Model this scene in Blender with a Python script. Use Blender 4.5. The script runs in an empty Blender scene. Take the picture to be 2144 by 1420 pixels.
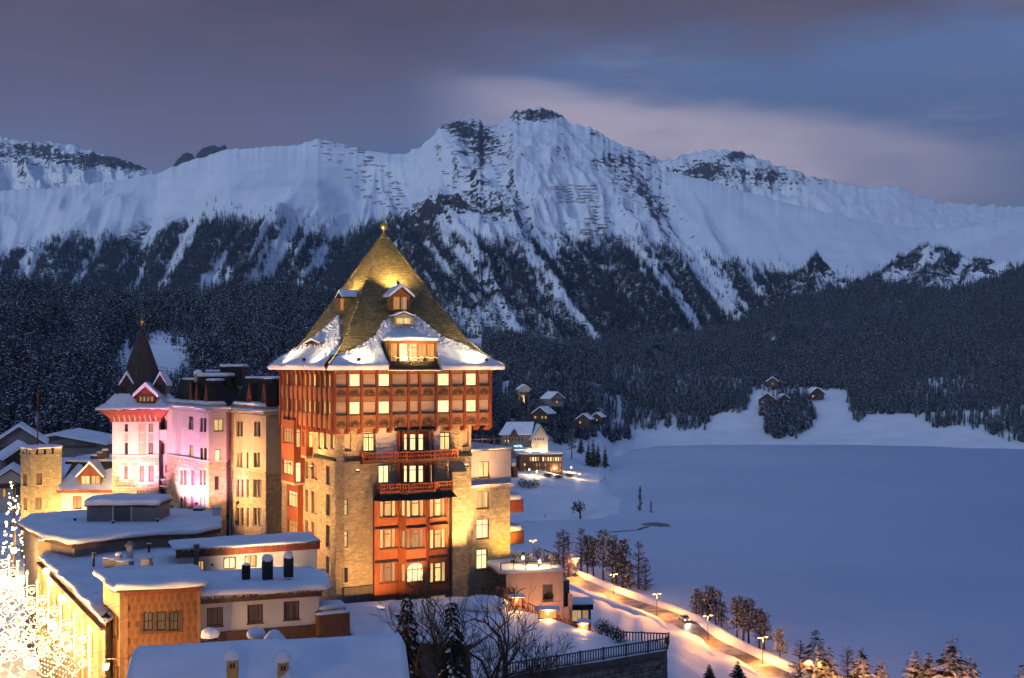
import bpy, bmesh, math, random
import numpy as np
from mathutils import Vector, Matrix

R = math.radians
sc = bpy.context.scene
col = sc.collection

# ------------------------------------------------------------------ camera
CAM_Z = 70.0                      # metres above the frozen lake
F, CX, HY = 2400.0, 1072.0, 765.0  # focal length, centre and horizon of the photograph, in its pixels
cam_data = bpy.data.cameras.new('camera')
cam = bpy.data.objects.new('camera', cam_data); col.objects.link(cam)
cam.location = (0, 0, CAM_Z); cam.rotation_euler = (R(90), 0, 0)
cam_data.sensor_fit = 'HORIZONTAL'; cam_data.sensor_width = 36.0
cam_data.lens = 36.0 * F / 2144.0
cam_data.shift_y = (HY - 710.0) / 2144.0
cam_data.clip_start = 0.5; cam_data.clip_end = 40000.0
sc.camera = cam
sc.render.engine = 'CYCLES'
sc.cycles.use_denoising = True
sc.cycles.use_adaptive_sampling = True
sc.cycles.adaptive_threshold = 0.035
sc.cycles.adaptive_min_samples = 16
sc.cycles.max_bounces = 4
sc.cycles.diffuse_bounces = 2
sc.cycles.volume_bounces = 0
sc.cycles.glossy_bounces = 2
sc.cycles.transparent_max_bounces = 6
sc.cycles.sample_clamp_indirect = 4.0
sc.cycles.use_light_tree = True
sc.view_settings.view_transform = 'Standard'
sc.view_settings.look = 'None'
sc.view_settings.exposure = 0.0
sc.view_settings.gamma = 1.0
sc.view_settings.use_curve_mapping = False

# ------------------------------------------------------------------ dusk sky
SUN_EL, SUN_AZ = R(13.0), R(205.0)   # light comes from behind the camera, a little from the left
world = bpy.data.worlds.new('World'); sc.world = world; world.use_nodes = True
wn, wl = world.node_tree.nodes, world.node_tree.links
wn.clear()

def wnode(t, **kw):
    n = wn.new(t)
    for k, v in kw.items():
        setattr(n, k, v)
    return n

def wmath(op, a, b=None, c=None, clamp=False):
    n = wnode('ShaderNodeMath', operation=op, use_clamp=clamp)
    for i, v in enumerate((a, b, c)):
        if v is None: continue
        if isinstance(v, (int, float)): n.inputs[i].default_value = v
        else: wl.new(v, n.inputs[i])
    return n.outputs[0]

def wmix(f, a, b):
    n = wnode('ShaderNodeMix', data_type='RGBA')
    for i, v in ((0, f), (6, a), (7, b)):
        if isinstance(v, (int, float)): n.inputs[i].default_value = v
        elif isinstance(v, tuple): n.inputs[i].default_value = (*v, 1)
        else: wl.new(v, n.inputs[i])
    return n.outputs[2]

def wsmooth(v, a, b):
    n = wnode('ShaderNodeMapRange', interpolation_type='SMOOTHSTEP')
    wl.new(v, n.inputs[0]); n.inputs[1].default_value = a; n.inputs[2].default_value = b
    return n.outputs[0]

tc = wnode('ShaderNodeTexCoord')
sep = wnode('ShaderNodeSeparateXYZ'); wl.new(tc.outputs['Generated'], sep.inputs[0])
dx, dy, dz = sep.outputs
sky = wnode('ShaderNodeTexSky', sky_type='NISHITA', sun_disc=False)
sky.sun_elevation = R(1.5); sky.sun_rotation = SUN_AZ; sky.altitude = 1800; sky.ozone_density = 4.0; sky.dust_density = 0.6
skyc = wnode('ShaderNodeVectorMath', operation='SCALE'); wl.new(sky.outputs[0], skyc.inputs[0]); skyc.inputs[3].default_value = 0.10

def wnoise(sx, sz, scale, detail=5, rough=.55, off=0.0):
    m = wnode('ShaderNodeMapping'); wl.new(tc.outputs['Generated'], m.inputs[0])
    m.inputs['Scale'].default_value = (sx, 1.0, sz); m.inputs['Location'].default_value = (off, off * .7, off * .3)
    n = wnode('ShaderNodeTexNoise'); wl.new(m.outputs[0], n.inputs[0])
    n.inputs['Scale'].default_value = scale; n.inputs['Detail'].default_value = detail; n.inputs['Roughness'].default_value = rough
    return n.outputs[0]

big = wnoise(1.0, 3.2, 2.1, 4, .5, 3.1)
fine = wnoise(1.3, 5.0, 5.0, 7, .58, 9.7)
# cloud deck: a mauve bank over the ridges, heaviest towards the west, thinning to open dusk blue higher up
wob = wmath('MULTIPLY_ADD', big, 0.22, wmath('MULTIPLY', fine, 0.09))          # about .15
bank = wmath('ADD', dz, wob)
west = wmath('MULTIPLY', dx, -0.50)
deckm = wsmooth(wmath('ADD', bank, west), 0.345, 0.47)
topm = wsmooth(wmath('ADD', dz, wmath('MULTIPLY', wmath('SUBTRACT', wob, .15), .9)), 0.236, 0.300)
deckm = wmath('MAXIMUM', deckm, topm)
deckm = wmath('MULTIPLY', deckm, wsmooth(bank, 0.95, 0.60))
blue = wmix(wsmooth(dz, 0.05, 0.60), (0.118, 0.152, 0.280), (0.150, 0.280, 0.630))
clear = wmix(0.85, skyc.outputs[0], blue)
mauve = wmix(wsmooth(wmath('ADD', dz, wmath('MULTIPLY', fine, .08)), 0.17, 0.35), (0.165, 0.180, 0.330), (0.082, 0.062, 0.092))
mauve = wmix(wmath('MULTIPLY', wsmooth(fine, .35, .75), 0.35), mauve, (0.19, 0.16, 0.235))
base = wmix(wmath('MULTIPLY', deckm, 0.92), clear, mauve)
# long pale lenticular cloud trailing over the peaks
band = wmath('ADD', dz, wmath('MULTIPLY', dx, 0.145))
band = wmath('ADD', band, wmath('MULTIPLY', wmath('SUBTRACT', fine, 0.5), 0.055))
up = wsmooth(band, 0.252, 0.222); lo = wsmooth(band, 0.130, 0.215)
ends = wmath('MULTIPLY', wsmooth(dx, -0.10, 0.05), wsmooth(dx, 0.46, 0.22))
bm_ = wmath('MULTIPLY', wmath('MULTIPLY', up, lo), ends)
puff = wsmooth(wmath('ADD', wmath('MULTIPLY', fine, 0.8), wmath('MULTIPLY', big, 0.35)), 0.35, 0.62)
bm_ = wmath('MULTIPLY', bm_, wmath('MULTIPLY_ADD', puff, 0.45, 0.62))
wisp = wmath('MULTIPLY', wmath('MULTIPLY', wsmooth(wnoise(1.0, 7.0, 3.4, 8, .62, 21.3), .50, .72), wsmooth(dz, .34, .20)), wsmooth(dx, -.1, .12))
base = wmix(wmath('MULTIPLY', wisp, .65), base, (0.30, 0.28, 0.40))
out = wmix(wmath('MULTIPLY', bm_, 0.85), base, (0.52, 0.45, 0.56))
bg = wnode('ShaderNodeBackground'); wl.new(out, bg.inputs[0]); bg.inputs[1].default_value = 1.0
wo = wnode('ShaderNodeOutputWorld'); wl.new(bg.outputs[0], wo.inputs[0])

# ------------------------------------------------------------------ last light
sun_data = bpy.data.lights.new('sun', 'SUN'); sun = bpy.data.objects.new('sun', sun_data); col.objects.link(sun)
sun_data.energy = 1.5; sun_data.angle = R(14.0); sun_data.color = (0.71, 0.85, 1.0)
sun_dir = Vector((math.sin(SUN_AZ) * math.cos(SUN_EL), math.cos(SUN_AZ) * math.cos(SUN_EL), math.sin(SUN_EL)))
sun.rotation_euler = sun_dir.to_track_quat('Z', 'Y').to_euler(); sun.location = (0, -300, 400)

# ------------------------------------------------------------------ helpers
rng = random.Random(7)

def P(px, py, D):
    """point seen at pixel (px, py) of the photograph, D metres in front of the camera"""
    return Vector(((px - CX) / F * D, D, CAM_Z + (HY - py) / F * D))

def tag(o, label=None, cat=None, group=None, kind=None):
    if label: o['label'] = label
    if cat: o['category'] = cat
    if group: o['group'] = group
    if kind: o['kind'] = kind
    return o

def empty(name, loc, rz=0.0):
    o = bpy.data.objects.new(name, None); col.objects.link(o)
    o.location = loc; o.rotation_euler = (0, 0, rz); o.empty_display_size = .5
    return o

def link(name, me, mat=None, parent=None, loc=None, rz=None):
    o = bpy.data.objects.new(name, me); col.objects.link(o)
    if mat is not None and not me.materials: me.materials.append(mat)
    if parent is not None: o.parent = parent
    if loc is not None: o.location = loc
    if rz is not None: o.rotation_euler = (0, 0, rz)
    return o

def copy_tree(o, parent=None):
    c = o.copy(); col.objects.link(c); c.parent = parent
    for ch in o.children: copy_tree(ch, c)
    return c

class MB:
    """collects faces for one mesh"""
    def __init__(s): s.v = []; s.f = []
    def add(s, vs, fs):
        n = len(s.v); s.v += [tuple(p) for p in vs]; s.f += [tuple(i + n for i in f) for f in fs]
        return s
    def box(s, x0, x1, y0, y1, z0, z1):
        return s.add([(x0, y0, z0), (x1, y0, z0), (x1, y1, z0), (x0, y1, z0), (x0, y0, z1), (x1, y0, z1), (x1, y1, z1), (x0, y1, z1)],
                     [(3, 2, 1, 0), (4, 5, 6, 7), (0, 1, 5, 4), (1, 2, 6, 5), (2, 3, 7, 6), (3, 0, 4, 7)])
    def prism(s, pts, z0, z1, top=None):
        """upright prism over a ground outline; top = other outline for a taper"""
        n = len(pts); t = top or pts
        a = [(p[0], p[1], z0) for p in pts] + [(p[0], p[1], z1) for p in t]
        return s.add(a, [tuple(range(n))[::-1], tuple(range(n, 2 * n))] + [(i, (i + 1) % n, n + (i + 1) % n, n + i) for i in range(n)])
    def tube(s, path, r, n=6, cap=True):
        path = [Vector(p) for p in path]; rs = r if isinstance(r, (list, tuple)) else [r] * len(path)
        prev = None; rings = []
        for i, p in enumerate(path):
            d = (path[min(i + 1, len(path) - 1)] - path[max(i - 1, 0)])
            if d.length < 1e-9: d = Vector((0, 0, 1))
            d.normalize()
            if prev is None: a = d.orthogonal().normalized()
            else:
                a = prev - d * prev.dot(d)
                a = a.normalized() if a.length > 1e-6 else d.orthogonal().normalized()
            prev = a; b = d.cross(a)
            rings.append([p + (a * math.cos(2 * math.pi * k / n) + b * math.sin(2 * math.pi * k / n)) * rs[i] for k in range(n)])
        vs = [q for ring in rings for q in ring]; fs = []
        for i in range(len(rings) - 1):
            for k in range(n):
                fs.append((i * n + k, i * n + (k + 1) % n, (i + 1) * n + (k + 1) % n, (i + 1) * n + k))
        if cap and n > 2: fs += [tuple(range(n))[::-1], tuple((len(rings) - 1) * n + k for k in range(n))]
        return s.add(vs, fs)
    def lathe(s, prof, cx=0, cy=0, cz=0, n=12):
        vs = []; fs = []
        for (r, z) in prof:
            for k in range(n):
                a = 2 * math.pi * k / n; vs.append((cx + r * math.cos(a), cy + r * math.sin(a), cz + z))
        for i in range(len(prof) - 1):
            for k in range(n):
                fs.append((i * n + k, i * n + (k + 1) % n, (i + 1) * n + (k + 1) % n, (i + 1) * n + k))
        fs += [tuple(range(n))[::-1], tuple((len(prof) - 1) * n + k for k in range(n))]
        return s.add(vs, fs)
    def blob(s, c, rx, ry, rz, n=8, m=5, jit=0.0, flat=-1.0):
        """rounded lump; flat clips the underside"""
        vs = []; fs = []
        for i in range(m + 1):
            t = math.pi * i / m
            for k in range(n):
                a = 2 * math.pi * k / n; j = 1 + rng.uniform(-jit, jit)
                vs.append((c[0] + rx * math.sin(t) * math.cos(a) * j, c[1] + ry * math.sin(t) * math.sin(a) * j, c[2] + rz * max(flat, math.cos(t)) * j))
        for i in range(m):
            for k in range(n):
                fs.append((i * n + k, (i + 1) * n + k, (i + 1) * n + (k + 1) % n, i * n + (k + 1) % n))
        return s.add(vs, fs)
    def xf(s, M):
        s.v = [tuple(M @ Vector(p)) for p in s.v]; return s
    def mesh(s, name, mat=None, smooth=False):
        me = bpy.data.meshes.new(name); me.from_pydata(s.v, [], s.f)
        if smooth: me.shade_smooth()
        if mat is not None: me.materials.append(mat)
        me.update(); return me
    def build(s, name, mat, parent=None, smooth=False, **kw):
        return link(name, s.mesh(name, mat, smooth), None, parent, **kw)

# ---- numpy noise
def _h(ix, iy, seed):
    n = (ix.astype(np.int64) * 374761393 + iy.astype(np.int64) * 668265263 + seed * 982451653) & 0xffffffff
    n = ((n ^ (n >> 13)) * 1274126177) & 0xffffffff
    n = n ^ (n >> 16)
    return (n & 0xffff) / 65535.0

def vnoise(x, y, seed=0):
    x = np.asarray(x, float); y = np.asarray(y, float)
    ix = np.floor(x); iy = np.floor(y); fx = x - ix; fy = y - iy
    fx = fx * fx * (3 - 2 * fx); fy = fy * fy * (3 - 2 * fy)
    a = _h(ix, iy, seed); b = _h(ix + 1, iy, seed); c = _h(ix, iy + 1, seed); d = _h(ix + 1, iy + 1, seed)
    return (a * (1 - fx) + b * fx) * (1 - fy) + (c * (1 - fx) + d * fx) * fy

def fbm(x, y, seed=0, oct=4, gain=.5):
    v = 0; a = 1; t = 0
    for o in range(oct):
        v = v + a * vnoise(x * 2 ** o + 17.3 * o, y * 2 ** o + 5.1 * o, seed + o); t += a; a *= gain
    return v / t

def ridged(x, y, seed=0, oct=4):
    v = 0; a = 1; t = 0
    for o in range(oct):
        v = v + a * (1 - np.abs(2 * vnoise(x * 2 ** o + 3.7 * o, y * 2 ** o + 9.2 * o, seed + o) - 1)); t += a; a *= .5
    return v / t

def sstep(x, a, b):
    t = np.clip((x - a) / (b - a), 0, 1); return t * t * (3 - 2 * t)

def grid_mesh(name, X, Y, Z, mat, smooth=True, attrs=None):
    n, m = X.shape
    co = np.stack([X, Y, Z], -1).reshape(-1, 3).astype(np.float32)
    i = np.arange(n * m).reshape(n, m)
    q = np.stack([i[:-1, :-1], i[1:, :-1], i[1:, 1:], i[:-1, 1:]], -1).reshape(-1, 4)
    me = bpy.data.meshes.new(name)
    me.vertices.add(len(co)); me.vertices.foreach_set('co', co.ravel())
    me.loops.add(q.size); me.loops.foreach_set('vertex_index', q.ravel().astype(np.int32))
    me.polygons.add(len(q)); me.polygons.foreach_set('loop_start', np.arange(0, q.size, 4, dtype=np.int32))
    me.update(calc_edges=True); me.validate()
    for k, v in (attrs or {}).items():
        a = me.attributes.new(k, 'FLOAT', 'POINT'); a.data.foreach_set('value', v.reshape(-1).astype(np.float32))
    if smooth: me.shade_smooth()
    me.materials.append(mat); return me

# ------------------------------------------------------------------ materials
def new_mat(name):
    m = bpy.data.materials.new(name); m.use_nodes = True
    nt = m.node_tree; b = nt.nodes['Principled BSDF']
    return m, nt.nodes, nt.links, b

def mixn(nd, lk, f, a, b, blend='MIX'):
    n = nd.new('ShaderNodeMix'); n.data_type = 'RGBA'; n.blend_type = blend
    for i, v in ((0, f), (6, a), (7, b)):
        if isinstance(v, (int, float)): n.inputs[i].default_value = v
        elif isinstance(v, tuple): n.inputs[i].default_value = (*v, 1) if len(v) == 3 else v
        else: lk.new(v, n.inputs[i])
    return n.outputs[2]

def ramp(nd, lk, v, a, b):
    n = nd.new('ShaderNodeMapRange'); n.interpolation_type = 'SMOOTHSTEP'
    lk.new(v, n.inputs[0]); n.inputs[1].default_value = a; n.inputs[2].default_value = b
    return n.outputs[0]

def noise(nd, lk, scale, detail=4, rough=.5, coord='Object', stretch=None):
    tc = nd.new('ShaderNodeTexCoord'); s = tc.outputs[coord]
    if stretch:
        m = nd.new('ShaderNodeMapping'); m.inputs['Scale'].default_value = stretch; lk.new(s, m.inputs[0]); s = m.outputs[0]
    n = nd.new('ShaderNodeTexNoise'); n.inputs['Scale'].default_value = scale; n.inputs['Detail'].default_value = detail
    n.inputs['Roughness'].default_value = rough; lk.new(s, n.inputs[0]); return n.outputs[0]

def bump(nd, lk, h, b, strength=.3, dist=.05):
    n = nd.new('ShaderNodeBump'); n.inputs['Strength'].default_value = strength; n.inputs['Distance'].default_value = dist
    lk.new(h, n.inputs['Height']); lk.new(n.outputs[0], b.inputs['Normal'])

def plain(name, c, c2=None, rough=.8, scale=2.0, metal=0.0, bs=0.0, bscale=None, stretch=None, island=0.0, bd=.03):
    m, nd, lk, b = new_mat(name)
    b.inputs['Roughness'].default_value = rough; b.inputs['Metallic'].default_value = metal
    b.inputs['Specular IOR Level'].default_value = .3
    c2 = c2 or tuple(min(1, x * .72) for x in c)
    f = noise(nd, lk, scale, 6, .6, stretch=stretch)
    f2 = ramp(nd, lk, f, .36, .66)
    cc = mixn(nd, lk, f2, c, c2)
    if island:
        g = nd.new('ShaderNodeNewGeometry')
        r = nd.new('ShaderNodeMapRange'); lk.new(g.outputs['Random Per Island'], r.inputs[0])
        r.inputs[3].default_value = 1 - island; r.inputs[4].default_value = 1 + island
        v = nd.new('ShaderNodeVectorMath'); v.operation = 'SCALE'; lk.new(cc, v.inputs[0]); lk.new(r.outputs[0], v.inputs[3]); cc = v.outputs[0]
    lk.new(cc, b.inputs['Base Color'])
    if bs:
        h = noise(nd, lk, bscale or scale * 6, 5, .6, stretch=stretch); bump(nd, lk, h, b, bs, bd)
    return m

def emit(name, c, s, c2=None, scale=3.0, stretch=(3, 3, .15), lo=.55, vary=.35, gloss=True):
    """lit curtain or shade behind a pane; each object differs a little"""
    m, nd, lk, b = new_mat(name)
    f = noise(nd, lk, scale, 3, .5, stretch=stretch)
    oi = nd.new('ShaderNodeObjectInfo')
    cc = mixn(nd, lk, ramp(nd, lk, f, .35, .65), c, c2 or tuple(x * lo for x in c))
    r = nd.new('ShaderNodeMapRange'); lk.new(oi.outputs['Random'], r.inputs[0])
    r.inputs[3].default_value = s * (1 - vary); r.inputs[4].default_value = s * (1 + vary * .4)
    b.inputs['Base Color'].default_value = (.05, .04, .03, 1); b.inputs['Roughness'].default_value = .15 if gloss else .6
    lk.new(cc, b.inputs['Emission Color']); lk.new(r.outputs[0], b.inputs['Emission Strength'])
    return m

M = {}
# snow
def snow_mat(name, c=(.82, .83, .86), c2=(.70, .72, .78), scale=.35, bs=.25):
    m, nd, lk, b = new_mat(name)
    f = noise(nd, lk, scale, 5, .55)
    lk.new(mixn(nd, lk, ramp(nd, lk, f, .3, .72), c2, c), b.inputs['Base Color'])
    b.inputs['Roughness'].default_value = .62; b.inputs['Specular IOR Level'].default_value = .25
    h = nd.new('ShaderNodeMath'); h.operation = 'ADD'
    h1 = noise(nd, lk, .9, 3, .5); h2 = noise(nd, lk, 7.0, 4, .6)
    k = nd.new('ShaderNodeMath'); k.operation = 'MULTIPLY'; lk.new(h2, k.inputs[0]); k.inputs[1].default_value = .18
    lk.new(h1, h.inputs[0]); lk.new(k.outputs[0], h.inputs[1]); bump(nd, lk, h.outputs[0], b, bs, .35)
    return m
M['snow'] = snow_mat('snow', bs=.45)
M['snow_clump'] = snow_mat('snow_clump', scale=1.5, bs=.5)
M['stone'] = plain('stone_blocks', (.43, .335, .215), (.32, .24, .15), .9, 1.2, bs=.5, bscale=9, island=.24)
M['stone_grey'] = plain('stone_grey', (.20, .17, .14), (.12, .10, .085), .9, 1.2, bs=.5, bscale=9, island=.4)
M['mortar'] = plain('mortar', (.36, .29, .20), (.28, .22, .15), .95, 2.5, bs=.3)
M['mortar_grey'] = plain('mortar_grey', (.15, .13, .11), (.10, .085, .07), .95, 2.5, bs=.3)
M['plaster_white'] = plain('plaster_white', (.66, .60, .55), (.58, .52, .47), .9, .5, bs=.08, bscale=12)
M['plaster_pink'] = plain('plaster_pink', (.60, .50, .44), (.50, .41, .36), .9, .45, bs=.08, bscale=12)
M['plaster_ochre'] = plain('plaster_ochre', (.56, .44, .27), (.47, .36, .21), .9, .45, bs=.08, bscale=12)
M['plaster_salmon'] = plain('plaster_salmon', (.52, .34, .25), (.45, .28, .20), .9, .45, bs=.08, bscale=12)
M['plaster_grey'] = plain('plaster_grey', (.24, .21, .20), (.19, .165, .155), .9, .6, bs=.08, bscale=12)
M['red_wood'] = plain('red_wood', (.26, .062, .030), (.18, .042, .02), .6, 3, bs=.15, bscale=10, stretch=(1, 1, .3))
M['orange_wood'] = plain('orange_wood', (.34, .098, .036), (.26, .07, .026), .6, 3, bs=.15, bscale=10, stretch=(1, 1, .3))
M['tan_wood'] = plain('tan_wood', (.33, .165, .075), (.26, .12, .055), .7, 3, bs=.15, bscale=12)
M['brown_wood'] = plain('brown_wood', (.13, .065, .038), (.085, .042, .026), .75, 3, bs=.2, bscale=12)
M['shingle'] = plain('wood_shingle', (.27, .115, .045), (.17, .07, .028), .75, 4, bs=.3, bscale=14, stretch=(1, 1, .25), island=.3)
M['blind'] = plain('roller_blind', (.48, .34, .25), (.40, .28, .20), .8, 1.2, bs=.2, bscale=14, stretch=(.1, .1, 1))
M['shutter'] = plain('shutter', (.36, .26, .18), (.28, .19, .13), .7, 4, stretch=(4, 4, .2))
M['tile'] = plain('roof_tile', (.25, .195, .085), (.13, .10, .048), .55, 2.2, bs=.5, bscale=8, stretch=(2, 2, 1), island=.25)
M['slate'] = plain('slate', (.026, .028, .027), (.016, .017, .017), .85, 3, bs=.3)
M['brown_roof'] = plain('brown_roof', (.060, .048, .042), (.042, .034, .03), .7, 2, bs=.3)
M['iron'] = plain('iron', (.03, .028, .028), None, .5, 4)
M['gold'] = plain('gold', (.72, .46, .14), (.6, .36, .09), .3, 5, metal=.9)
M['lead'] = plain('lead', (.12, .12, .125), None, .5, 3, metal=.4)
M['concrete'] = plain('concrete', (.30, .28, .26), (.22, .2, .19), .9, 1.5, bs=.2)
M['asphalt'] = plain('asphalt', (.085, .075, .07), (.16, .145, .135), .8, .35, bs=.3, bscale=5)
M['lit'] = emit('lit_window', (1.0, .80, .33), 1.2, (.85, .46, .13), vary=.45)
M['lit_bright'] = emit('lit_window_bright', (1.0, .90, .50), 1.4, (1.0, .78, .33), vary=.2)
M['lit_soft'] = emit('lit_window_soft', (.80, .52, .25), .62, (.42, .25, .12))
M['lit_amber'] = emit('lit_window_amber', (1.0, .52, .13), .85, (.7, .30, .07))
m, nd, lk, b = new_mat('dark_glass'); b.inputs['Base Color'].default_value = (.025, .023, .026, 1); b.inputs['Roughness'].default_value = .08
M['dark'] = m
M['curtain'] = plain('dusk_curtain', (.17, .14, .13), (.075, .06, .055), .5, 2.5, stretch=(6, 6, .2))
M['bulb'] = emit('bulb', (1.0, .76, .40), 9.0, vary=.1, gloss=False)
M['bulb_soft'] = emit('bulb_soft', (1.0, .70, .32), 4.5, vary=.2, gloss=False)
M['lamp_glow'] = emit('lamp_glow', (1.0, .66, .30), 14.0, vary=.05, gloss=False)
M['sign_blue'] = emit('sign_blue', (.45, .75, 1.0), 3.2, (.5, .8, 1.0), vary=.1, gloss=False)
M['cloth_red'] = plain('cloth_red', (.45, .03, .025)); M['cloth_dark'] = plain('cloth_dark', (.03, .03, .04))
M['cloth_tan'] = plain('cloth_tan', (.35, .24, .14)); M['skin'] = plain('skin', (.5, .3, .22))

# ================================================================== LAND
# ---- ground sheet: for columns of sight (px) a list of (distance, height above lake)
COLS = {
 -900: [(8, 48), (60, 42), (150, 44), (250, 46), (330, 48), (450, 60), (700, 90), (1000, 120), (1300, 130)],
 -300: [(8, 48), (60, 41), (120, 41), (170, 43), (250, 44), (330, 46), (450, 58), (700, 90), (1000, 120), (1300, 130)],
 0: [(8, 48), (60, 41), (120, 41), (170, 43), (250, 43), (330, 44), (450, 56), (700, 92), (1000, 118), (1300, 125)],
 300: [(8, 48), (60, 41), (120, 42), (170, 43), (250, 43), (330, 42), (450, 52), (700, 88), (1000, 115), (1300, 120)],
 600: [(8, 48), (60, 40), (100, 42), (130, 44), (180, 43), (250, 35), (330, 30), (450, 40), (700, 80), (1000, 110), (1300, 115)],
 900: [(8, 48), (60, 38), (95, 39), (130, 44), (180, 38), (250, 20), (330, 12), (450, 14), (600, 30), (800, 60), (1000, 85), (1300, 100)],
 1060: [(8, 48), (60, 36), (88, 36), (130, 43), (160, 36), (250, 17), (330, 6), (380, 0.5), (395, -2), (500, -2), (515, .8), (560, 3), (600, 5), (676, 8), (760, 16), (900, 38), (1100, 78), (1300, 100)],
 1130: [(8, 46), (60, 34), (85, 34), (125, 42), (150, 37), (250, 17), (330, 5.5), (365, 3.6), (385, .5), (395, -2), (505, -2), (522, .8), (560, 2.5), (600, 4.5), (676, 8), (760, 14), (900, 34), (1100, 72), (1300, 95)],
 1190: [(8, 46), (60, 33), (85, 33), (125, 39), (150, 35.5), (250, 16), (330, 5), (358, 3.6), (374, .5), (384, -2), (505, -2), (524, .8), (570, 2), (640, 4), (720, 6), (800, 9), (900, 22), (1050, 48), (1300, 85)],
 1250: [(8, 46), (60, 32), (85, 32), (125, 37), (150, 34), (250, 15), (320, 4.6), (345, 3.6), (358, .5), (368, -2), (508, -2), (528, .7), (570, 1.6), (650, 2.2), (800, 4), (880, 9), (980, 24), (1100, 48), (1300, 80)],
 1290: [(8, 46), (60, 31), (85, 31), (125, 36), (150, 33), (250, 14), (310, 4.6), (332, 3.6), (346, .5), (356, -2), (520, -2), (540, .1), (600, .4), (640, -1.5), (860, -1.5), (905, 1.0), (960, 4), (1030, 17), (1120, 40), (1300, 78)],
 1330: [(8, 46), (60, 30), (90, 31), (125, 35), (150, 31), (240, 13), (300, 4.6), (320, 3.6), (334, .5), (344, -2), (930, -2), (965, .6), (1010, 4), (1070, 13), (1140, 30), (1300, 70)],
 1400: [(8, 46), (60, 29), (95, 31), (120, 33), (150, 29), (230, 12.5), (284, 4.8), (303, 3.6), (316, .5), (326, -2), (985, -2), (1003, .8), (1030, 2.5), (1080, 9), (1150, 27), (1300, 62)],
 1500: [(8, 46), (60, 28), (95, 29), (120, 29), (150, 25), (220, 10.5), (262, 4.8), (280, 3.6), (292, .5), (302, -2), (1000, -2), (1016, .9), (1040, 3), (1090, 8), (1150, 22), (1300, 58)],
 1620: [(8, 46), (60, 27), (95, 27), (130, 24), (180, 15.5), (225, 8), (240, 4.8), (256, 3.4), (266, .5), (276, -2), (1000, -2), (1016, .9), (1040, 3), (1100, 9), (1180, 24), (1300, 48)],
 1740: [(8, 46), (60, 26), (95, 24), (130, 18), (180, 8), (215, 4.6), (232, 3), (244, .5), (256, -2), (1000, -2), (1016, .9), (1040, 3.5), (1120, 16), (1200, 30), (1260, 38), (1400, 60)],
 1900: [(8, 46), (60, 24), (95, 20), (130, 12), (180, 5), (215, 2), (228, .3), (238, -2), (985, -2), (1000, .9), (1025, 3.5), (1070, 11), (1150, 26), (1300, 55)],
 2080: [(8, 46), (60, 22), (95, 18), (130, 10), (180, 4), (205, 2), (216, .3), (226, -2), (955, -2), (970, .9), (990, 4), (1030, 10), (1100, 25), (1300, 60)],
 2300: [(8, 46), (60, 22), (95, 18), (130, 10), (180, 4), (205, 2), (216, .3), (226, -2), (900, -2), (915, .9), (935, 4), (980, 12), (1080, 30), (1300, 65)],
 3000: [(8, 46), (60, 22), (95, 18), (130, 10), (180, 4), (205, 2), (216, .3), (226, -2), (800, -2), (815, .9), (835, 4), (980, 30), (1300, 70)],
}
_ck = np.array(sorted(COLS)); 
def ground_z(px, D):
    px = np.asarray(px, float); D = np.asarray(D, float)
    px, D = np.broadcast_arrays(px, D); z = np.zeros(px.shape)
    prof = np.stack([np.interp(D.ravel(), *np.array(COLS[k]).T) for k in _ck])   # cols x N
    i = np.clip(np.searchsorted(_ck, px.ravel()) - 1, 0, len(_ck) - 2)
    t = np.clip((px.ravel() - _ck[i]) / (_ck[i + 1] - _ck[i]), 0, 1); t = t * t * (3 - 2 * t)
    j = np.arange(len(i))
    z = (prof[i, j] * (1 - t) + prof[i + 1, j] * t).reshape(px.shape)
    x = (px - CX) / F * D
    land = sstep(z, -1.0, 2.0)
    return z + land * (fbm(x / 14, D / 14, 3, 4) - .5) * np.clip(D / 350, .25, 1.3)

def gz(x, y):
    return float(ground_z(np.array([CX + x / y * F]), np.array([y]))[0])

M['ground'] = snow_mat('ground_snow', (.84, .85, .88), (.74, .76, .81), .05, .5)
pxs = np.concatenate([np.linspace(-900, -120, 40), np.linspace(-100, 1000, 111), np.linspace(1006, 1760, 190), np.linspace(1770, 2260, 60), np.linspace(2280, 3000, 30)])
Ds = np.concatenate([np.linspace(8, 100, 30), np.linspace(102, 400, 150), np.linspace(404, 700, 75), np.linspace(706, 1300, 100)])
PXG, DG = np.meshgrid(pxs, Ds, indexing='ij')
me = grid_mesh('ground', (PXG - CX) / F * DG, DG, ground_z(PXG, DG), M['ground'])
tag(link('ground', me), kind='structure')

# the village slope that rises behind the viewer and keeps the low light off the valley floor
ys = np.linspace(8, -900, 60); xs = np.linspace(-1400, 1400, 90)
XG, YG = np.meshgrid(xs, ys, indexing='ij')
t = np.clip((8 - YG) / 560, 0, 1)
ZG = 47 + 235 * t ** 1.1 + fbm(XG / 120, YG / 120, 5) * 40 * t - np.abs(XG) / 1400 * 60 * (1 - t) - .6
tag(link('village_slope', grid_mesh('village_slope', XG, YG, ZG, M['ground'])), kind='structure')

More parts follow.
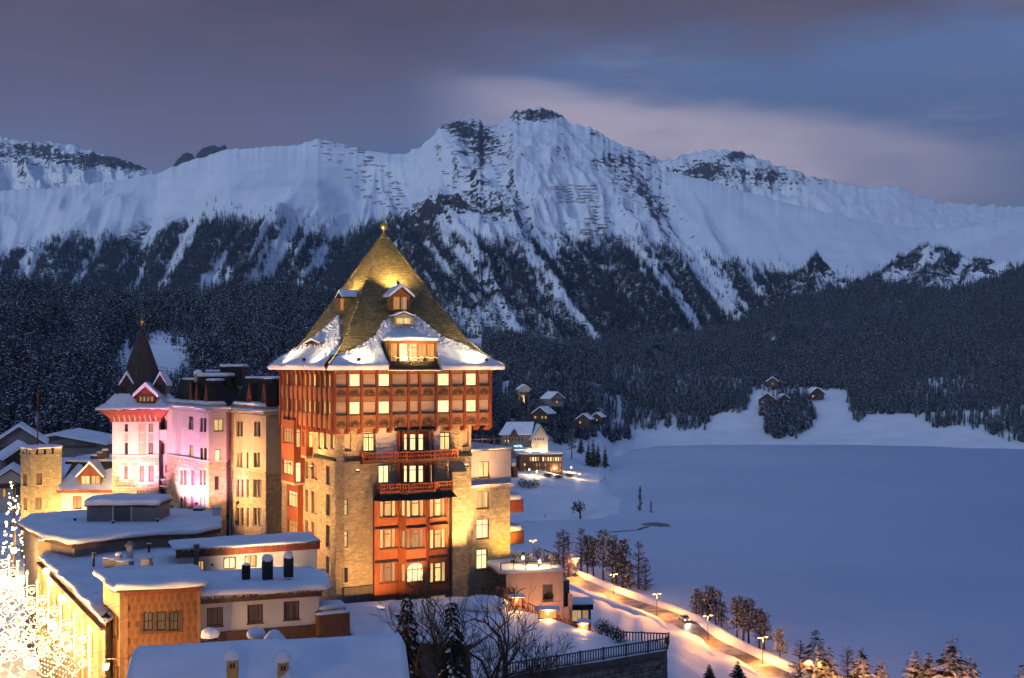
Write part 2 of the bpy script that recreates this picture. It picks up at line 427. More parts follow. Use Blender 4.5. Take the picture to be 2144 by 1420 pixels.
# ---- frozen lake
m, nd, lk, b = new_mat('lake_ice')
f = noise(nd, lk, .0035, 4, .5, stretch=(1, 2.2, 1)); f2 = noise(nd, lk, .05, 5, .6, stretch=(1, .35, 1))
c = mixn(nd, lk, ramp(nd, lk, f, .32, .7), (.68, .73, .82), (.54, .61, .73))
c = mixn(nd, lk, ramp(nd, lk, f2, .58, .8), c, (.49, .56, .69))
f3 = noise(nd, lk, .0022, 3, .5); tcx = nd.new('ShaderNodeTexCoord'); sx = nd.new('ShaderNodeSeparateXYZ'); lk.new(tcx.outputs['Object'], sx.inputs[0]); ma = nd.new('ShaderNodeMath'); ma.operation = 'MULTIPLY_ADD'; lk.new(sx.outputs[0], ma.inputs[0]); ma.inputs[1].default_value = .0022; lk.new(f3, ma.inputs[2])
c = mixn(nd, lk, ramp(nd, lk, ma.outputs[0], .45, 1.25), c, (.40, .48, .62))   # vignette falloff painted into the ice colour, darker towards the east shore
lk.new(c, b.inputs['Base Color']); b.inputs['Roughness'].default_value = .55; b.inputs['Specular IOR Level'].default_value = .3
bump(nd, lk, noise(nd, lk, .25, 4, .6), b, .15, .3)
lp = [( -80, 180), (420, 180), (900, 700), (900, 1250), (-150, 1250), (-150, 380)]
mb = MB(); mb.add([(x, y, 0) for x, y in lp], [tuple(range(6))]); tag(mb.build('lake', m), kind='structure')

# ---- road along the shore, ploughed, with snow banks
ROADPX = [(1062, 1178, 5.2), (1120, 1187, 4.6), (1180, 1207, 4.2), (1235, 1231, 4.0), (1300, 1259, 4.0), (1345, 1274, 4.1), (1395, 1288, 4.2), (1432, 1306, 4.3), (1452, 1328, 4.5), (1490, 1352, 4.6), (1560, 1385, 4.8), (1640, 1425, 4.8), (1760, 1490, 4.8)]
ctr = []
for px, py, z in ROADPX:
    D = (CAM_Z - z) * F / (py - HY); ctr.append(Vector(((px - CX) / F * D, D, z)))
def resample(pts, step):
    out = [pts[0].copy()]
    for a, b in zip(pts, pts[1:]):
        n = max(1, int((b - a).length / step))
        for i in range(1, n + 1): out.append(a.lerp(b, i / n))
    for _ in range(6):
        out = [out[0]] + [(out[i - 1] + out[i] * 2 + out[i + 1]) / 4 for i in range(1, len(out) - 1)] + [out[-1]]
    return out
ctr = resample(ctr, 3.0)
def road_strip(name, offs, mat, smooth=True):
    """offs: list of (sideways, up, jitter)"""
    X = np.zeros((len(ctr), len(offs))); Y = X.copy(); Z = X.copy()
    for i, p in enumerate(ctr):
        d = (ctr[min(i + 1, len(ctr) - 1)] - ctr[max(i - 1, 0)]); d.z = 0; d.normalize(); nrm = Vector((d.y, -d.x, 0))
        for j, (o, u, jt) in enumerate(offs):
            q = p + nrm * (o + jt * (vnoise(np.array([i * .21]), np.array([j * 3.1]), 5)[0] - .5)); up = u + jt * .8 * (vnoise(np.array([i * .33]), np.array([j * 1.7]), 9)[0] - .5)
            X[i, j], Y[i, j], Z[i, j] = q.x, q.y, p.z + up
    return tag(link(name, grid_mesh(name, X, Y, Z, mat, smooth)), kind='structure')
m, nd, lk, b = new_mat('ploughed_road')
f = noise(nd, lk, .12, 6, .65, stretch=(1, 1, 1)); f2 = noise(nd, lk, 1.3, 4, .6)
c = mixn(nd, lk, ramp(nd, lk, f, .42, .62), (.10, .085, .075), (.42, .40, .39)); c = mixn(nd, lk, ramp(nd, lk, f2, .5, .75), c, (.2, .18, .17))
lk.new(c, b.inputs['Base Color']); b.inputs['Roughness'].default_value = .55
road_strip('road', [(-4.0, .25, 0), (-1.6, .30, 0), (1.6, .30, 0), (4.0, .25, 0)], m)
road_strip('snow_bank', [(-3.6, -.4, .8), (-4.1, .75, 1.0), (-5.4, 1.35, 1.2), (-6.8, 1.1, 1.0), (-8.4, -.9, .5)], M['snow_clump'])
road_strip('snow_bank', [(8.4, -1.0, .4), (6.8, 1.2, 1.0), (5.4, 1.45, 1.2), (4.2, .75, 1.0), (3.6, -.5, .8)], M['snow_clump'])

# ---- mountains
RIDGE = np.array([(-500, 420), (0, 400), (150, 390), (250, 378), (330, 362), (400, 336), (480, 313), (560, 308), (620, 303), (665, 291), (700, 298), (760, 314), (820, 322), (858, 322), (895, 295), (925, 264), (955, 249), (985, 250), (1003, 251), (1012, 266), (1040, 263), (1066, 250), (1080, 231), (1105, 228), (1130, 226), (1165, 236), (1192, 260), (1240, 270), (1290, 301), (1330, 320), (1400, 360), (1480, 377), (1560, 402), (1650, 424), (1740, 448), (1850, 470), (1950, 480), (2050, 470), (2144, 448), (2600, 420)], float)
DB, ZB = 1700.0, 40.0
def skew(px, py):
    k = .5 - 1.25 * sstep(px, 740, 860)
    return px + k * (py - 500)
def dridge(px): return 4400 + 500 * (fbm(px / 300, px * 0, 21, 2) - .5) - 350 * sstep(px, 1350, 1900)
def massif(px, s):
    """height and distance of the main massif at sight column px, s = 0 foot .. 1 ridge"""
    yr = np.interp(px, RIDGE[:, 0], RIDGE[:, 1]) + (fbm(px / 9, px * 0, 31, 4) - .5) * np.where((px > 860) & (px < 1400), 16, 7) * np.clip(s, 0, 1) ** 8
    Dr = dridge(px); zr = CAM_Z + (HY - yr) / F * Dr
    D = DB + (Dr - DB) * s
    z = ZB + (zr - ZB) * (.25 * s + .75 * s ** 1.22)
    py = HY - (z - CAM_Z) / D * F
    q = skew(px, py)
    smooth = (1 - .82 * np.exp(-((px - 560) / 190.) ** 2) * sstep(s, .42, .6)) * (1 - .7 * sstep(px, 1450, 1600) * sstep(s, .4, .6))
    env = np.sin(np.pi * np.clip(s, 0, 1)) ** .6 * sstep(1 - s, 0, .12)
    up = 1 - .6 * sstep(s, .5, .75)
    rel = (ridged(q / 170, s * 1.6, 41, 3) - .6) * 190 + ((ridged(q / 46, s * 3, 47, 3) - .6) * 46 + (fbm(q / 14, s * 26, 53, 4) - .5) * 16) * up + (ridged(px / 38 + .3 * s, s * 13, 57, 4) - .6) * 48 * sstep(px, 780, 900) * (1 - .85 * sstep(px, 1340, 1460))
    big = (fbm(px / 420, s * 2.2, 59, 3) - .5) * 160
    z = z + env * (rel * smooth + big)
    return D, z, py, q
def rockiness(px, py):
    g = lambda cx, cy, rx, ry, a: a * np.exp(-(((px - cx) / rx) ** 2 + ((py - cy) / ry) ** 2))
    return np.clip(g(1128, 240, 60, 20, 1.15) + g(1005, 295, 66, 50, .95) + g(955, 262, 40, 18, .7) + g(1300, 335, 60, 32, .8) + g(1030, 420, 110, 70, .50) + g(870, 450, 100, 34, .75) + g(960, 480, 130, 36, .7)
           + g(1390, 440, 70, 60, .55) + g(1010, 640, 190, 60, .75) + g(1240, 280, 70, 16, .6) + g(700, 310, 40, 30, .45) + g(2020, 460, 180, 40, .55) + g(1330, 390, 70, 36, .55) + g(1180, 330, 70, 30, .30) + g(820, 330, 60, 30, .3), 0, 1.25) - .12
TL = np.array([(-300, 545), (0, 528), (100, 508), (250, 495), (300, 470), (450, 462), (560, 478), (640, 480), (720, 510), (770, 480), (830, 470), (900, 492), (1000, 512), (1100, 515), (1200, 505), (1300, 512), (1400, 530), (1500, 552), (1600, 575), (1700, 600), (2440, 640)], float)
def dens_mass(px, py, d=None):
    tl = np.interp(px, TL[:, 0], TL[:, 1]); q = skew(px, py)
    g = fbm(q / 26, py / 210, 161, 3) * .74 + fbm(px / 9, py / 9, 167, 2) * .26
    depth = (py - tl) / 90
    on = sstep(g + np.clip(depth, -1, 1.2) * .07, .497, .532)
    lone = .035 * sstep(py - tl, -60, 0)
    open_ = 1 - .85 * np.exp(-(((px - 1020) / 170) ** 2 + ((py - 665) / 70) ** 2))
    return np.clip(on * sstep(py - tl, -25, 20) * open_ + lone, 0, 1)
def mountain_mat(name, rock_c=(.075, .065, .07)):
    m, nd, lk, b = new_mat(name)
    at = nd.new('ShaderNodeAttribute'); at.attribute_name = 'rock'
    n1 = noise(nd, lk, .012, 6, .62, stretch=(1, .6, 1.6)); n2 = noise(nd, lk, .045, 6, .70, stretch=(1, .6, 1.4)); n3 = noise(nd, lk, .010, 5, .6, stretch=(1.6, .6, 5.0))
    def add(x, y, k):
        q = nd.new('ShaderNodeMath'); q.operation = 'MULTIPLY_ADD'; lk.new(y, q.inputs[0]); q.inputs[1].default_value = k
        lk.new(x, q.inputs[2]); return q.outputs[0]
    g = nd.new('ShaderNodeNewGeometry'); sp = nd.new('ShaderNodeSeparateXYZ'); lk.new(g.outputs['Normal'], sp.inputs[0])
    v = add(n2, at.outputs['Fac'], .36); v = add(v, n3, .55); v = add(v, sp.outputs[2], -.34)
    f = ramp(nd, lk, v, .685, .755)
    rock = mixn(nd, lk, ramp(nd, lk, n2, .35, .65), rock_c, tuple(x * .5 for x in rock_c))
    snow = mixn(nd, lk, ramp(nd, lk, n1, .3, .7), (.76, .79, .86), (.86, .87, .90))
    wd = nd.new('ShaderNodeAttribute'); wd.attribute_name = 'wood'
    cc = mixn(nd, lk, f, snow, rock); wf = nd.new('ShaderNodeMath'); wf.operation = 'MULTIPLY'; lk.new(wd.outputs['Fac'], wf.inputs[0]); lk.new(ramp(nd, lk, n2, .60, .44), wf.inputs[1])
    lk.new(mixn(nd, lk, wf.outputs[0], cc, (.035, .042, .055)), b.inputs['Base Color']); b.inputs['Roughness'].default_value = .75; b.inputs['Specular IOR Level'].default_value = .1
    bump(nd, lk, n2, b, .35, 6.0)
    return m
M['massif'] = mountain_mat('massif_snow')
pxs = np.linspace(-300, 2440, 1000); ss = np.concatenate([np.linspace(0, 1, 260)])
PX, S = np.meshgrid(pxs, ss, indexing='ij')
D, Z, PY, Q = massif(PX, S)
rk = rockiness(PX, PY)
Z = Z + np.clip(rk - .35, 0, 1) * (ridged(PX / 16, S * 30, 71, 3) - .55) * 46 * sstep(1 - S, 0, .02)
PYs = HY - (Z - CAM_Z) / D * F
# far side of the ridge
Db = np.stack([D[:, -1] + d for d in (120, 500, 1200)], 1); Zb = np.stack([Z[:, -1] - d for d in (60, 300, 900)], 1)
Df = np.concatenate([D, Db], 1); Zf = np.concatenate([Z, Zb], 1); PXf = np.concatenate([PX, np.repeat(PX[:, :1], 3, 1)], 1); rkf = np.concatenate([rk, np.repeat(rk[:, -1:], 3, 1)], 1)
tag(link('mountain_massif', grid_mesh('mountain_massif', (PXf - CX) / F * Df, Df, Zf, M['massif'], attrs={'rock': rkf, 'wood': np.concatenate([dens_mass(PX, PYs), np.zeros((len(pxs), 3))], 1)})), kind='structure')
MASS = (PX, S, D, Z, PYs, Q)
def massif_at(px, py):
    i = int(np.clip(np.searchsorted(pxs, px), 0, len(pxs) - 1)); j = len(ss) - 1
    col_ = PYs[i]; k = np.where(col_ < py)[0]
    j = int(k[0]) if len(k) else j
    return Vector(((px - CX) / F * D[i, j], D[i, j], Z[i, j]))

def back_range(name, ridge, D0, D1, zb, seed, rock, jag=8, n=400, rows=70):
    r = np.array(ridge, float); p = np.linspace(r[0, 0], r[-1, 0], n); s = np.linspace(0, 1, rows)
    A, B = np.meshgrid(p, s, indexing='ij')
    yr = np.interp(A, r[:, 0], r[:, 1]) + (fbm(A / 8, A * 0, seed, 4) - .5) * jag * B ** 6
    d = D0 + (D1 - D0) * B; zr = CAM_Z + (HY - yr) / F * D1
    z = zb + (zr - zb) * B ** 1.15 + np.sin(np.pi * B) ** .7 * (1 - .75 * sstep(A, 1600, 1800)) * ((ridged(A / 60 + B * .8, B * 3, seed + 3, 4) - .6) * 260 + (fbm(A / 12, B * 14, seed + 5, 4) - .5) * 80)
    py = HY - (z - CAM_Z) / d * F
    rk = rock(A, py)
    d2 = np.concatenate([d, d[:, -1:] + 900], 1); z2 = np.concatenate([z, z[:, -1:] - 700], 1)
    A2 = np.concatenate([A, A[:, -1:]], 1); rk2 = np.concatenate([rk, rk[:, -1:]], 1)
    return tag(link(name, grid_mesh(name, (A2 - CX) / F * d2, d2, z2, M['massif'], attrs={'rock': rk2})), kind='structure')
G = lambda cx, cy, rx, ry, a: (lambda px, py: a * np.exp(-(((px - cx) / rx) ** 2 + ((py - cy) / ry) ** 2)))
def rk_right(px, py): return G(1480, 360, 70, 26, .95)(px, py) + G(1545, 325, 34, 10, 1.2)(px, py) + G(1620, 370, 60, 26, .7)(px, py) + G(1350, 325, 60, 18, .7)(px, py) + G(1720, 378, 40, 12, .5)(px, py)
back_range('mountain_far_ridge', [(1180, 330), (1250, 300), (1330, 313), (1390, 338), (1430, 325), (1480, 314), (1540, 314), (1600, 334), (1640, 350), (1700, 370), (1760, 384), (1820, 396), (1868, 389), (1920, 408), (1960, 422), (2050, 428), (2144, 432), (2600, 400)], 4700, 6300, 500, 83, rk_right, 15)
def rk_left(px, py): return G(220, 335, 80, 16, 1.1)(px, py) + G(60, 315, 90, 26, .75)(px, py) + G(290, 352, 40, 10, .9)(px, py)
back_range('mountain_left_ridge', [(-500, 300), (0, 285), (60, 298), (110, 296), (160, 306), (210, 320), (240, 330), (290, 346), (330, 362), (420, 400)], 4700, 6000, 500, 87, rk_left, 10)
back_range('mountain_rock_knob', [(335, 420), (355, 356), (372, 332), (390, 320), (408, 328), (425, 312), (445, 303), (470, 306), (490, 330), (560, 420)], 5600, 6600, 700, 91, lambda px, py: 1.3 + 0 * px, 12, 120, 40)

m, nd, lk, b = new_mat('forest_floor')
f = noise(nd, lk, .035, 5, .6); f2 = noise(nd, lk, .25, 4, .6)
c = mixn(nd, lk, ramp(nd, lk, f2, .35, .65), (.050, .050, .055), (.10, .105, .12)); c = mixn(nd, lk, ramp(nd, lk, f, .60, .70), c, (.6, .63, .70))
lk.new(c, b.inputs['Base Color']); b.inputs['Roughness'].default_value = .9
M['forest_floor'] = m
# ---- wooded hills in front of the mountains
def hill(name, top, D0, D1, z0f, seed, amp=22, n=220, rows=90, foot=None, snowy=None):
    r = np.array(top, float); p = np.linspace(r[0, 0], r[-1, 0], n); s = np.linspace(0, 1, rows)
    A, B = np.meshgrid(p, s, indexing='ij')
    yr = np.interp(A, r[:, 0], r[:, 1]) + ((fbm(A / 26, A * 0, seed + 9, 4) - .5) * 26 if snowy else 0); d1 = np.interp(A, r[:, 0], r[:, 2]) if r.shape[1] > 2 else D1
    D0 = np.interp(A, *np.array(foot, float).T) if foot else D0 + 0 * A
    d = D0 + (d1 - D0) * B; zr = CAM_Z + (HY - yr) / F * d1
    z0 = z0f(A, D0 + 0 * A)
    z = z0 + (zr - z0) * (.55 * B + .45 * B ** 1.6) + np.sin(np.pi * B) ** .8 * ((ridged(A / 180 + B * .5, B * 2.2, seed, 3) - .6) * amp * 2.2 + (fbm(A / 60, B * 5, seed + 4, 3) - .5) * amp)
    d2 = np.concatenate([d, d[:, -1:] + 80, d[:, -1:] + 400], 1); z2 = np.concatenate([z, z[:, -1:] - 18, z[:, -1:] - 200], 1); A2 = np.concatenate([A, A[:, -1:], A[:, -1:]], 1)
    at_ = None
    if snowy:
        pyy = HY - (z2 - CAM_Z) / d2 * F; at_ = {'rock': .42 + 0 * A2, 'wood': snowy(A2, pyy, d2)}
    me = grid_mesh(name, (A2 - CX) / F * d2, d2, z2, M['massif'] if snowy else M['forest_floor'], attrs=at_)
    tag(link(name, me), kind='structure')
    return A, B, d, z
zg = lambda A, Dv: ground_z(A, Dv) - 2.0
HL = hill('hill_behind_hotel', [(-500, 590, 900), (0, 596, 900), (90, 612, 900), (200, 628, 930), (350, 628, 950), (480, 614, 960), (560, 603, 960), (640, 612, 960), (700, 634, 980), (800, 668, 1050), (1000, 742, 1150), (1180, 752, 1300), (1320, 765, 1400)], 330, 900, zg, 101, 14, foot=[(-500, 330), (700, 330), (900, 420), (1000, 560), (1060, 740), (1180, 820), (1320, 1000)])
HR = hill('hill_right', [(1010, 760, 1500), (1150, 742, 1550), (1250, 716, 1650), (1350, 710, 1750), (1440, 708, 1850), (1540, 678, 1950), (1600, 655, 2000), (1720, 612, 2050), (1850, 596, 2050), (1920, 604, 2050), (1990, 608, 2000), (2050, 596, 1950), (2144, 560, 1900), (2600, 470, 1800)], 1130, 1900, zg, 111, 26, foot=[(1010, 1130), (1480, 1130), (1555, 1180), (1580, 1295), (1770, 1295), (1790, 1150), (1850, 1130), (2600, 1130)])
def dens_kn(px, py, d):
    g = fbm((px + .8 * (py - 560)) / 24, py / 34, 171, 3)
    return np.clip(sstep(g + .10 * sstep(py, 560, 620), .47, .53) + sstep(py, 590, 640), 0, 1)
KN = hill('hill_knoll', [(1420, 730, 2500), (1500, 695, 2500), (1560, 648, 2500), (1640, 594, 2550), (1690, 548, 2650), (1706, 528, 2650), (1730, 550, 2650), (1770, 575, 2650), (1810, 590, 2650), (1860, 550, 2750), (1920, 514, 2800), (2000, 526, 2850), (2080, 548, 2850), (2144, 560, 2850), (2500, 560, 2850)], 2080, 2600, lambda A, Dv: 60 + 0 * A, 121, 30, 420, 110, snowy=dens_kn)

# ================================================================== TREES
def conifer_mesh(name, h, rad, layers, per, seed, sub=0, trunk=True, taper=.9, start=.1, droop=.35, wid=.34, mats=None):
    rg = random.Random(seed); mb = MB(); tr = MB()
    if trunk: tr.tube([(0, 0, 0), (0.02 * h * rg.uniform(-1, 1), 0, h * .5), (0, 0, h * .97)], [.018 * h + .05, .011 * h + .03, .01], 5)
    for i in range(layers):
        t = start + (1 - start) * (i + rg.uniform(-.3, .3)) / layers
        z = h * t; r = rad * (1 - t) ** taper * rg.uniform(.78, 1.15) + .02 * h
        if t < start + .08: r *= .7
        a0 = rg.uniform(0, 6.28)
        for k in range(per):
            a = a0 + 6.283 * k / per + rg.uniform(-.35, .35); L = r * rg.uniform(.72, 1.12)
            d = Vector((math.cos(a), math.sin(a), 0)); p = Vector((-d.y, d.x, 0)); dr = droop * rg.uniform(.6, 1.4); w = wid * L
            root = Vector((0, 0, z + .08 * L)); mid = d * (L * .55) + Vector((0, 0, z - dr * L * .35)); tip = d * L + Vector((0, 0, z - dr * L))
            n = len(mb.v)
            lift = Vector((0, 0, .10 * L))
            mb.add([root, mid + p * w - lift, tip, mid - p * w - lift, mid + lift * .6], [(0, 1, 4), (1, 2, 4), (2, 3, 4), (3, 0, 4)])
            for q in range(sub):
                f = rg.uniform(.25, .95); c = root.lerp(tip, f) + Vector((0, 0, -.05 * L * f)); sd = rg.choice((-1, 1))
                e = c + (d * rg.uniform(.1, .5) + p * sd * rg.uniform(.4, .9)).normalized() * L * .38 * (1.15 - f) + Vector((0, 0, -dr * L * .22))
                pw = (e - c).cross(Vector((0, 0, 1)));
                if pw.length < 1e-5: continue
                pw = pw.normalized() * L * .07
                mb.add([c, c.lerp(e, .5) + pw, e, c.lerp(e, .5) - pw], [(0, 1, 2, 3)])
    return mb, tr

def conifer_mat(name, dark, snow_amt, scale, snow_c=(.62, .64, .70)):
    m, nd, lk, b = new_mat(name)
    oi = nd.new('ShaderNodeObjectInfo'); tc = nd.new('ShaderNodeTexCoord')
    ad = nd.new('ShaderNodeVectorMath'); ad.operation = 'ADD'; sc_ = nd.new('ShaderNodeVectorMath'); sc_.operation = 'SCALE'
    cmb = nd.new('ShaderNodeCombineXYZ'); [lk.new(oi.outputs['Random'], cmb.inputs[i]) for i in range(3)]
    lk.new(cmb.outputs[0], sc_.inputs[0]); sc_.inputs[3].default_value = 91.0
    lk.new(tc.outputs['Object'], ad.inputs[0]); lk.new(sc_.outputs[0], ad.inputs[1])
    n = nd.new('ShaderNodeTexNoise'); n.inputs['Scale'].default_value = scale; n.inputs['Detail'].default_value = 3; lk.new(ad.outputs[0], n.inputs[0])
    g = nd.new('ShaderNodeNewGeometry'); sp = nd.new('ShaderNodeSeparateXYZ'); lk.new(g.outputs['Normal'], sp.inputs[0])
    up = nd.new('ShaderNodeMath'); up.operation = 'MULTIPLY_ADD'; lk.new(sp.outputs[2], up.inputs[0]); up.inputs[1].default_value = .22; lk.new(n.outputs[0], up.inputs[2])
    f = ramp(nd, lk, up.outputs[0], .80 - snow_amt, .90 - snow_amt)
    v = nd.new('ShaderNodeMapRange'); lk.new(oi.outputs['Random'], v.inputs[0]); v.inputs[3].default_value = .6; v.inputs[4].default_value = 1.5
    dk = nd.new('ShaderNodeVectorMath'); dk.operation = 'SCALE'; dk.inputs[0].default_value = dark; lk.new(v.outputs[0], dk.inputs[3])
    lk.new(mixn(nd, lk, f, dk.outputs[0], snow_c), b.inputs['Base Color']); b.inputs['Roughness'].default_value = .85; b.inputs['Specular IOR Level'].default_value = .1
    return m
M['forest'] = conifer_mat('forest_conifer', (.022, .030, .040), .09, .9, (.54, .61, .74))
M['far_forest'] = conifer_mat('far_conifer', (.020, .026, .038), .03, .6)
M['conifer'] = conifer_mat('conifer', (.030, .036, .024), .17, 1.6, (.74, .74, .77))
M['conifer_bare'] = conifer_mat('conifer_dark', (.028, .034, .022), .04, 1.2)
M['bark'] = plain('bark', (.085, .060, .045), (.05, .036, .028), .9, 3, bs=.4)

protos = bpy.data.collections.new('conifer_kinds')
for i in range(5):
    mb, tr = conifer_mesh('c', 14, rng.uniform(2.1, 3.0), 13, 6, 200 + i, droop=.5, wid=.36)
    mb.add(tr.v, tr.f); me = mb.mesh('forest_conifer', M['forest']); protos.objects.link(bpy.data.objects.new('forest_conifer', me))
far_protos = bpy.data.collections.new('far_conifer_kinds')
for i in range(4):
    mb, tr = conifer_mesh('c', 14, rng.uniform(2.6, 3.6), 7, 5, 240 + i, droop=.5, wid=.42)
    me = mb.mesh('far_conifer', M['far_forest']); far_protos.objects.link(bpy.data.objects.new('far_conifer', me))

def scatter(name, pts, scl, coll, label):
    me = bpy.data.meshes.new(name); me.vertices.add(len(pts)); me.vertices.foreach_set('co', np.asarray(pts, np.float32).ravel())
    a = me.attributes.new('scl', 'FLOAT', 'POINT'); a.data.foreach_set('value', np.asarray(scl, np.float32))
    r = me.attributes.new('rot', 'FLOAT', 'POINT'); r.data.foreach_set('value', np.random.RandomState(5).uniform(0, 6.28, len(pts)).astype(np.float32))
    o = link(name, me); tag(o, label, 'forest', kind='stuff')
    ng = bpy.data.node_groups.new(name, 'GeometryNodeTree')
    ng.interface.new_socket('Geometry', in_out='INPUT', socket_type='NodeSocketGeometry'); ng.interface.new_socket('Geometry', in_out='OUTPUT', socket_type='NodeSocketGeometry')
    gi = ng.nodes.new('NodeGroupInput'); go = ng.nodes.new('NodeGroupOutput'); ip = ng.nodes.new('GeometryNodeInstanceOnPoints')
    ci = ng.nodes.new('GeometryNodeCollectionInfo'); ci.inputs['Collection'].default_value = coll; ci.inputs['Separate Children'].default_value = True; ci.inputs['Reset Children'].default_value = True
    na = ng.nodes.new('GeometryNodeInputNamedAttribute'); na.data_type = 'FLOAT'; na.inputs[0].default_value = 'scl'
    nr = ng.nodes.new('GeometryNodeInputNamedAttribute'); nr.data_type = 'FLOAT'; nr.inputs[0].default_value = 'rot'
    cx = ng.nodes.new('ShaderNodeCombineXYZ'); L = ng.links.new
    L(nr.outputs[0], cx.inputs[2]); L(gi.outputs[0], ip.inputs['Points']); L(ci.outputs[0], ip.inputs['Instance']); ip.inputs['Pick Instance'].default_value = True
    L(cx.outputs[0], ip.inputs['Rotation']); L(na.outputs[0], ip.inputs['Scale']); L(ip.outputs[0], go.inputs[0])
    md = o.modifiers.new('trees', 'NODES'); md.node_group = ng
    return o

rs = np.random.RandomState(11)
def sample(grid, n, dens, seed=0):
    """random points on a (A,B,d,z) surface kept with probability dens(px, py, d)"""
    A, B, d, z = grid; N, Mn = A.shape
    i = rs.uniform(0, N - 1.001, n); j = rs.uniform(0, Mn - 1.001, n); i0 = i.astype(int); j0 = j.astype(int); fi = i - i0; fj = j - j0
    def bi(V): return (V[i0, j0] * (1 - fi) + V[i0 + 1, j0] * fi) * (1 - fj) + (V[i0, j0 + 1] * (1 - fi) + V[i0 + 1, j0 + 1] * fi) * fj
    px, dd, zz = bi(A), bi(d), bi(z); py = HY - (zz - CAM_Z) / dd * F
    k = rs.uniform(0, 1, n) < dens(px, py, dd)
    return px[k], py[k], dd[k], zz[k]

# hill behind the hotel and the wooded shore to the right of it
def dens_left(px, py, d):
    clear = sstep(fbm(px / 40, d / 60, 131, 3), .20, .28)
    return clear * sstep(d, 335, 365) * np.clip(d / 600, .55, 1)
px, py, d, z = sample(HL, 26000, dens_left)
scatter('forest_behind_hotel', np.stack([(px - CX) / F * d, d, z - .3], 1), rs.uniform(.6, 1.2, len(px)), protos, 'dark snow-dusted conifer forest on the hill behind the hotel')
def dens_right(px, py, d):
    return np.maximum(sstep(fbm(px / 60, d / 90, 141, 3), .22, .30), d < 1420)
px, py, d, z = sample(HR, 42000, dens_right)
scatter('forest_across_lake', np.stack([(px - CX) / F * d, d, z - .3], 1), rs.uniform(.7, 1.35, len(px)), protos, 'dark conifer forest on the broad hill across the lake')
# strips of wood along the far shore, on the ground sheet
def shore_pts(n, dens, px0, px1, d0, d1):
    px = rs.uniform(px0, px1, n); d = rs.uniform(d0, d1, n); z = ground_z(px, d); py = HY - (z - CAM_Z) / d * F
    k = rs.uniform(0, 1, n) < dens(px, py, d, z); return px[k], d[k], z[k]
FE = np.array([(1010, 930), (1120, 905), (1180, 893), (1240, 890), (1262, 902), (1300, 893), (1350, 905), (1390, 898), (1420, 905), (1440, 900), (1475, 902), (1500, 862), (1560, 868), (1572, 838), (1600, 826), (1700, 815), (1770, 822), (1778, 880), (1800, 885), (1830, 858), (1870, 872), (1900, 868), (1960, 900), (2000, 892), (2060, 905), (2110, 925), (2200, 935)], float)
def dens_shore(px, py, d, z):
    e = np.interp(px, FE[:, 0], FE[:, 1]); m = sstep(e - py, -2, 4) * (z > 2)
    cluster = ((((px - 1650) / 54) ** 2 + ((py - 876) / 46) ** 2 + (fbm(px / 14, py / 14, 155, 3) - .5) * 1.3) < 1) * 1.0
    return np.clip(m * np.maximum(sstep(fbm(px / 22, d / 40, 151, 3), .26, .38), d > 1120) * .95 * (1 - ((px > 1575) & (px < 1772) & (py > 818))) + cluster, 0, 1)
px, d, z = shore_pts(15000, dens_shore, 1010, 2300, 800, 1300)
scatter('forest_far_shore', np.stack([(px - CX) / F * d, d, z - .2], 1), rs.uniform(.55, 1.15, len(px)) * np.where(np.abs(px - 1650) < 54, 1.3, 1.0), protos, 'band of dark conifers along the far lake shore')
# massif: trees on spurs, white gullies between
px, py, d, z = sample((PX[:, :170], S, D[:, :170], Z[:, :170]), 190000, lambda px, py, d: dens_mass(px, py, d) * (py < 735))
scatter('forest_mountainside', np.stack([(px - CX) / F * d, d, z - .3], 1), rs.uniform(.75, 1.7, len(px)), far_protos, 'far dark conifer woods on the lower mountainside')
px, py, d, z = sample(KN, 22000, dens_kn)
scatter('forest_knoll', np.stack([(px - CX) / F * d, d, z - .3], 1), rs.uniform(.7, 1.3, len(px)), far_protos, 'patchy conifer woods on the knoll above the right hill')

# ================================================================== BUILDING KIT
class Frame:
    """a building's own axes: u along its front, v into depth, z above its base"""
    def __init__(s, name, px, D, zb, ang, label, cat='building', group=None):
        s.o = Vector(((px - CX) / F * D, D)); s.zb = zb; s.a = R(ang)
        s.U = Vector((math.cos(s.a), math.sin(s.a))); s.V = Vector((-math.sin(s.a), math.cos(s.a)))
        s.root = tag(empty(name, (s.o.x, s.o.y, zb), s.a), label, cat, group)
    def w(s, u, v): return s.o + s.U * u + s.V * v
    def depth(s, u, v): return s.w(u, v).y
    def z(s, py, u, v): return CAM_Z + (HY - py) / F * s.depth(u, v) - s.zb
    def px(s, u, v): p = s.w(u, v); return CX + p.x / p.y * F
    def loc(s, wx, wy):
        d = Vector((wx, wy)) - s.o; return d.dot(s.U), d.dot(s.V)
    def world(s, u, v, z): p = s.w(u, v); return Vector((p.x, p.y, s.zb + z))

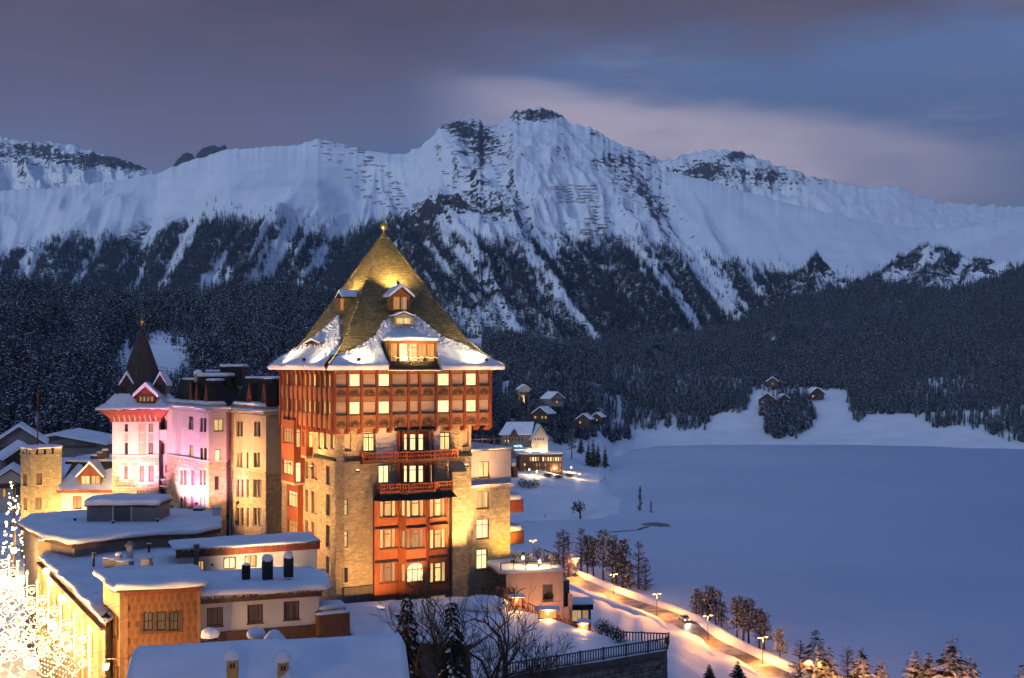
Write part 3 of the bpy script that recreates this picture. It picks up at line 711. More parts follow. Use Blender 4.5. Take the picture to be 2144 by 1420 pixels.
class Fac:
    """one facade: a vertical plane from p0 to p1 (local u,v), seen from outside with p0 on its left"""
    def __init__(s, fr, p0, p1, parent=None):
        s.fr = fr; s.p0 = Vector(p0); s.p1 = Vector(p1); s.L = (s.p1 - s.p0).length
        s.d = (s.p1 - s.p0).normalized(); s.n = Vector((s.d.y, -s.d.x)); s.par = parent or fr.root
        s.holes = []
    def a(s, px):
        fr = s.fr; o = fr.w(*s.p0); d = fr.U * s.d.x + fr.V * s.d.y; k = (px - CX) / F
        return (k * o.y - o.x) / (d.x - k * d.y)
    def z(s, px, py):
        a = s.a(px); q = s.p0 + s.d * a; return s.fr.z(py, q.x, q.y)
    def pt(s, a, n, z):
        q = s.p0 + s.d * a + s.n * n; return (q.x, q.y, z)
    def rect(s, x0, x1, y0, y1):
        c = (x0 + x1) / 2; return (s.a(x0), s.a(x1), s.z(c, y1), s.z(c, y0))
    def box(s, mb, a0, a1, n0, n1, z0, z1):
        v = [s.pt(a, n, z) for z in (z0, z1) for (a, n) in ((a0, n1), (a1, n1), (a1, n0), (a0, n0))]
        return mb.add(v, [(3, 2, 1, 0), (4, 5, 6, 7), (0, 1, 5, 4), (1, 2, 6, 5), (2, 3, 7, 6), (3, 0, 4, 7)])
    def wall(s, name, mat, z0, z1, a0=None, a1=None, n=0.0, reveal=.26, parent=None):
        a0 = 0 if a0 is None else a0; a1 = s.L if a1 is None else a1; mb = MB()
        hs = [(max(h[0], a0), min(h[1], a1), max(h[2], z0), min(h[3], z1)) for h in s.holes]
        hs = [h for h in hs if h[1] - h[0] > .02 and h[3] - h[2] > .02]
        As = sorted({a0, a1, *[h[0] for h in hs], *[h[1] for h in hs]}); Zs = sorted({z0, z1, *[h[2] for h in hs], *[h[3] for h in hs]})
        for x0, x1 in zip(As, As[1:]):
            for y0, y1 in zip(Zs, Zs[1:]):
                cx, cy = (x0 + x1) / 2, (y0 + y1) / 2
                if any(h[0] < cx < h[1] and h[2] < cy < h[3] for h in hs): continue
                mb.add([s.pt(x0, n, y0), s.pt(x1, n, y0), s.pt(x1, n, y1), s.pt(x0, n, y1)], [(0, 1, 2, 3)])
        for h in hs:
            c = [(h[0], h[2]), (h[1], h[2]), (h[1], h[3]), (h[0], h[3])]
            for i in range(4):
                (xa, ya), (xb, yb) = c[i], c[(i + 1) % 4]
                mb.add([s.pt(xa, n, ya), s.pt(xb, n, yb), s.pt(xb, n - reveal, yb), s.pt(xa, n - reveal, ya)], [(3, 2, 1, 0)])
        return mb.build(name, mat, parent or s.par)
    def window(s, r, pane='lit', nv=2, tr=.28, fw=.07, depth=.16, fmat='brown_wood', sill='concrete', arch=False, hole=True, n=0.0, name='window', parent=None):
        a0, a1, z0, z1 = r
        if hole: s.holes.append(r)
        mb = MB(); f0, f1 = n - depth - .03, n - depth + .05; w = a1 - a0; h = z1 - z0; fw = min(fw, w * .14)
        B = lambda x0, x1, y0, y1, q=0: s.box(mb, x0, x1, f0, f1 - q, y0, y1)
        B(a0, a0 + fw, z0, z1); B(a1 - fw, a1, z0, z1); B(a0 + fw, a1 - fw, z0, z0 + fw); B(a0 + fw, a1 - fw, z1 - fw, z1)
        zt = z1 - tr * h if tr else z1 - fw
        if tr: B(a0 + fw, a1 - fw, zt - fw * .4, zt + fw * .4, .01)
        for k in range(1, nv):
            x = a0 + w * k / nv; B(x - fw * .35, x + fw * .35, z0 + fw, z1 - fw, .012)
        if arch:
            rise = min(w / 2, h * .4); cz = z1 - rise; cx = (a0 + a1) / 2
            arc = [(cx + w / 2 * math.cos(t), cz + rise * math.sin(t)) for t in [math.pi * k / 10 for k in range(11)]]
            for q0, q1, cnr in [(arc[k], arc[k + 1], (a1, z1) if k < 5 else (a0, z1)) for k in range(10)]:
                for nn in (n + .004,):
                    mb.add([s.pt(q0[0], nn, q0[1]), s.pt(cnr[0], nn, cnr[1]), s.pt(q1[0], nn, q1[1])], [(0, 1, 2)])
        wo_ = mb.build(name, M[fmat], parent or s.par)
        p = MB(); e = n - depth
        p.add([s.pt(a0, e, z0), s.pt(a1, e, z0), s.pt(a1, e, z1), s.pt(a0, e, z1)], [(0, 1, 2, 3)])
        p.build('pane', M[pane], wo_)
        if sill:
            q = MB(); s.box(q, a0 - .06, a1 + .06, n - .01, n + .11, z0 - .09, z0 - .004); q.build('sill', M[sill], wo_)
        return wo_
    def stones(s, mat, z0, z1, a0, a1, sw=(.35, .75), sh=(.16, .30), skip=(), n=0.0, seed=0, parent=None, gap=.02, proud=(.015, .055)):
        rg = random.Random(seed); mb = MB(); z = z0
        hs = [(h[0] - .03, h[1] + .03, h[2] - .1, h[3] + .03) for h in s.holes] + list(skip)
        while z < z1 - .05:
            h = rg.uniform(*sh); h = min(h, z1 - z); x = a0
            while x < a1 - .05:
                w = min(rg.uniform(*sw), a1 - x)
                if a1 - x - w < .12: w = a1 - x
                b = (x + gap, x + w - gap, z + gap, z + h - gap); x += w
                if any(b[0] < k[1] and b[1] > k[0] and b[2] < k[3] and b[3] > k[2] for k in hs): continue
                p = n + rg.uniform(*proud); j = lambda: rg.uniform(-.018, .018)
                o = [(b[0] + j(), b[2] + j()), (b[1] + j(), b[2] + j()), (b[1] + j(), b[3] + j()), (b[0] + j(), b[3] + j())]; cx, cz = (b[0] + b[1]) / 2, (b[2] + b[3]) / 2
                i_ = [(q[0] + (cx - q[0]) * .10, q[1] + (cz - q[1]) * .18) for q in o]
                mb.add([s.pt(q[0], n - .01, q[1]) for q in o] + [s.pt(q[0], p + rg.uniform(-.01, .01), q[1]) for q in i_],
                       [(4, 5, 6, 7), (0, 1, 5, 4), (1, 2, 6, 5), (2, 3, 7, 6), (3, 0, 4, 7)])
            z += h
        o = mb.build('stonework', M[mat], parent or s.par); o['kind'] = 'stuff'; return o

def offset_poly(pts, d):
    n = len(pts); out = []
    for i in range(n):
        a, b, c = Vector(pts[i - 1]), Vector(pts[i]), Vector(pts[(i + 1) % n])
        e1 = (b - a).normalized(); e2 = (c - b).normalized(); n1 = Vector((e1.y, -e1.x)); n2 = Vector((e2.y, -e2.x))
        m = n1 + n2; m = m / max(.4, m.dot(n1)) if m.length > 1e-4 else n1
        out.append(b + m * d)
    return out

def snow_slab(pts, z, th=.45, over=.12, step=.5, seed=0, wav=.10, zf=None):
    """thick rounded snow lying on a flat outline (counter-clockwise)"""
    pts = [Vector(p) for p in pts]; ring = []
    for a, b in zip(pts, pts[1:] + pts[:1]):
        n = max(1, int((b - a).length / step)); ring += [a.lerp(b, i / n) for i in range(n)]
    N = len(ring); nz = lambda i, s_: (vnoise(np.array([i * .23 % 400]), np.array([s_ * 7.1]), seed)[0] - .5) * 2
    sm = lambda P_: [(P_[i - 1] + P_[i] * 2 + P_[(i + 1) % N]) / 4 for i in range(N)]
    ring = sm(ring)
    mb = MB(); rows = [(over * .3, -.02), (over + .05, th * .18), (over + .10, th * .50), (over - .02, th * .82), (over - .22, th * .97), (over - .5, th * 1.0)]
    lv = []
    for k, (o, h) in enumerate(rows):
        off = offset_poly(ring, o)
        base = [(p.x + (ring[i].x - p.x) * 0, p.y, z + h + (zf(p) if zf else 0) + (nz(i, k // 2) * wav * th if 1 < k < 4 else 0 if k >= 4 else nz(i, 0) * .07)) for i, p in enumerate(off)]
        if k < 4:
            base = [(p[0] + nz(i, 3) * wav * .6, p[1] + nz(i, 4) * wav * .6, p[2]) for i, p in enumerate(base)]
        lv.append(base)
    vs = [p for r_ in lv for p in r_]; fs = []
    for k in range(len(lv) - 1):
        for i in range(N):
            j = (i + 1) % N; fs.append((k * N + i, k * N + j, (k + 1) * N + j, (k + 1) * N + i))
    fs.append(tuple((len(lv) - 1) * N + i for i in range(N))); fs.append(tuple(range(N))[::-1])
    return mb.add(vs, fs)

def rectp(u0, u1, v0, v1): return [(u0, v0), (u1, v0), (u1, v1), (u0, v1)]

def railing(mb, path, h=1.0, pitch=.22, r=.02, top=.04, closed=False):
    path = [Vector(p) for p in path]
    for a, b in zip(path, path[1:]):
        n = max(1, int((b - a).length / pitch))
        for i in range(n + 1):
            p = a.lerp(b, i / n); mb.tube([p, p + Vector((0, 0, h))], r, 4)
        mb.tube([a + Vector((0, 0, h)), b + Vector((0, 0, h))], top, 4); mb.tube([a + Vector((0, 0, .1)), b + Vector((0, 0, .1))], top * .8, 4)
    return mb

def spot(parent, loc, target, power, color=(1.0, .58, .18), size=R(90), blend=.7, r=.15, name='lamp'):
    l = bpy.data.lights.new(name, 'SPOT'); l.energy = power; l.color = color; l.spot_size = size; l.spot_blend = blend; l.shadow_soft_size = r
    o = bpy.data.objects.new(name, l); col.objects.link(o); o.parent = parent; o.location = loc
    o.rotation_euler = (Vector(target) - Vector(loc)).to_track_quat('-Z', 'Y').to_euler(); return o
def point(parent, loc, power, color=(1.0, .62, .25), r=.2, name='lamp'):
    l = bpy.data.lights.new(name, 'POINT'); l.energy = power; l.color = color; l.shadow_soft_size = r
    o = bpy.data.objects.new(name, l); col.objects.link(o); o.parent = parent; o.location = loc; return o

FL = 2.1
def floodlight(loc, target, power, label, color=(1.0, .58, .18), size=R(100), lens='lamp_glow'):
    """a box-shaped floodlight on a bracket, aimed at a world point"""
    loc = Vector(loc); d = (Vector(target) - loc); rz = math.atan2(d.y, d.x) - math.pi / 2
    t = tag(empty('floodlight', loc, rz), label, 'floodlight', 'floodlights on the hotel')
    el = math.atan2(d.z, math.hypot(d.x, d.y)); Mx = Matrix.Translation((0, 0, .32)) @ Matrix.Rotation(el, 4, 'X')
    MB().box(-.17, .17, -.12, .08, -.12, .12).box(-.19, .19, .08, .10, -.14, .14).xf(Mx).build('housing', M['iron'], t)
    MB().box(-.15, .15, .085, .104, -.10, .10).xf(Mx).build('lens', M[lens], t)
    MB().box(-.22, -.19, -.02, .02, 0, .36).box(.19, .22, -.02, .02, 0, .36).box(-.22, .22, -.03, .03, -.02, .01).build('bracket', M['iron'], t)
    q = Mx @ Vector((0, .16, 0)); tg = Matrix.Rotation(-rz, 4, 'Z') @ d
    spot(t, q, tg, power * FL, color, size)
    return t

# ================================================================== THE TOWER
T = Frame('hotel_tower', 697, 122, 44.0, 30, 'tall stone hotel tower with red timber top storeys and steep golden tiled roof')
TW, TL_, ZBOX0, ZEAVE = 19.2, 17.0, 19.1, 25.75
root = T.root
FR = Fac(T, (1.7, 1), (17.2, 1)); LS = Fac(T, (1, 19.6), (1, 1.7)); CH = Fac(T, (1, 1.7), (1.7, 1)); RS = Fac(T, (17.2, 1), (17.2, 18)); BK = Fac(T, (17.2, 18), (1, 18))
# ---- windows in the stone body, front
for (x0, x1, y0, y1, pane) in [(719, 729, 1046, 1080, 'lit'), (719, 729, 1112, 1147, 'lit'), (718, 729, 1189, 1220, 'dark')]:
    FR.window(FR.rect(x0, x1, y0, y1), pane, 1, .3, .09, fmat='slate', sill='plaster_ochre')
FR.window(FR.rect(722, 735, 908, 945), 'blind', 1, 0, .05, name='shuttered_window')
FR.window(FR.rect(969, 981, 902, 936), 'shutter', 1, 0, .05, name='shuttered_window')
FR.window(FR.rect(760, 785, 907, 946), 'lit', 2, .24, .12, fmat='brown_wood'); FR.window(FR.rect(921, 943, 905, 943), 'lit', 2, .24, .12)
FR.window(FR.rect(792, 815, 974, 1012), 'lit_bright', 2, 0, .1); FR.window(FR.rect(902, 910, 972, 1010), 'lit', 1, .3, .08)
bay_u0, bay_u1 = FR.a(780) + 1.7, FR.a(939) + 1.7
FR.holes.append((FR.a(838), FR.a(893), FR.z(865, 1018), FR.z(865, 902)))       # two-storey opening behind the central window bay
FR.holes.append((FR.a(784), FR.a(935), -1, FR.z(860, 1040)))
FR.wall('wall', M['mortar'], -6, ZBOX0 + .3)
CH.wall('wall', M['mortar'], -6, ZBOX0 + .3)
plz = [(FR.a(787), FR.a(836), FR.z(810, 962), ZBOX0 + .25), (FR.a(894), FR.a(920), FR.z(905, 962), ZBOX0 + .25)]
for k, p in enumerate(plz):
    mb = MB(); FR.box(mb, p[0], p[1], -.02, .06, p[2], p[3]); mb.build('plaster_panel', M['plaster_white'], root)
skip = plz + [(FR.a(776), FR.a(941), -6, FR.z(860, 1030)), (FR.a(787), FR.a(920), FR.z(860, 1030), FR.z(860, 966))]
FR.stones('stone', -2, ZBOX0, 0, FR.L, (.28, .80), (.13, .26), skip, seed=1)
CH.stones('stone', -2, ZBOX0, 0, CH.L, (.3, .6), (.14, .28), seed=2)
# ---- left side windows
for (x0, x1, rows, pane, nv) in [(639, 645, [(967, 1000), (1026, 1070), (1090, 1132), (1150, 1190)], 'dark', 1), (652, 665, [(970, 1003), (1030, 1075), (1094, 1138), (1158, 1195)], 'shutter', 3), (683, 692, [(976, 1014), (1036, 1080), (1101, 1146), (1166, 1202)], 'lit_soft', 1)]:
    for (y0, y1) in rows: LS.window(LS.rect(x0, x1, y0, y1), pane, nv, .3 if nv == 1 else 0, .09, depth=.3, fmat='red_wood' if nv == 1 else 'tan_wood')
for x0, x1 in ((665, 674), (678, 686), (692, 700)): LS.window(LS.rect(x0, x1, 905, 940), 'lit', 1, .25, .08, depth=.25)
LS.wall('wall', M['mortar'], -6, ZBOX0 + .3)
LS.stones('stone', -1, ZBOX0, 0, LS.L, (.35, .9), (.16, .30), seed=3)
RS.wall('wall', M['mortar'], -6, ZBOX0 + .3); BK.wall('wall', M['mortar'], -6, ZBOX0 + .3)
# string courses
for (y, th, pr, nm) in ((966, .28, .22, 'ledge'),):
    mb = MB(); zc = FR.z(730, y); FR.box(mb, 0, FR.a(770), -.02, pr, zc, zc + th); mb.build(nm, M['slate'], root)
    mb = MB(); FR.box(mb, FR.a(948), FR.L, -.02, pr, zc, zc + th); mb.build(nm, M['slate'], root)
    mb = MB(); LS.box(mb, LS.a(660), LS.L, -.02, pr, zc, zc + th); mb.build(nm, M['slate'], root)
# stone plinth in front of the left stones
mb = MB(); zc = FR.z(740, 1228); FR.box(mb, -.2, FR.a(782), -.02, .35, -6, zc); mb.build('plinth', M['mortar_grey'], root)
# buttress on the right, battered
mb = MB(); z1 = FR.z(960, 965); zl = FR.z(960, 1195)
a0, a1 = FR.a(941), FR.a(971)
for (A0, A1, n0, z_0, z_1, n1) in [(a0, a1, .70, -6, z1 - 1.2, .70)]:
    q = [FR.pt(A0, 0, z_0), FR.pt(A1, 0, z_0), FR.pt(A1, n0, z_0), FR.pt(A0, n0, z_0), FR.pt(A0, 0, z_1 + 1.1), FR.pt(A1, 0, z_1 + 1.1), FR.pt(A1, n1, z_1), FR.pt(A0, n1, z_1)]
    mb.add(q, [(0, 1, 2, 3), (4, 7, 6, 5), (3, 2, 6, 7), (0, 3, 7, 4), (2, 1, 5, 6), (1, 0, 4, 5)])
bt = mb.build('buttress', M['mortar'], root)
BF = Fac(T, (a0 + 1.7, .30), (a1 + 1.7, .30)); BF.stones('stone', -1, z1 - 1.3, 0, a1 - a0, (.35, .8), (.18, .32), n=.0, seed=5, parent=bt, proud=(.015, .05))

# ---- central two-storey window bay above the red bay
CB = Fac(T, (FR.a(838) + 1.7, .55), (FR.a(893) + 1.7, .55))
zt, zm, zb0 = FR.z(865, 900), FR.z(865, 962), FR.z(865, 1018)
for (x0, x1) in ((842, 854), (858, 872), (876, 888)): CB.window(CB.rect(x0, x1, 908, 944), 'lit_bright', 1, .28, .09, fmat='red_wood', sill=None)
for (x0, x1) in ((842, 854), (857, 873), (876, 888)): CB.window(CB.rect(x0, x1, 974, 1011), 'lit_bright', 1, .28, .09, fmat='red_wood', sill=None)
CB.wall('timber_bay', M['red_wood'], zb0 - .5, zt + .3)
for s_, (pa, pb) in enumerate((((CB.p0.x, 1.1), (CB.p0.x, .55)), ((CB.p1.x, .55), (CB.p1.x, 1.1)))): Fac(T, pa, pb).wall('timber_bay', M['red_wood'], zb0 - .5, zt + .3)
for x in (830, 839, 893, 901):
    a = FR.a(x); mb = MB(); FR.box(mb, a - .1, a + .1, .5, .7, zb0, zt + .2); mb.build('post', M['red_wood'], root)
mb = MB(); a0, a1 = FR.a(825), FR.a(901); z0 = FR.z(862, 901)
mb.add([FR.pt(a0, 0, z0 + .75), FR.pt(a1, 0, z0 + .75), FR.pt(a1 + .1, 1.25, z0 + .15), FR.pt(a0 - .1, 1.25, z0 + .15), FR.pt(a0, 0, z0), FR.pt(a1, 0, z0), FR.pt(a1 + .1, 1.25, z0), FR.pt(a0 - .1, 1.25, z0)],
       [(0, 3, 2, 1), (4, 5, 6, 7), (3, 7, 6, 2), (0, 4, 7, 3), (2, 6, 5, 1)]); mb.build('canopy', M['slate'], root)

def balcony(pxs, y_floor, hgt, slab_t=.22, skirt=None):
    """pxs: (px, projection) along the rail; carved boards with cut-outs"""
    zf = FR.z(860, y_floor); path = [FR.pt(FR.a(x), n, 0) for x, n in pxs]
    bo = MB().prism([(p[0], p[1]) for p in path], zf - slab_t, zf).build('balcony', M['brown_wood'], root)
    mb = MB()
    for (p, q) in zip(path, path[1:]):
        p, q = Vector(p[:2]), Vector(q[:2]); L_ = (q - p).length
        if L_ < .05: continue
        f = Fac(T, p, q); f.box(mb, 0, L_, -.04, .04, zf + hgt - .12, zf + hgt); f.box(mb, 0, L_, -.03, .03, zf + .02, zf + .14); f.box(mb, 0, L_, -.025, .025, zf + hgt * .48, zf + hgt * .58)
        n = max(1, round(L_ / .36))
        for i in range(n + 1):
            a = L_ * i / n; f.box(mb, max(0, a - .045), min(L_, a + .045), -.022, .022, zf + .1, zf + hgt - .08)
        for a in (0, L_): f.box(mb, a - .07, a + .07, -.07, .07, zf - .1, zf + hgt + .08)
    mb.build('railing', M['orange_wood'], bo)
    return zf, path, bo
balcony([(754, 0), (755, .75), (820, .95), (838, 1.7), (894, 1.75), (910, 1.0), (951, .8), (953, 0)], 962, 1.0)
zf2, path2, b2 = balcony([(786, .2), (787, 1.35), (826, 1.5), (838, 2.25), (892, 2.25), (905, 1.6), (935, 1.5), (936, .2)], 1026, .95)
# skirt roof under the lower balcony
op = [Vector((p[0], p[1])) for p in path2]; ctr_ = Vector((sum(p.x for p in op) / len(op), 1.2))
low = [(c.x + (c.x - ctr_.x) * .08, c.y - .55 if c.y < .6 else c.y) for c in op]
MB().prism(low, zf2 - .85, zf2 - .24, [(c.x, c.y) for c in op]).build('skirt_roof', M['slate'], root)

# ---- red timber bay, three facets with a projecting middle
v0, v1 = -.35, -1.35
u = lambda px, v: FR.a(px) * 0 + Fac(T, (0, v), (1, v)).a(px)
pts = [(u(781, 1.0), 1.0), (u(783, v0), v0), (u(834, v0), v0), (u(849, v1), v1), (u(893, v1), v1), (u(897, v0), v0), (u(938, v0), v0), (u(938, v0), 1.0)]
zt_ = zf2 - .85; ROWS = [(1044, 1082), (1108, 1148), (1178, 1219)]
mid_z = [FR.z(860, y) for y in (1094, 1163, 1234)]
win = {1: [(796, 829)], 2: [(838, 847)], 3: [(852, 888)], 5: [(901, 933)]}
for i in range(len(pts) - 1):
    f = Fac(T, pts[i], pts[i + 1])
    for (x0, x1) in win.get(i, []):
        for k, (y0, y1) in enumerate(ROWS):
            pane = 'lit_soft' if (i, k) in ((1, 2), (3, 1), (2, 1)) else 'lit'
            r = f.rect(x0, x1, y0 + (0 if i != 2 else 2), y1); w = r[1] - r[0]
            if i == 2: f.window(r, pane, 1, 0, .1, fmat='red_wood', sill=None)
            elif i == 3 and k == 2: f.window(r, 'lit_bright', 3, .36, .11, fmat='orange_wood', sill='brown_wood', arch=True)
            else:
                f.holes.append(r); d_ = r[3] - r[2]
                f.window((r[0], r[0] + w * .24, r[2], r[3]), pane, 1, 0, .05, fmat='orange_wood', sill=None, hole=False)
                f.window((r[0] + w * .26, r[0] + w * .74, r[2], r[3] + .03), pane, 1, .27, .13, fmat='orange_wood', sill=None, hole=False, depth=.10)
                f.window((r[0] + w * .76, r[1], r[2], r[3]), pane, 1, 0, .05, fmat='orange_wood', sill=None, hole=False)
                mb = MB(); f.box(mb, r[0] - .1, r[1] + .1, -.02, .12, r[2] - .14, r[2] - .02); mb.build('sill', M['brown_wood'], root)
    y0, y1 = 1247, 1268
    for (x0, x1) in win.get(i, []): f.window(f.rect(x0, x1, y0, y1), 'lit' if i in (2, 3) else 'lit_soft', 1 if i == 2 else 2, 0, .06, fmat='brown_wood', sill=None)
    f.wall('red_bay', M['orange_wood'], -.4, zt_)
    for z in mid_z[:2]:
        if i in (1, 3, 5):
            mb = MB(); e = f.L; mb.add([f.pt(.1, -.01, z + .05), f.pt(e - .1, -.01, z + .05), f.pt(e - .05, .28, z - .22), f.pt(.05, .28, z - .22), f.pt(.1, -.01, z - .24), f.pt(e - .1, -.01, z - .24), f.pt(e - .05, .28, z - .27), f.pt(.05, .28, z - .27)],
                              [(0, 3, 2, 1), (4, 5, 6, 7), (3, 7, 6, 2), (0, 4, 7, 3), (2, 6, 5, 1)]); mb.build('drip_roof', M['brown_roof'], root)
    mb = MB(); f.box(mb, 0, f.L, .01, .07, FR.z(860, 1246), FR.z(860, 1236)); mb.build('band', M['brown_wood'], root)
    for a in (0, f.L):
        if i in (1, 3, 5): mb = MB(); f.box(mb, max(0, a - .12), min(f.L, a + .12), .005, .05, 0, zt_); mb.build('corner_board', M['red_wood'], root)

# ---- red oriels on the left side
def oriel(u_out, px_near, px_far, ytop, ybot, wins, near_wins, name='oriel'):
    fs = Fac(T, (u_out, 0), (u_out, -1)); vn = -fs.a(px_near); vf = -fs.a(px_far)
    z1, z0 = T.z(ytop, u_out, vn), T.z(ybot, u_out, vn)
    A = Fac(T, (u_out, vf), (u_out, vn)); Bn = Fac(T, (u_out, vn), (1.0, vn)); Cb = Fac(T, (1.0, vf), (u_out, vf))
    for (x0, x1, y0, y1, pane, nv) in wins: A.window(A.rect(x0, x1, y0, y1), pane, nv, .25, .08, fmat='red_wood', sill=None)
    for (x0, x1, y0, y1, pane, nv) in near_wins: Bn.window(Bn.rect(x0, x1, y0, y1), pane, nv, .2, .08, fmat='red_wood', sill=None)
    o = A.wall(name, M['orange_wood'], z0, z1); Bn.wall('wall', M['orange_wood'], z0, z1, parent=o); Cb.wall('wall', M['orange_wood'], z0, z1, parent=o)
    mb = MB().prism([A.p0, A.p1, Bn.p1, Cb.p0], z0 - .25, z0 + .01); mb.build('oriel_floor', M['plaster_ochre'], o)
    return vn, vf
oriel(-.35, 615, 589, 880, 1012, [(592, 613, 896, 928, 'lit_amber', 4), (592, 613, 964, 994, 'lit', 3)], [(620, 630, 898, 938, 'lit', 1), (619, 631, 968, 1010, 'lit_bright', 1)])
oriel(.2, 641, 630, 880, 955, [(633, 639, 902, 935, 'lit_soft', 1)], [(647, 657, 903, 938, 'lit', 1)])
oriel(.35, 624, 600, 1013, 1134, [(603, 622, 1028, 1062, 'lit', 3), (603, 622, 1090, 1132, 'lit_amber', 3)], [])

# ---- timber top storeys
TF = Fac(T, (0, 0), (TW, 0)); TLf = Fac(T, (0, TL_), (0, 0)); TR = Fac(T, (TW, 0), (TW, TL_)); TB = Fac(T, (TW, TL_), (0, TL_))
posts = [700.6, 728, 756.7, 789, 818, 854.6, 878, 913, 943, 972, 999.5]
pa = [TF.a(x) for x in posts]; pa[0] = .15; pa.append(TW - .15)
za, zb_, zc, zd, ze, zf = [ZEAVE - d for d in (.65, 2.05, 3.55, 3.65, 5.05, 6.6)]
def carved(f, a0, a1, z0, z1, parent):
    mb = MB(); ry = MB(); f.box(mb, a0 + .04, a1 - .04, -.01, .05, z0, z1)
    cx, cz = (a0 + a1) / 2, z0 + .24; Rr = min((a1 - a0) * .42, (z1 - z0) * .62)
    for k in range(11):
        t = math.pi * (k + .5) / 11; d = (math.cos(t), math.sin(t)); p = (-d[1] * .030, d[0] * .030)
        q = [(cx + d[0] * Rr * .22 + p[0], cz + d[1] * Rr * .22 + p[1]), (cx + d[0] * Rr + p[0] * 1.6, cz + d[1] * Rr + p[1] * 1.6), (cx + d[0] * Rr - p[0] * 1.6, cz + d[1] * Rr - p[1] * 1.6), (cx + d[0] * Rr * .22 - p[0], cz + d[1] * Rr * .22 - p[1])]
        v = [f.pt(x, .05, z) for x, z in q] + [f.pt(x, .085, z) for x, z in q]
        ry.add(v, [(4, 7, 6, 5), (0, 4, 5, 1), (1, 5, 6, 2), (2, 6, 7, 3), (3, 7, 4, 0)])
    f.box(ry, a0 + .1, a1 - .1, .05, .085, z0 + .1, z0 + .15)
    o = mb.build('carved_panel', M['tan_wood'], parent); ry.build('carved_fan', M['brown_wood'], o); return o
def post(f, a, parent):
    mb = MB(); f.box(mb, a - .14, a + .14, -.05, .20, zf - .05, ZEAVE)
    prof = [(.20, ZEAVE - 1.0), (.30, ZEAVE - .55), (.55, ZEAVE - .22), (.80, ZEAVE - .08), (.80, ZEAVE), (.20, ZEAVE)]
    for i in range(1): mb.add([f.pt(a - .1, n, z) for n, z in prof] + [f.pt(a + .1, n, z) for n, z in prof], [tuple(range(6))[::-1], tuple(range(6, 12))] + [(k, (k + 1) % 6, 6 + (k + 1) % 6, 6 + k) for k in range(6)])
    f.box(mb, a - .16, a + .16, -.7, .22, zf - .32, zf - .05); f.box(mb, a - .12, a + .12, -.9, -.05, zf - .55, zf - .32)
    return mb.build('post', M['red_wood'], parent)
for i, (x0, x1) in enumerate(zip(pa, pa[1:])):
    lit = i in (1, 3, 7, 9)
    for (z1, z0) in ((za, zb_), (zd, ze)):
        m_ = .16; TF.window((x0 + .12 + (.03 if lit else 0), x1 - .12, z0, z1), 'lit_bright' if lit else 'blind', 1, 0, .06, depth=.12 if lit else .05, fmat='brown_wood', sill='brown_wood', name='window' if lit else 'blind_window')
    carved(TF, x0 + .1, x1 - .1, zc + .35, zb_ - .12, root); carved(TF, x0 + .1, x1 - .1, zf + .1, ze - .12, root)
lp_ = [TLf.L * k / 11 for k in range(12)]; lp_[0] = .15; lp_[-1] = TLf.L - .15
for i, (x0, x1) in enumerate(zip(lp_, lp_[1:])):
    for r_, (z1, z0) in enumerate(((za, zb_), (zd, ze))):
        lit = (i * 7 + r_ * 3) % 4 in (1, 2) and i > 2
        TLf.window((x0 + .15, x1 - .15, z0, z1), 'lit' if lit else ('lit_amber' if i % 2 else 'curtain'), 1, 0, .06, depth=.12, sill=None)
    mb = MB(); TLf.box(mb, x0 + .16, x1 - .16, -.01, .05, zc + .3, zb_ - .1); mb.build('panel', M['tan_wood'], root)
    mb = MB(); TLf.box(mb, x0 + .16, x1 - .16, -.01, .05, zf + .1, ze - .1); mb.build('panel', M['tan_wood'], root)
for f in (TF, TLf, TR, TB): f.wall('timber_wall', M['orange_wood'] if f in (TR, TB) else M['tan_wood'], zf, ZEAVE)
for a in pa: post(TF, a, root)
for a in lp_: post(TLf, a, root)
post(TR, .2, root)
MB().box(0, TW, 0, TL_, zf - .02, zf + .02).build('soffit', M['tan_wood'], root)
MB().box(.6, TW - .6, .6, TL_ - .6, -6, ZEAVE - .4).build('core', M['mortar_grey'], root) if False else None

# ---- roof
CU, CV = TW / 2, TL_ / 2
PROF = [(1.0, 0), (.93, .55), (.86, 1.2), (.78, 2.15), (.70, 3.3), (.62, 4.7), (.40, 8.6), (.20, 12.15), (0.012, 15.5)]
ps, pz = np.array(PROF)[:, 0], np.array(PROF)[:, 1]
def roof_z(s): return float(np.interp(s, ps[::-1], pz[::-1]))
HU, HV = TW / 2 + .8, TL_ / 2 + .8
def roof_pt(side, t, s, lift=0.0):
    """side 0 front, 1 right, 2 back, 3 left; t in 0..1 along it; s 1 eave .. 0 apex"""
    c = [(-1, -1), (1, -1), (1, 1), (-1, 1)]; a, b = c[side], c[(side + 1) % 4]
    x, y = a[0] + (b[0] - a[0]) * t, a[1] + (b[1] - a[1]) * t
    n = [(0, -1), (1, 0), (0, 1), (-1, 0)][side]
    return Vector((CU + x * HU * s + n[0] * lift * .75, CV + y * HV * s + n[1] * lift * .75, ZEAVE + roof_z(s) + lift * .66))
NC = 92; sk = [1 - k / NC for k in range(NC + 1)]; sk[-1] = .012
mb = MB()
for side in range(4):
    for k in range(NC):
        s0, s1 = sk[k], sk[k + 1]; n = max(1, int(38 * s0))
        for i in range(n):
            t0, t1 = i / n, (i + 1) / n; l0 = .055 + rng.uniform(0, .035)
            mb.add([roof_pt(side, t0, s0, l0), roof_pt(side, t1, s0, l0), roof_pt(side, t1, s1, .012), roof_pt(side, t0, s1, .012), roof_pt(side, t0, s0, 0), roof_pt(side, t1, s0, 0)], [(0, 1, 2, 3), (4, 5, 1, 0)])
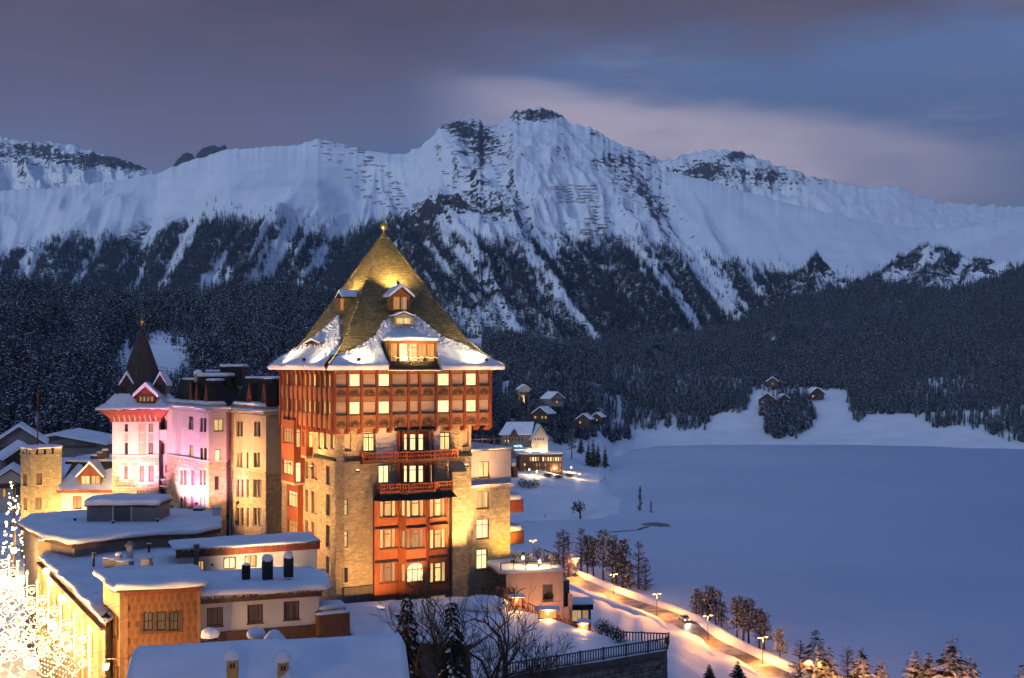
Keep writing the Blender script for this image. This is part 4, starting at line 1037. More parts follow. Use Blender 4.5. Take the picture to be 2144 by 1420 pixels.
ro = mb.build('roof', M['tile'], root); ro['kind'] = 'stuff'
# eave board
mb = MB()
for f, L_ in ((TF, TW), (TR, TL_), (TB, TW), (TLf, TL_)): f.box(mb, -.8, L_ + .8, .62, .84, ZEAVE - .16, ZEAVE + .14); f.box(mb, -.6, L_ + .6, -.02, .62, ZEAVE - .02, ZEAVE + .02)
mb.build('eave_board', M['orange_wood'], root)
# ridge caps and bulbs along the hips
caps = MB(); bulbs = MB()
for c in range(4):
    for k in range(58):
        s = 1 - (k + .5) / 58 * .985
        p = roof_pt(c, 0, s); q = roof_pt(c, 0, max(.012, s - .016))
        if s < .82: caps.tube([p + Vector((0, 0, .08)), q + Vector((0, 0, .02))], [.19, .10], 6)
        if c in (0, 1, 3): bulbs.blob(p + Vector((0, 0, .20 if s < .8 else .45)), .045, .045, .045, 6, 4)
caps.build('ridge_cap', M['tile'], ro)
o = bulbs.build('hip_bulbs', M['bulb_soft'], ro); o['kind'] = 'stuff'
# finial
zA = ZEAVE + 15.45
MB().lathe([(.22, -.6), (.2, .1), (.10, .25), (.12, .5), (.10, .62), (.30, .75), (.44, .95), (.48, 1.15), (.34, 1.32), (.12, 1.45), (.09, 1.9), (.05, 2.3), (.02, 3.3)], CU, CV, zA, 14).build('finial', M['gold'], root, True)
# snow lying on the flared foot of the roof
DORM = (Fac(T, (0, -.5), (1, -.5)).a(810), Fac(T, (0, -.5), (1, -.5)).a(919))
for side in range(4):
    NT, NS = 150, 30; mb = MB(); vs = []
    for i in range(NT + 1):
        t = i / NT
        if side == 0: top = np.interp(t, [0, .1, .22, .30, .40, .50, .62, .72, .80, .9, 1.0], [.84, .79, .69, .60, .55, .58, .54, .61, .69, .73, .80])
        elif side == 3: top = np.interp(t, [0, .2, .45, .6, .75, .9, 1], [.80, .72, .60, .55, .62, .70, .84])
        else: top = .68
        top += (fbm(np.array([t * 26.]), np.array([side * 3.]), 61, 3)[0] - .5) * .07
        for j in range(NS + 1):
            f = j / NS; s = 1.035 + (top - 1.035) * f
            th = .50 * (1 - f ** 5) * (.6 + .9 * fbm(np.array([t * 16.]), np.array([f * 5 + side * 9.]), 63, 4)[0]) * min(1, (1 - f) * 6 + .05) + .42 * (fbm(np.array([t * 60.]), np.array([f * 16 + side * 5.]), 65, 2)[0] - .5) * sstep(f, .45, .7) * (1 - f)
            uu_ = CU + (2 * t - 1) * HU * s
            if side == 0 and s > .74 and DORM[0] < uu_ < DORM[1]: th = -.35
            if j == 0: th = -.02
            if j == 1: th = min(th, .34)
            vs.append(roof_pt(side, t, min(s, 1.03), th + .03) if s <= 1 else roof_pt(side, t, 1.0, th + .03) + (roof_pt(side, t, 1.0) - roof_pt(side, t, .97)) * (s - 1) / .03)
    fs = [(i * (NS + 1) + j, (i + 1) * (NS + 1) + j, (i + 1) * (NS + 1) + j + 1, i * (NS + 1) + j + 1) for i in range(NT) for j in range(NS)]
    mb.add(vs, fs).build('snow_cap', M['snow_clump'], ro, True)

cl = MB()
for side in (0, 3):
    for k in range(420):
        t = rng.uniform(.06, .94); f = rng.uniform(0, 1)
        top = float(np.interp(t, [0, .1, .22, .30, .40, .50, .62, .72, .80, .9, 1.0], [.84, .79, .69, .60, .55, .58, .54, .61, .69, .73, .80])) if side == 0 else float(np.interp(t, [0, .2, .45, .6, .75, .9, 1], [.80, .72, .60, .55, .62, .70, .84]))
        s_ = top + .015 + (.20 * f ** 2.2)
        uu_ = CU + (2 * t - 1) * HU * s_
        if side == 0 and s_ > .72 and DORM[0] - .3 < uu_ < DORM[1] + .3: continue
        c_ = roof_pt(side, t, min(s_, .99), .16 + .22 * f); r_ = rng.uniform(.10, .30); cl.blob(c_, r_, r_ * rng.uniform(.7, 1), r_ * .7, 7, 5, .18)
o = cl.build('snow_lumps', M['snow_clump'], ro, True); o['kind'] = 'stuff'
# ---- dormers
def dormer(fr, u0, u1, vf, vb, z0, zw, zp, fmat, wins, name='dormer', snow=.18, over=.25, flat=False, wall='orange_wood'):
    f = Fac(fr, (u0, vf), (u1, vf)); d = empty(name, (0, 0, 0)); d.parent = fr.root; f.par = d
    for (a0, a1, y0, y1, pane, nv, tr) in wins: f.window((a0 * f.L, a1 * f.L, z0 + y0 * (zw - z0), z0 + y1 * (zw - z0)), pane, nv, tr, .07, fmat=fmat, sill=None)
    f.wall('wall', M[wall], z0, zw); Fac(fr, (u0, vb), (u0, vf), d).wall('wall', M['tile'], z0, zw); Fac(fr, (u1, vf), (u1, vb), d).wall('wall', M['tile'], z0, zw)
    um = (u0 + u1) / 2; e = over; mb = MB()
    if not flat:
        if zp > zw: mb.add([(u0, vf - .01, zw), (u1, vf - .01, zw), (um, vf - .01, zp)], [(0, 1, 2)]); mb.build('gable', M[wall], d)
        sl = (zp - zw) / (um - u0)
        rf = MB(); sn = MB()
        for sg, ue in ((-1, u0 - e), (1, u1 + e)):
            zl = zw - e * sl
            for (q, a_, b_) in ((rf, .0, .10), (sn, .11, .11 + snow)):
                ve = vf - e - (0.03 if q is sn else 0)
                v = [(ue, ve, zl + a_), (um, ve, zp + a_), (um, vb, zp + a_), (ue, vb, zl + a_), (ue, ve, zl + b_), (um, ve, zp + b_ + (snow * .3 if q is sn else 0)), (um, vb, zp + b_), (ue, vb, zl + b_)]
                q.add(v, [(0, 1, 2, 3), (4, 7, 6, 5), (0, 4, 5, 1), (0, 3, 7, 4), (3, 2, 6, 7)])
        rf.build('dormer_roof', M['brown_roof'], d)
        if snow: sn.build('snow_cap', M['snow_clump'], d)
    else:
        MB().box(u0 - e, u1 + e, vf - e, vb, zw, zw + .16).build('dormer_roof', M[fmat], d)
        if snow: snow_slab(rectp(u0 - e, u1 + e, vf - e, vb), zw + .16, snow, .05, .3, 3, .3).build('snow_cap', M['snow_clump'], d, True)
    return d, f
Tu = lambda px, v: Fac(T, (0, v), (1, v)).a(px)
Tz = lambda px, py, v: T.z(py, Tu(px, v), v)
# big dormer with a balcony
dz0 = ZEAVE + .25
d1, f1 = dormer(T, Tu(815, -.2), Tu(914, -.2), -.2, 5.5, dz0, Tz(865, 716, -.2), 0, 'orange_wood', [(.03, .19, .1, .95, 'lit_amber', 1, 0), (.21, .40, .02, .95, 'lit_bright', 1, 0), (.42, .60, .02, .95, 'lit', 1, .2), (.62, .79, .05, .95, 'lit_amber', 1, 0), (.81, .97, .05, .95, 'lit_amber', 2, 0)], flat=True, over=.15, snow=.5)
mb = MB(); ua, ub = Tu(826, -1.1), Tu(917, -1.1); railing(mb, [(ua, -.2, dz0 - .1), (ua, -1.05, dz0 - .1), (ub, -1.05, dz0 - .1), (ub, -.2, dz0 - .1)], 1.0, .16, .016, .03); mb.box(ua, ub, -1.1, -.1, dz0 - .28, dz0 - .1); mb.build('balcony', M['iron'], d1)
gl = MB()
for k in range(60):
    uu = ua + (ub - ua) * k / 59; gl.blob((uu, -1.1, dz0 + .92 - .12 * abs(math.sin(k * .35)) + rng.uniform(-.05, .05)), .035, .035, .035, 5, 3)
for k in range(34):
    t = k / 33; uu = ua + (ub - ua) * .38 + math.cos(k * 2.4) * .55 * (1 - t * .8); gl.blob((uu, -.65 + math.sin(k * 2.4) * .3 * (1 - t), dz0 + t * 2.0), .03, .03, .03, 5, 3)
o = gl.build('fairy_lights', M['bulb_soft'], d1); o['kind'] = 'stuff'
# upper dormer and the roof hatch below it
dormer(T, Tu(819, 3.1), Tu(858, 3.1), 3.1, 7.0, Tz(838, 651, 3.1), Tz(838, 619, 3.1), Tz(838, 603, 3.1), 'orange_wood', [(.12, .5, .06, .95, 'lit_amber', 1, 0), (.52, .9, .06, .95, 'lit_soft', 1, 0)], over=.42, snow=.28)
dormer(T, Tu(826, 1.8), Tu(866, 1.8), 1.8, 4.6, Tz(846, 682, 1.8), Tz(846, 664, 1.8), Tz(846, 656, 1.8), 'plaster_ochre', [(.10, .90, .16, .95, 'lit', 2, 0)], wall='plaster_ochre', over=.1, snow=.12, name='hatch_dormer')
# left slope: eyebrow vent and small dormer
def side_dormer(pxa, pxb, uo, ub, y0, y1, y2, pane, nm):
    fs = Fac(T, (uo, 0), (uo, -1)); va, vb = -fs.a(pxa), -fs.a(pxb)
    z0, z1, z2 = (T.z(y, uo, (va + vb) / 2) for y in (y0, y1, y2)); f = Fac(T, (uo, va), (uo, vb)); d = empty(nm, (0, 0, 0)); d.parent = root; f.par = d
    f.window((.15, f.L - .15, z0 + .1, z1 - .05), pane, 4, 0, .07, fmat='orange_wood', sill=None); f.wall('wall', M['orange_wood'], z0, z1)
    Fac(T, (uo, vb), (ub, vb), d).wall('wall', M['tile'], z0, z1); Fac(T, (ub, va), (uo, va), d).wall('wall', M['tile'], z0, z1)
    vm = (va + vb) / 2; q = MB()
    for a_, b_ in ((0, .1), ): q.add([(uo - .3, vb - .3, z1), (uo - .3, vm, z2), (ub, vm, z2), (ub, vb - .3, z1), (uo - .3, va + .3, z1), (ub, va + .3, z1)], [(0, 3, 2, 1), (1, 2, 5, 4)])
    q.build('dormer_roof', M['brown_roof'], d)
    q = MB(); q.add([(uo - .3, vb - .32, z1 + .1), (uo - .32, vm, z2 + .3), (ub, vm, z2 + .3), (ub, vb - .32, z1 + .1), (uo - .32, va + .32, z1 + .1), (ub, va + .32, z1 + .1), (uo - .32, vb - .3, z1), (uo - .32, va + .3, z1), (uo - .32, vm, z2)], [(0, 3, 2, 1), (1, 2, 5, 4), (0, 1, 8, 6), (1, 4, 7, 8)]); q.build('snow_cap', M['snow_clump'], d)
side_dormer(642, 673, 1.0, 5, 743, 720, 713, 'dark', 'vent_dormer')
side_dormer(709, 720, 3.6, 7, 652, 624, 612, 'lit_amber', 'dormer')

# ---- right wing of the tower
WF = Fac(T, (17.2, 1.6), (22.8, 1.6)); WR = Fac(T, (22.6, 1.6), (22.6, 12)); 
zt0 = WF.z(1030, 945); zcor = WF.z(1030, 1018)
for (x0, x1, y0, y1, p) in [(1003, 1025, 966, 1000, 'lit'), (998, 1024, 1028, 1065, 'lit'), (998, 1024, 1087, 1128, 'lit_bright'), (998, 1021, 1150, 1192, 'lit_bright')]: WF.window(WF.rect(x0, x1, y0, y1), p, 2, 0 if y0 < 1080 else .3, .1, fmat='red_wood', depth=.22, sill='brown_wood')
WF.wall('wall', M['plaster_pink'], zcor, zt0); aw = WF.a(1068); WF.wall('wall', M['mortar'], -8, zcor, 0, aw)
WF.stones('stone', -1, zcor - .1, 0, aw, (.3, .8), (.15, .3), seed=8)
WR.wall('wall', M['plaster_pink'], zcor, zt0); Fac(T, (17.2 + aw, 1.6), (17.2 + aw, 12)).wall('wall', M['mortar'], -8, zcor)
mb = MB(); mb.box(17.25, 23.1, 1.2, 12, zcor - .12, zcor + .12); mb.build('cornice', M['plaster_ochre'], root)
snow_slab(rectp(17.3, 23.0, 1.25, 1.9), zcor + .12, .22, .05, .4, 5, .3).build('snow_cap', M['snow'], root, True)
MB().box(17.2, 22.9, 1.4, 12, zt0, zt0 + .12).build('parapet', M['plaster_salmon'], root)
snow_slab(rectp(17.25, 22.9, 1.45, 12), zt0 + .12, .35, .06, .4, 6, .3).build('snow_cap', M['snow'], root, True)
mb = MB(); railing(mb, [(17.6, 2.0, zt0 + .3), (22.4, 2.0, zt0 + .3), (22.4, 11, zt0 + .3)], 1.1, 1.3, .07, .05); mb.build('railing', M['plaster_salmon'], root)
for (xa, xb, y0, y1, m_) in [(1066, 1096, 1072, 1046, 'red_wood'), (1066, 1097, 1138, 1112, 'orange_wood'), (1074, 1084, 1000, 978, 'brown_wood')]:
    f = Fac(T, (0, 2.2), (1, 2.2)); u0_, u1_ = f.a(xa), f.a(xb); z0_, z1_ = T.z(y0, u1_, 2.2), T.z(y1, u1_, 2.2)
    b_ = MB().box(u0_, u1_, 2.2, 6.2, z0_, z1_).build('side_balcony', M[m_], root)
    snow_slab(rectp(u0_, u1_ - .1, 2.3, 6.1), z1_, .75, -.02, .3, 8, .2).build('snow_cap', M['snow'], b_, True)

# ================================================================== OCHRE WING
def mansard(fr, poly, z0, h, inset, mat, seed=0):
    """dark steep roof above a cornice, flat snowy top"""
    lo = [tuple(p) for p in poly]; hi = [tuple(p) for p in offset_poly(poly, -inset)]
    r_ = MB().prism(lo, z0, z0 + h, hi).build('roof', M[mat], fr.root)
    snow_slab(hi, z0 + h, .3, .05, .6, seed, .3).build('snow_cap', M['snow'], r_, True)
    return r_
def cornice(fr, poly, z, mat, out=.35, th=.3, snow=.28, seed=0, teeth=True):
    c = MB().prism([tuple(p) for p in offset_poly(poly, out)], z, z + th)
    if teeth:
        for a, b in zip(poly, list(poly[1:]) + [poly[0]]):
            f = Fac(fr, a, b); n = int(f.L / .5)
            for i in range(n): f.box(c, (i + .3) * f.L / n, (i + .6) * f.L / n, -.01, out * .8, z - .16, z)
    c = c.build('cornice', M[mat], fr.root)
    if snow: snow_slab(offset_poly(poly, out - .15), z + th, snow, .06, .5, seed, .4).build('snow_cap', M['snow_clump'], c, True)
    return c
def aframe(fr, f, a, z0, h, w, dep, par):
    mb = MB(); o = -.30; h = h * 1.2; w = w * 1.1
    for sg in (-1, 1):
        for n0, n1 in ((.0, .1),):
            q = [(a + sg * w, z0), (a + sg * (w - .26), z0), (a, z0 + h - .6), (a, z0 + h)]
            v = [f.pt(x, o + n0, z) for x, z in q] + [f.pt(x, o + .25, z) for x, z in q]
            mb.add(v, [(0, 1, 2, 3), (4, 7, 6, 5), (0, 4, 5, 1), (1, 5, 6, 2), (2, 6, 7, 3), (3, 7, 4, 0)])
    f.box(mb, a - w * .5, a + w * .5, o + .02, o + .12, z0 + h * .35, z0 + h * .44)
    d = mb.build('gable_dormer', M['orange_wood'], par)
    q = MB(); q.add([f.pt(a - w * .85, o + .05, z0), f.pt(a + w * .85, o + .05, z0), f.pt(a, o + .05, z0 + h * .92)], [(0, 1, 2)]); q.build('gable', M['brown_wood'], d)
    q = MB(); q.add([f.pt(a - w, o + .2, z0), f.pt(a, o + .2, z0 + h), f.pt(a, o - dep, z0 + h), f.pt(a - w, o - dep, z0), f.pt(a + w, o + .2, z0), f.pt(a + w, o - dep, z0)], [(0, 1, 2, 3), (1, 4, 5, 2)]); q.build('dormer_roof', M['slate'], d)
    return d

O = Frame('ochre_wing', 557, 140, 44.0, 36, 'ochre plastered hotel wing with rubble lower floors beside the tall tower')
OS0 = Fac(O, (0, 0), (0, -1)); OL = -OS0.a(482)
OS = Fac(O, (0, OL), (0, 0)); OF = Fac(O, (0, 0), (6, 0))
zc_ = OS.z(555, 868); zs_ = OS.z(555, 990)
for (x0, x1) in ((495, 501), (502, 508), (532, 537.5), (538.5, 545)): OS.window(OS.rect(x0, x1, 883, 914), 'dark', 1, 0, .06, depth=.25, sill='plaster_ochre')
for (x0, x1, p) in ((495, 501, 'lit_soft'), (502, 508, 'lit_amber'), (516, 520, 'dark'), (531, 537.5, 'dark'), (538.5, 545, 'lit_soft')): OS.window(OS.rect(x0, x1, 948, 979), p, 1, 0, .06, depth=.25, fmat='red_wood', sill='plaster_ochre')
for y0, y1 in ((1004, 1041), (1063, 1101)):
    for (x0, x1, p) in ((494, 501, 'dark'), (503, 510, 'dark'), (516, 521, 'dark'), (530, 538, 'dark'), (539.5, 548, 'lit_soft')):
        w_ = OS.window(OS.rect(x0, x1, y0, y1), p, 1, .3, .07, depth=.25, fmat='brown_wood', sill='concrete')
OS.wall('wall', M['plaster_ochre'], zs_, zc_); OF.wall('wall', M['plaster_ochre'], zs_, zc_)
OS.wall('wall', M['mortar'], -6, zs_); OF.wall('wall', M['mortar'], -6, zs_)
OS.stones('stone', 1.0, zs_ - .1, 0, OS.L, (.3, .8), (.18, .32), seed=12); OF.stones('stone', 1.0, zs_ - .1, 0, 6, (.3, .8), (.18, .32), seed=13)
for f in (OS, OF):
    mb = MB(); f.box(mb, 0, f.L, -.01, .14, zs_ - .1, zs_ + .1); mb.build('string_course', M['plaster_ochre'], O.root)
mb = MB(); x0, x1, y0, y1 = OF.rect(565, 585, 925, 956)
for (a, b, c, d) in ((x0, x1, y0, y0 + .06), (x0, x1, y1 - .06, y1), (x0, x0 + .06, y0, y1), (x1 - .06, x1, y0, y1)): OF.box(mb, a, b, 0, .04, c, d)
mb.build('relief_panel', M['plaster_ochre'], O.root)
opoly = [(0, OL), (0, 0), (9, 0), (9, OL)]
cornice(O, opoly, zc_, 'plaster_ochre', .45, .3, .3, 21)
om = mansard(O, offset_poly(opoly, -.5), zc_ + .3, 4.0, .9, 'slate', 22)
for k, x in enumerate((520, 551)): aframe(O, OS, OS.a(x), zc_ + .9, 2.4, .75, 1.2, om)
par = MB(); OS.box(par, 0, OS.L, -.35, -.1, zc_ + .3, zc_ + 1.0); OF.box(par, 0, 6, -.35, -.1, zc_ + .3, zc_ + 1.0); pr = par.build('parapet', M['plaster_ochre'], O.root)
snow_slab([(.1, OL), (.1, .1), (.5, .1), (.5, OL)], zc_ + 1.0, .38, .12, .3, 25, .6).build('snow_cap', M['snow_clump'], pr, True)

# ================================================================== PINK WING
K = Frame('pink_wing', 437, 146, 44.0, 36, 'pink floodlit hotel wing with dark mansard roof between turret and ochre wing')
KS0 = Fac(K, (0, 0), (0, -1)); KL = -KS0.a(350); KW = 2.35
KS = Fac(K, (0, KL), (0, 0)); KF = Fac(K, (0, 0), (KW, 0)); KR = Fac(K, (KW, 0), (KW, 16))
kc = KS.z(437, 862); ks = KS.z(437, 967)
KS.window(KS.rect(395, 405, 872, 900), 'dark', 1, 0, .08, fmat='red_wood', sill='plaster_pink', arch=True)
for (x0, x1) in ((419, 424.5), (426, 432)): KS.window(KS.rect(x0, x1, 875, 905), 'dark', 1, 0, .07, fmat='red_wood', sill=None)
KS.window(KS.rect(396, 405, 932, 958), 'lit_amber', 1, 0, .1, fmat='brown_wood'); [KS.window(KS.rect(x0, x1, 938, 964), 'dark', 1, 0, .07, fmat='red_wood', sill=None) for x0, x1 in ((419, 425), (426.5, 433))]
for (y0, y1) in ((985, 1016), (1040, 1076)):
    for (x0, x1) in ((378, 384), (385.5, 392), (400, 408), (418, 424), (426, 432)): KS.window(KS.rect(x0, x1, y0, y1), 'curtain', 1, .25, .09, fmat='red_wood', sill=None)
KF.window(KF.rect(448, 468, 877, 903), 'lit', 2, 0, .1); KF.window(KF.rect(450, 462, 941, 968), 'lit_bright', 1, 0, .1); KF.window(KF.rect(449, 459, 997, 1026), 'dark', 1, 0, .1)
for f in (KS, KF, KR): f.wall('wall', M['plaster_pink'], ks, kc); f.wall('wall', M['mortar'], -6, ks)
KS.stones('stone', 1, ks - .1, 0, KS.L, (.4, 1.0), (.25, .4), seed=31); KF.stones('stone', 1, ks - .1, 0, KF.L, (.3, .7), (.2, .35), seed=32); KR.stones('stone', 1, ks - .1, 0, 6, (.3, .7), (.2, .35), seed=33)
for f in (KS, KF, KR):
    mb = MB(); f.box(mb, 0, f.L, -.01, .14, ks - .1, ks + .1); mb.build('string_course', M['plaster_pink'], K.root)
for x in (372, 377, 439, 472):
    f = KS if x < 437 else KF; a = f.a(x); mb = MB(); f.box(mb, a - .1, a + .1, -.01, .07, ks + .1, kc); mb.build('pilaster', M['plaster_pink'], K.root)
lk_ = K.loc(*O.w(-.05, OL)); KC = Fac(K, (KW, .3), lk_); KC.wall('connecting_wall', M['mortar_grey'], -6, ks); KC.wall('connecting_wall', M['plaster_salmon'], ks, kc)
kpoly = [(0, KL), (0, 0), (KW, 0), (KW + 5, 5), (KW + 5, KL)]
cornice(K, kpoly, kc, 'plaster_pink', .45, .3, .3, 35)
km = mansard(K, offset_poly(kpoly, -.5), kc + .3, 3.6, .9, 'slate', 36)
for x in (398, 410, 430): aframe(K, KS, KS.a(x), kc + .9, 2.3, .6, 1.2, km)
par = MB(); KS.box(par, 0, KS.L, -.35, -.1, kc + .3, kc + .9); KF.box(par, 0, KW, -.35, -.1, kc + .3, kc + .9); pr = par.build('parapet', M['plaster_pink'], K.root)
snow_slab([(.1, KL), (.1, .1), (KW, .1), (KW, .5), (.5, .5), (.5, KL)], kc + .9, .4, .12, .3, 37, .6).build('snow_cap', M['snow_clump'], pr, True)
# chimney, lift house and vents on the flat top
a = KS.a(390); p = KS.pt(a, -1.6, 0); zc2 = kc + .5
ch = MB().box(p[0] - .35, p[0] + .35, p[1] - .35, p[1] + .35, zc2, zc2 + 4.3).build('chimney', M['plaster_salmon'], km)
MB().blob((p[0], p[1], zc2 + 4.4), .62, .62, .45, 10, 6, .05, -.4).build('snow_cap', M['snow'], ch, True)
ft = Fac(K, (3.0, 9), (3.0, 0)); 
def roofbox(fr, par, px, py0, py1, wpx, D, mat, snow=.35, dep=3.0, name='roof_housing', seed=0):
    w = P(px, py1, D); u_, v_ = fr.loc(w.x, w.y); z0 = w.z - fr.zb; z1 = z0 + (py1 - py0) / F * D; hw = wpx / F * D / 2
    ca, sa = math.cos(-fr.a), math.sin(-fr.a)
    q = [(u_ + x * ca - y * sa, v_ + x * sa + y * ca) for x, y in ((-hw, 0), (hw, 0), (hw, dep), (-hw, dep))]
    b_ = MB().prism(q, z0 - .6, z1).build(name, M[mat], par)
    if snow: snow_slab(q, z1, snow, .12, .35, seed, .3).build('snow_cap', M['snow'], b_, True)
    return b_
roofbox(K, km, 484, 768, 800, 46, 152, 'slate', .35, 3, seed=41); roofbox(K, km, 447, 788, 800, 66, 150, 'slate', .45, 3, seed=42); roofbox(K, km, 452, 779, 790, 40, 156, 'slate', .3, 2, seed=43)

# ================================================================== TURRET
Q = Frame('turret_house', 235, 158, 44.0, 4, 'cream and pink corner turret with flared red eaves and dark needle spire')
QF = Fac(Q, (0, 0), (6.3, 0)); QL = Fac(Q, (0, 7), (0, 0)); QR = Fac(Q, (6.3, 0), (6.3, 1.3)); QB = Fac(Q, (6.3, 1.3), (9.6, 1.3))
qc = QF.z(290, 882); qs = QF.z(290, 954)
for (x0, x1, y0, y1, p) in [(261, 268, 888, 904, 'dark'), (311, 321, 887, 904, 'lit_soft'), (261, 268, 927, 952, 'dark'), (311, 321, 927, 951, 'curtain'), (260, 268, 976, 1003, 'lit_soft'), (292, 302, 975, 1009, 'curtain'), (311, 322, 975, 1009, 'curtain'), (286, 303, 1027, 1050, 'lit_soft')]:
    QF.window(QF.rect(x0, x1, y0, y1), p, 1, .3 if y0 > 970 else 0, .1, fmat='red_wood' if x0 > 280 else 'brown_wood', sill='plaster_pink')
QF.wall('wall', M['plaster_pink'], qs, qc + .5); QF.wall('wall', M['plaster_pink'], -6, qs)
QF.stones('stone', 2, qs - .1, 0, 6.3, (.5, 1.1), (.28, .45), seed=51, proud=(.01, .03))
for f in (QL, QR): f.wall('wall', M['plaster_pink'], -6, qc + .5)
for (x0, x1, y0, y1, p) in [(336, 346, 874, 901, 'dark'), (337, 345, 928, 951, 'curtain'), (352, 360, 928, 951, 'lit'), (346, 356, 973, 990, 'curtain'), (336, 345, 1024, 1048, 'curtain')]: QB.window(QB.rect(x0, x1, y0, y1), p, 1, 0, .1, fmat='red_wood', sill=None)
QB.wall('wall', M['plaster_pink'], -6, QB.z(345, 868))
for x in (291, 304): 
    a = QF.a(x); mb = MB(); QF.box(mb, a - .06, a + .06, -.01, .06, qs + .1, qc); mb.build('pilaster', M['plaster_salmon'], Q.root)
for x0, x1, y0, y1 in ((292, 303, 888, 904), (292, 303, 908, 925), (311, 321, 908, 925), (261, 268, 908, 925), (292, 303, 928, 952)):
    r_ = QF.rect(x0, x1, y0, y1); mb = MB(); QF.box(mb, r_[0], r_[1], -.01, .04, r_[2], r_[3]); mb.build('relief_panel', M['plaster_salmon'], Q.root)
mb = MB(); QF.box(mb, -.05, 6.35, -.01, .14, qs - .1, qs + .12); mb.build('string_course', M['plaster_pink'], Q.root)
for (x0, x1, y) in ((335, 362, 900), (335, 362, 1015), (335, 362, 1070)):
    zz = QB.z(348, y); a0, a1 = QB.a(x0), QB.a(x1)
    mb = MB(); QB.box(mb, a0, a1, 0, 1.1, zz - .15, zz); bo = mb.build('balcony', M['plaster_pink'], Q.root)
    if y > 950:
        mb = MB(); railing(mb, [QB.pt(a0, 1.05, zz), QB.pt(a1, 1.05, zz)], .9, .16, .02, .035); mb.build('railing', M['iron'], bo)
        g = MB(); [g.blob(QB.pt(a0 + (a1 - a0) * k / 22, 1.12, zz + .85 + .1 * math.sin(k * 1.3)), .09, .07, .06, 6, 4) for k in range(23)]; g.build('snow_cap', M['snow'], bo, True)
    else:
        mb = MB(); QB.box(mb, a0, a1, .95, 1.1, zz, zz - .0 + .05); QB.box(mb, a0, a1, .9, 1.12, zz - 1.4, zz - .15); mb.build('parapet', M['plaster_pink'], bo)
zz = QF.z(263, 1018); a0, a1 = QF.a(245), QF.a(282); mb = MB(); QF.box(mb, a0, a1, 0, .8, zz - .12, zz); bo = mb.build('balcony', M['plaster_pink'], Q.root)
mb = MB(); railing(mb, [QF.pt(a0, .75, zz), QF.pt(a1, .75, zz)], .9, .16, .02, .035); mb.build('railing', M['iron'], bo)
# flared red eaves
cx_, cy_ = 3.15, 3.4; e0 = 3.15; e1 = 4.85; zl = qc - .1; zh = QF.z(290, 858)
sq = lambda h: [(cx_ - h, cy_ - h), (cx_ + h, cy_ - h), (cx_ + h, cy_ + h), (cx_ - h, cy_ + h)]
mb = MB()
prof = [(e0 + .25, zl), (e0 + .35, zl + .5), (e0 + .8, zl + .95), (e1, zh)]
for (h0, z0), (h1, z1) in zip(prof, prof[1:]):
    a_, b_ = sq(h0), sq(h1); mb.add([(*p, z0) for p in a_] + [(*p, z1) for p in b_], [(i, (i + 1) % 4, 4 + (i + 1) % 4, 4 + i) for i in range(4)])
mb.prism(sq(e1), zh, zh + .12); ev = mb.build('eaves', M['red_wood'], Q.root)
br = MB()
for k in range(9):
    x = cx_ - e0 + (k + .5) * 2 * e0 / 9; br.tube([(x, cy_ - e0 - .30, zl + .1), (x, cy_ - e0 - .62, zl + .6), (x, cy_ - e0 - 1.0, zl + 1.0)], [.07, .12, .06], 5)
br.build('bracket', M['plaster_salmon'], ev)
# roof: flared snow skirt, then the spire
rp = [(e1 + .05, zh + .12), (e1 - .9, zh + .75), (e1 - 1.9, zh + 1.9), (e1 - 2.35, zh + 3.0)]
mb = MB()
for (h0, z0), (h1, z1) in zip(rp, rp[1:]):
    a_, b_ = sq(h0), sq(h1); mb.add([(*p, z0) for p in a_] + [(*p, z1) for p in b_], [(i, (i + 1) % 4, 4 + (i + 1) % 4, 4 + i) for i in range(4)])
qr = mb.build('roof', M['slate'], Q.root)
sn = MB(); N = 26
for sd in range(4):
    rows = [(e1 + .12, zh + .08), (e1 + .16, zh + .34), (e1 - .15, zh + .52), (e1 - .9, zh + 1.05), (e1 - 1.6, zh + 1.85), (e1 - 1.95, zh + 2.25), (e1 - 2.05, zh + 2.2)]
    vs = []
    for (h, z) in rows:
        c = sq(h); a_, b_ = Vector(c[sd]), Vector(c[(sd + 1) % 4])
        for i in range(N + 1):
            q = a_.lerp(b_, i / N); vs.append((q.x, q.y, z + .22 * (vnoise(np.array([i * .6]), np.array([h * 3. + sd * 7]), 8)[0] - .5)))
    sn.add(vs, [(k * (N + 1) + i, k * (N + 1) + i + 1, (k + 1) * (N + 1) + i + 1, (k + 1) * (N + 1) + i) for k in range(len(rows) - 1) for i in range(N)])
sn.build('snow_cap', M['snow_clump'], qr, True)
zsp = QF.z(295, 820); zap = Q.z(682, cx_, cy_)
MB().lathe([(3.5, zsp - .9), (3.1, zsp + .5), (2.55, zsp + 2.2), (1.9, zsp + 4.2), (.95, zsp + 6.9), (.06, zap)], cx_, cy_, 0, 8).build('spire', M['brown_roof'], Q.root)
MB().lathe([(.07, -.2), (.06, .25), (.12, .3), (.28, .5), (.30, .62), (.1, .8), (.05, .95), (.02, 2.0)], cx_, cy_, zap, 10).build('finial', M['gold'], Q.root, True)
d, f = dormer(Q, QF.a(289), QF.a(328), -.2 - .55, 3, QF.z(308, 845), QF.z(308, 828), QF.z(308, 811), 'red_wood', [(.12, .29, .25, .9, 'lit_soft', 1, 0), (.32, .48, .25, .9, 'lit_soft', 1, 0), (.52, .68, .25, .9, 'lit_soft', 1, 0), (.71, .88, .25, .9, 'lit_soft', 1, 0)], wall='red_wood', over=.45, snow=.5)
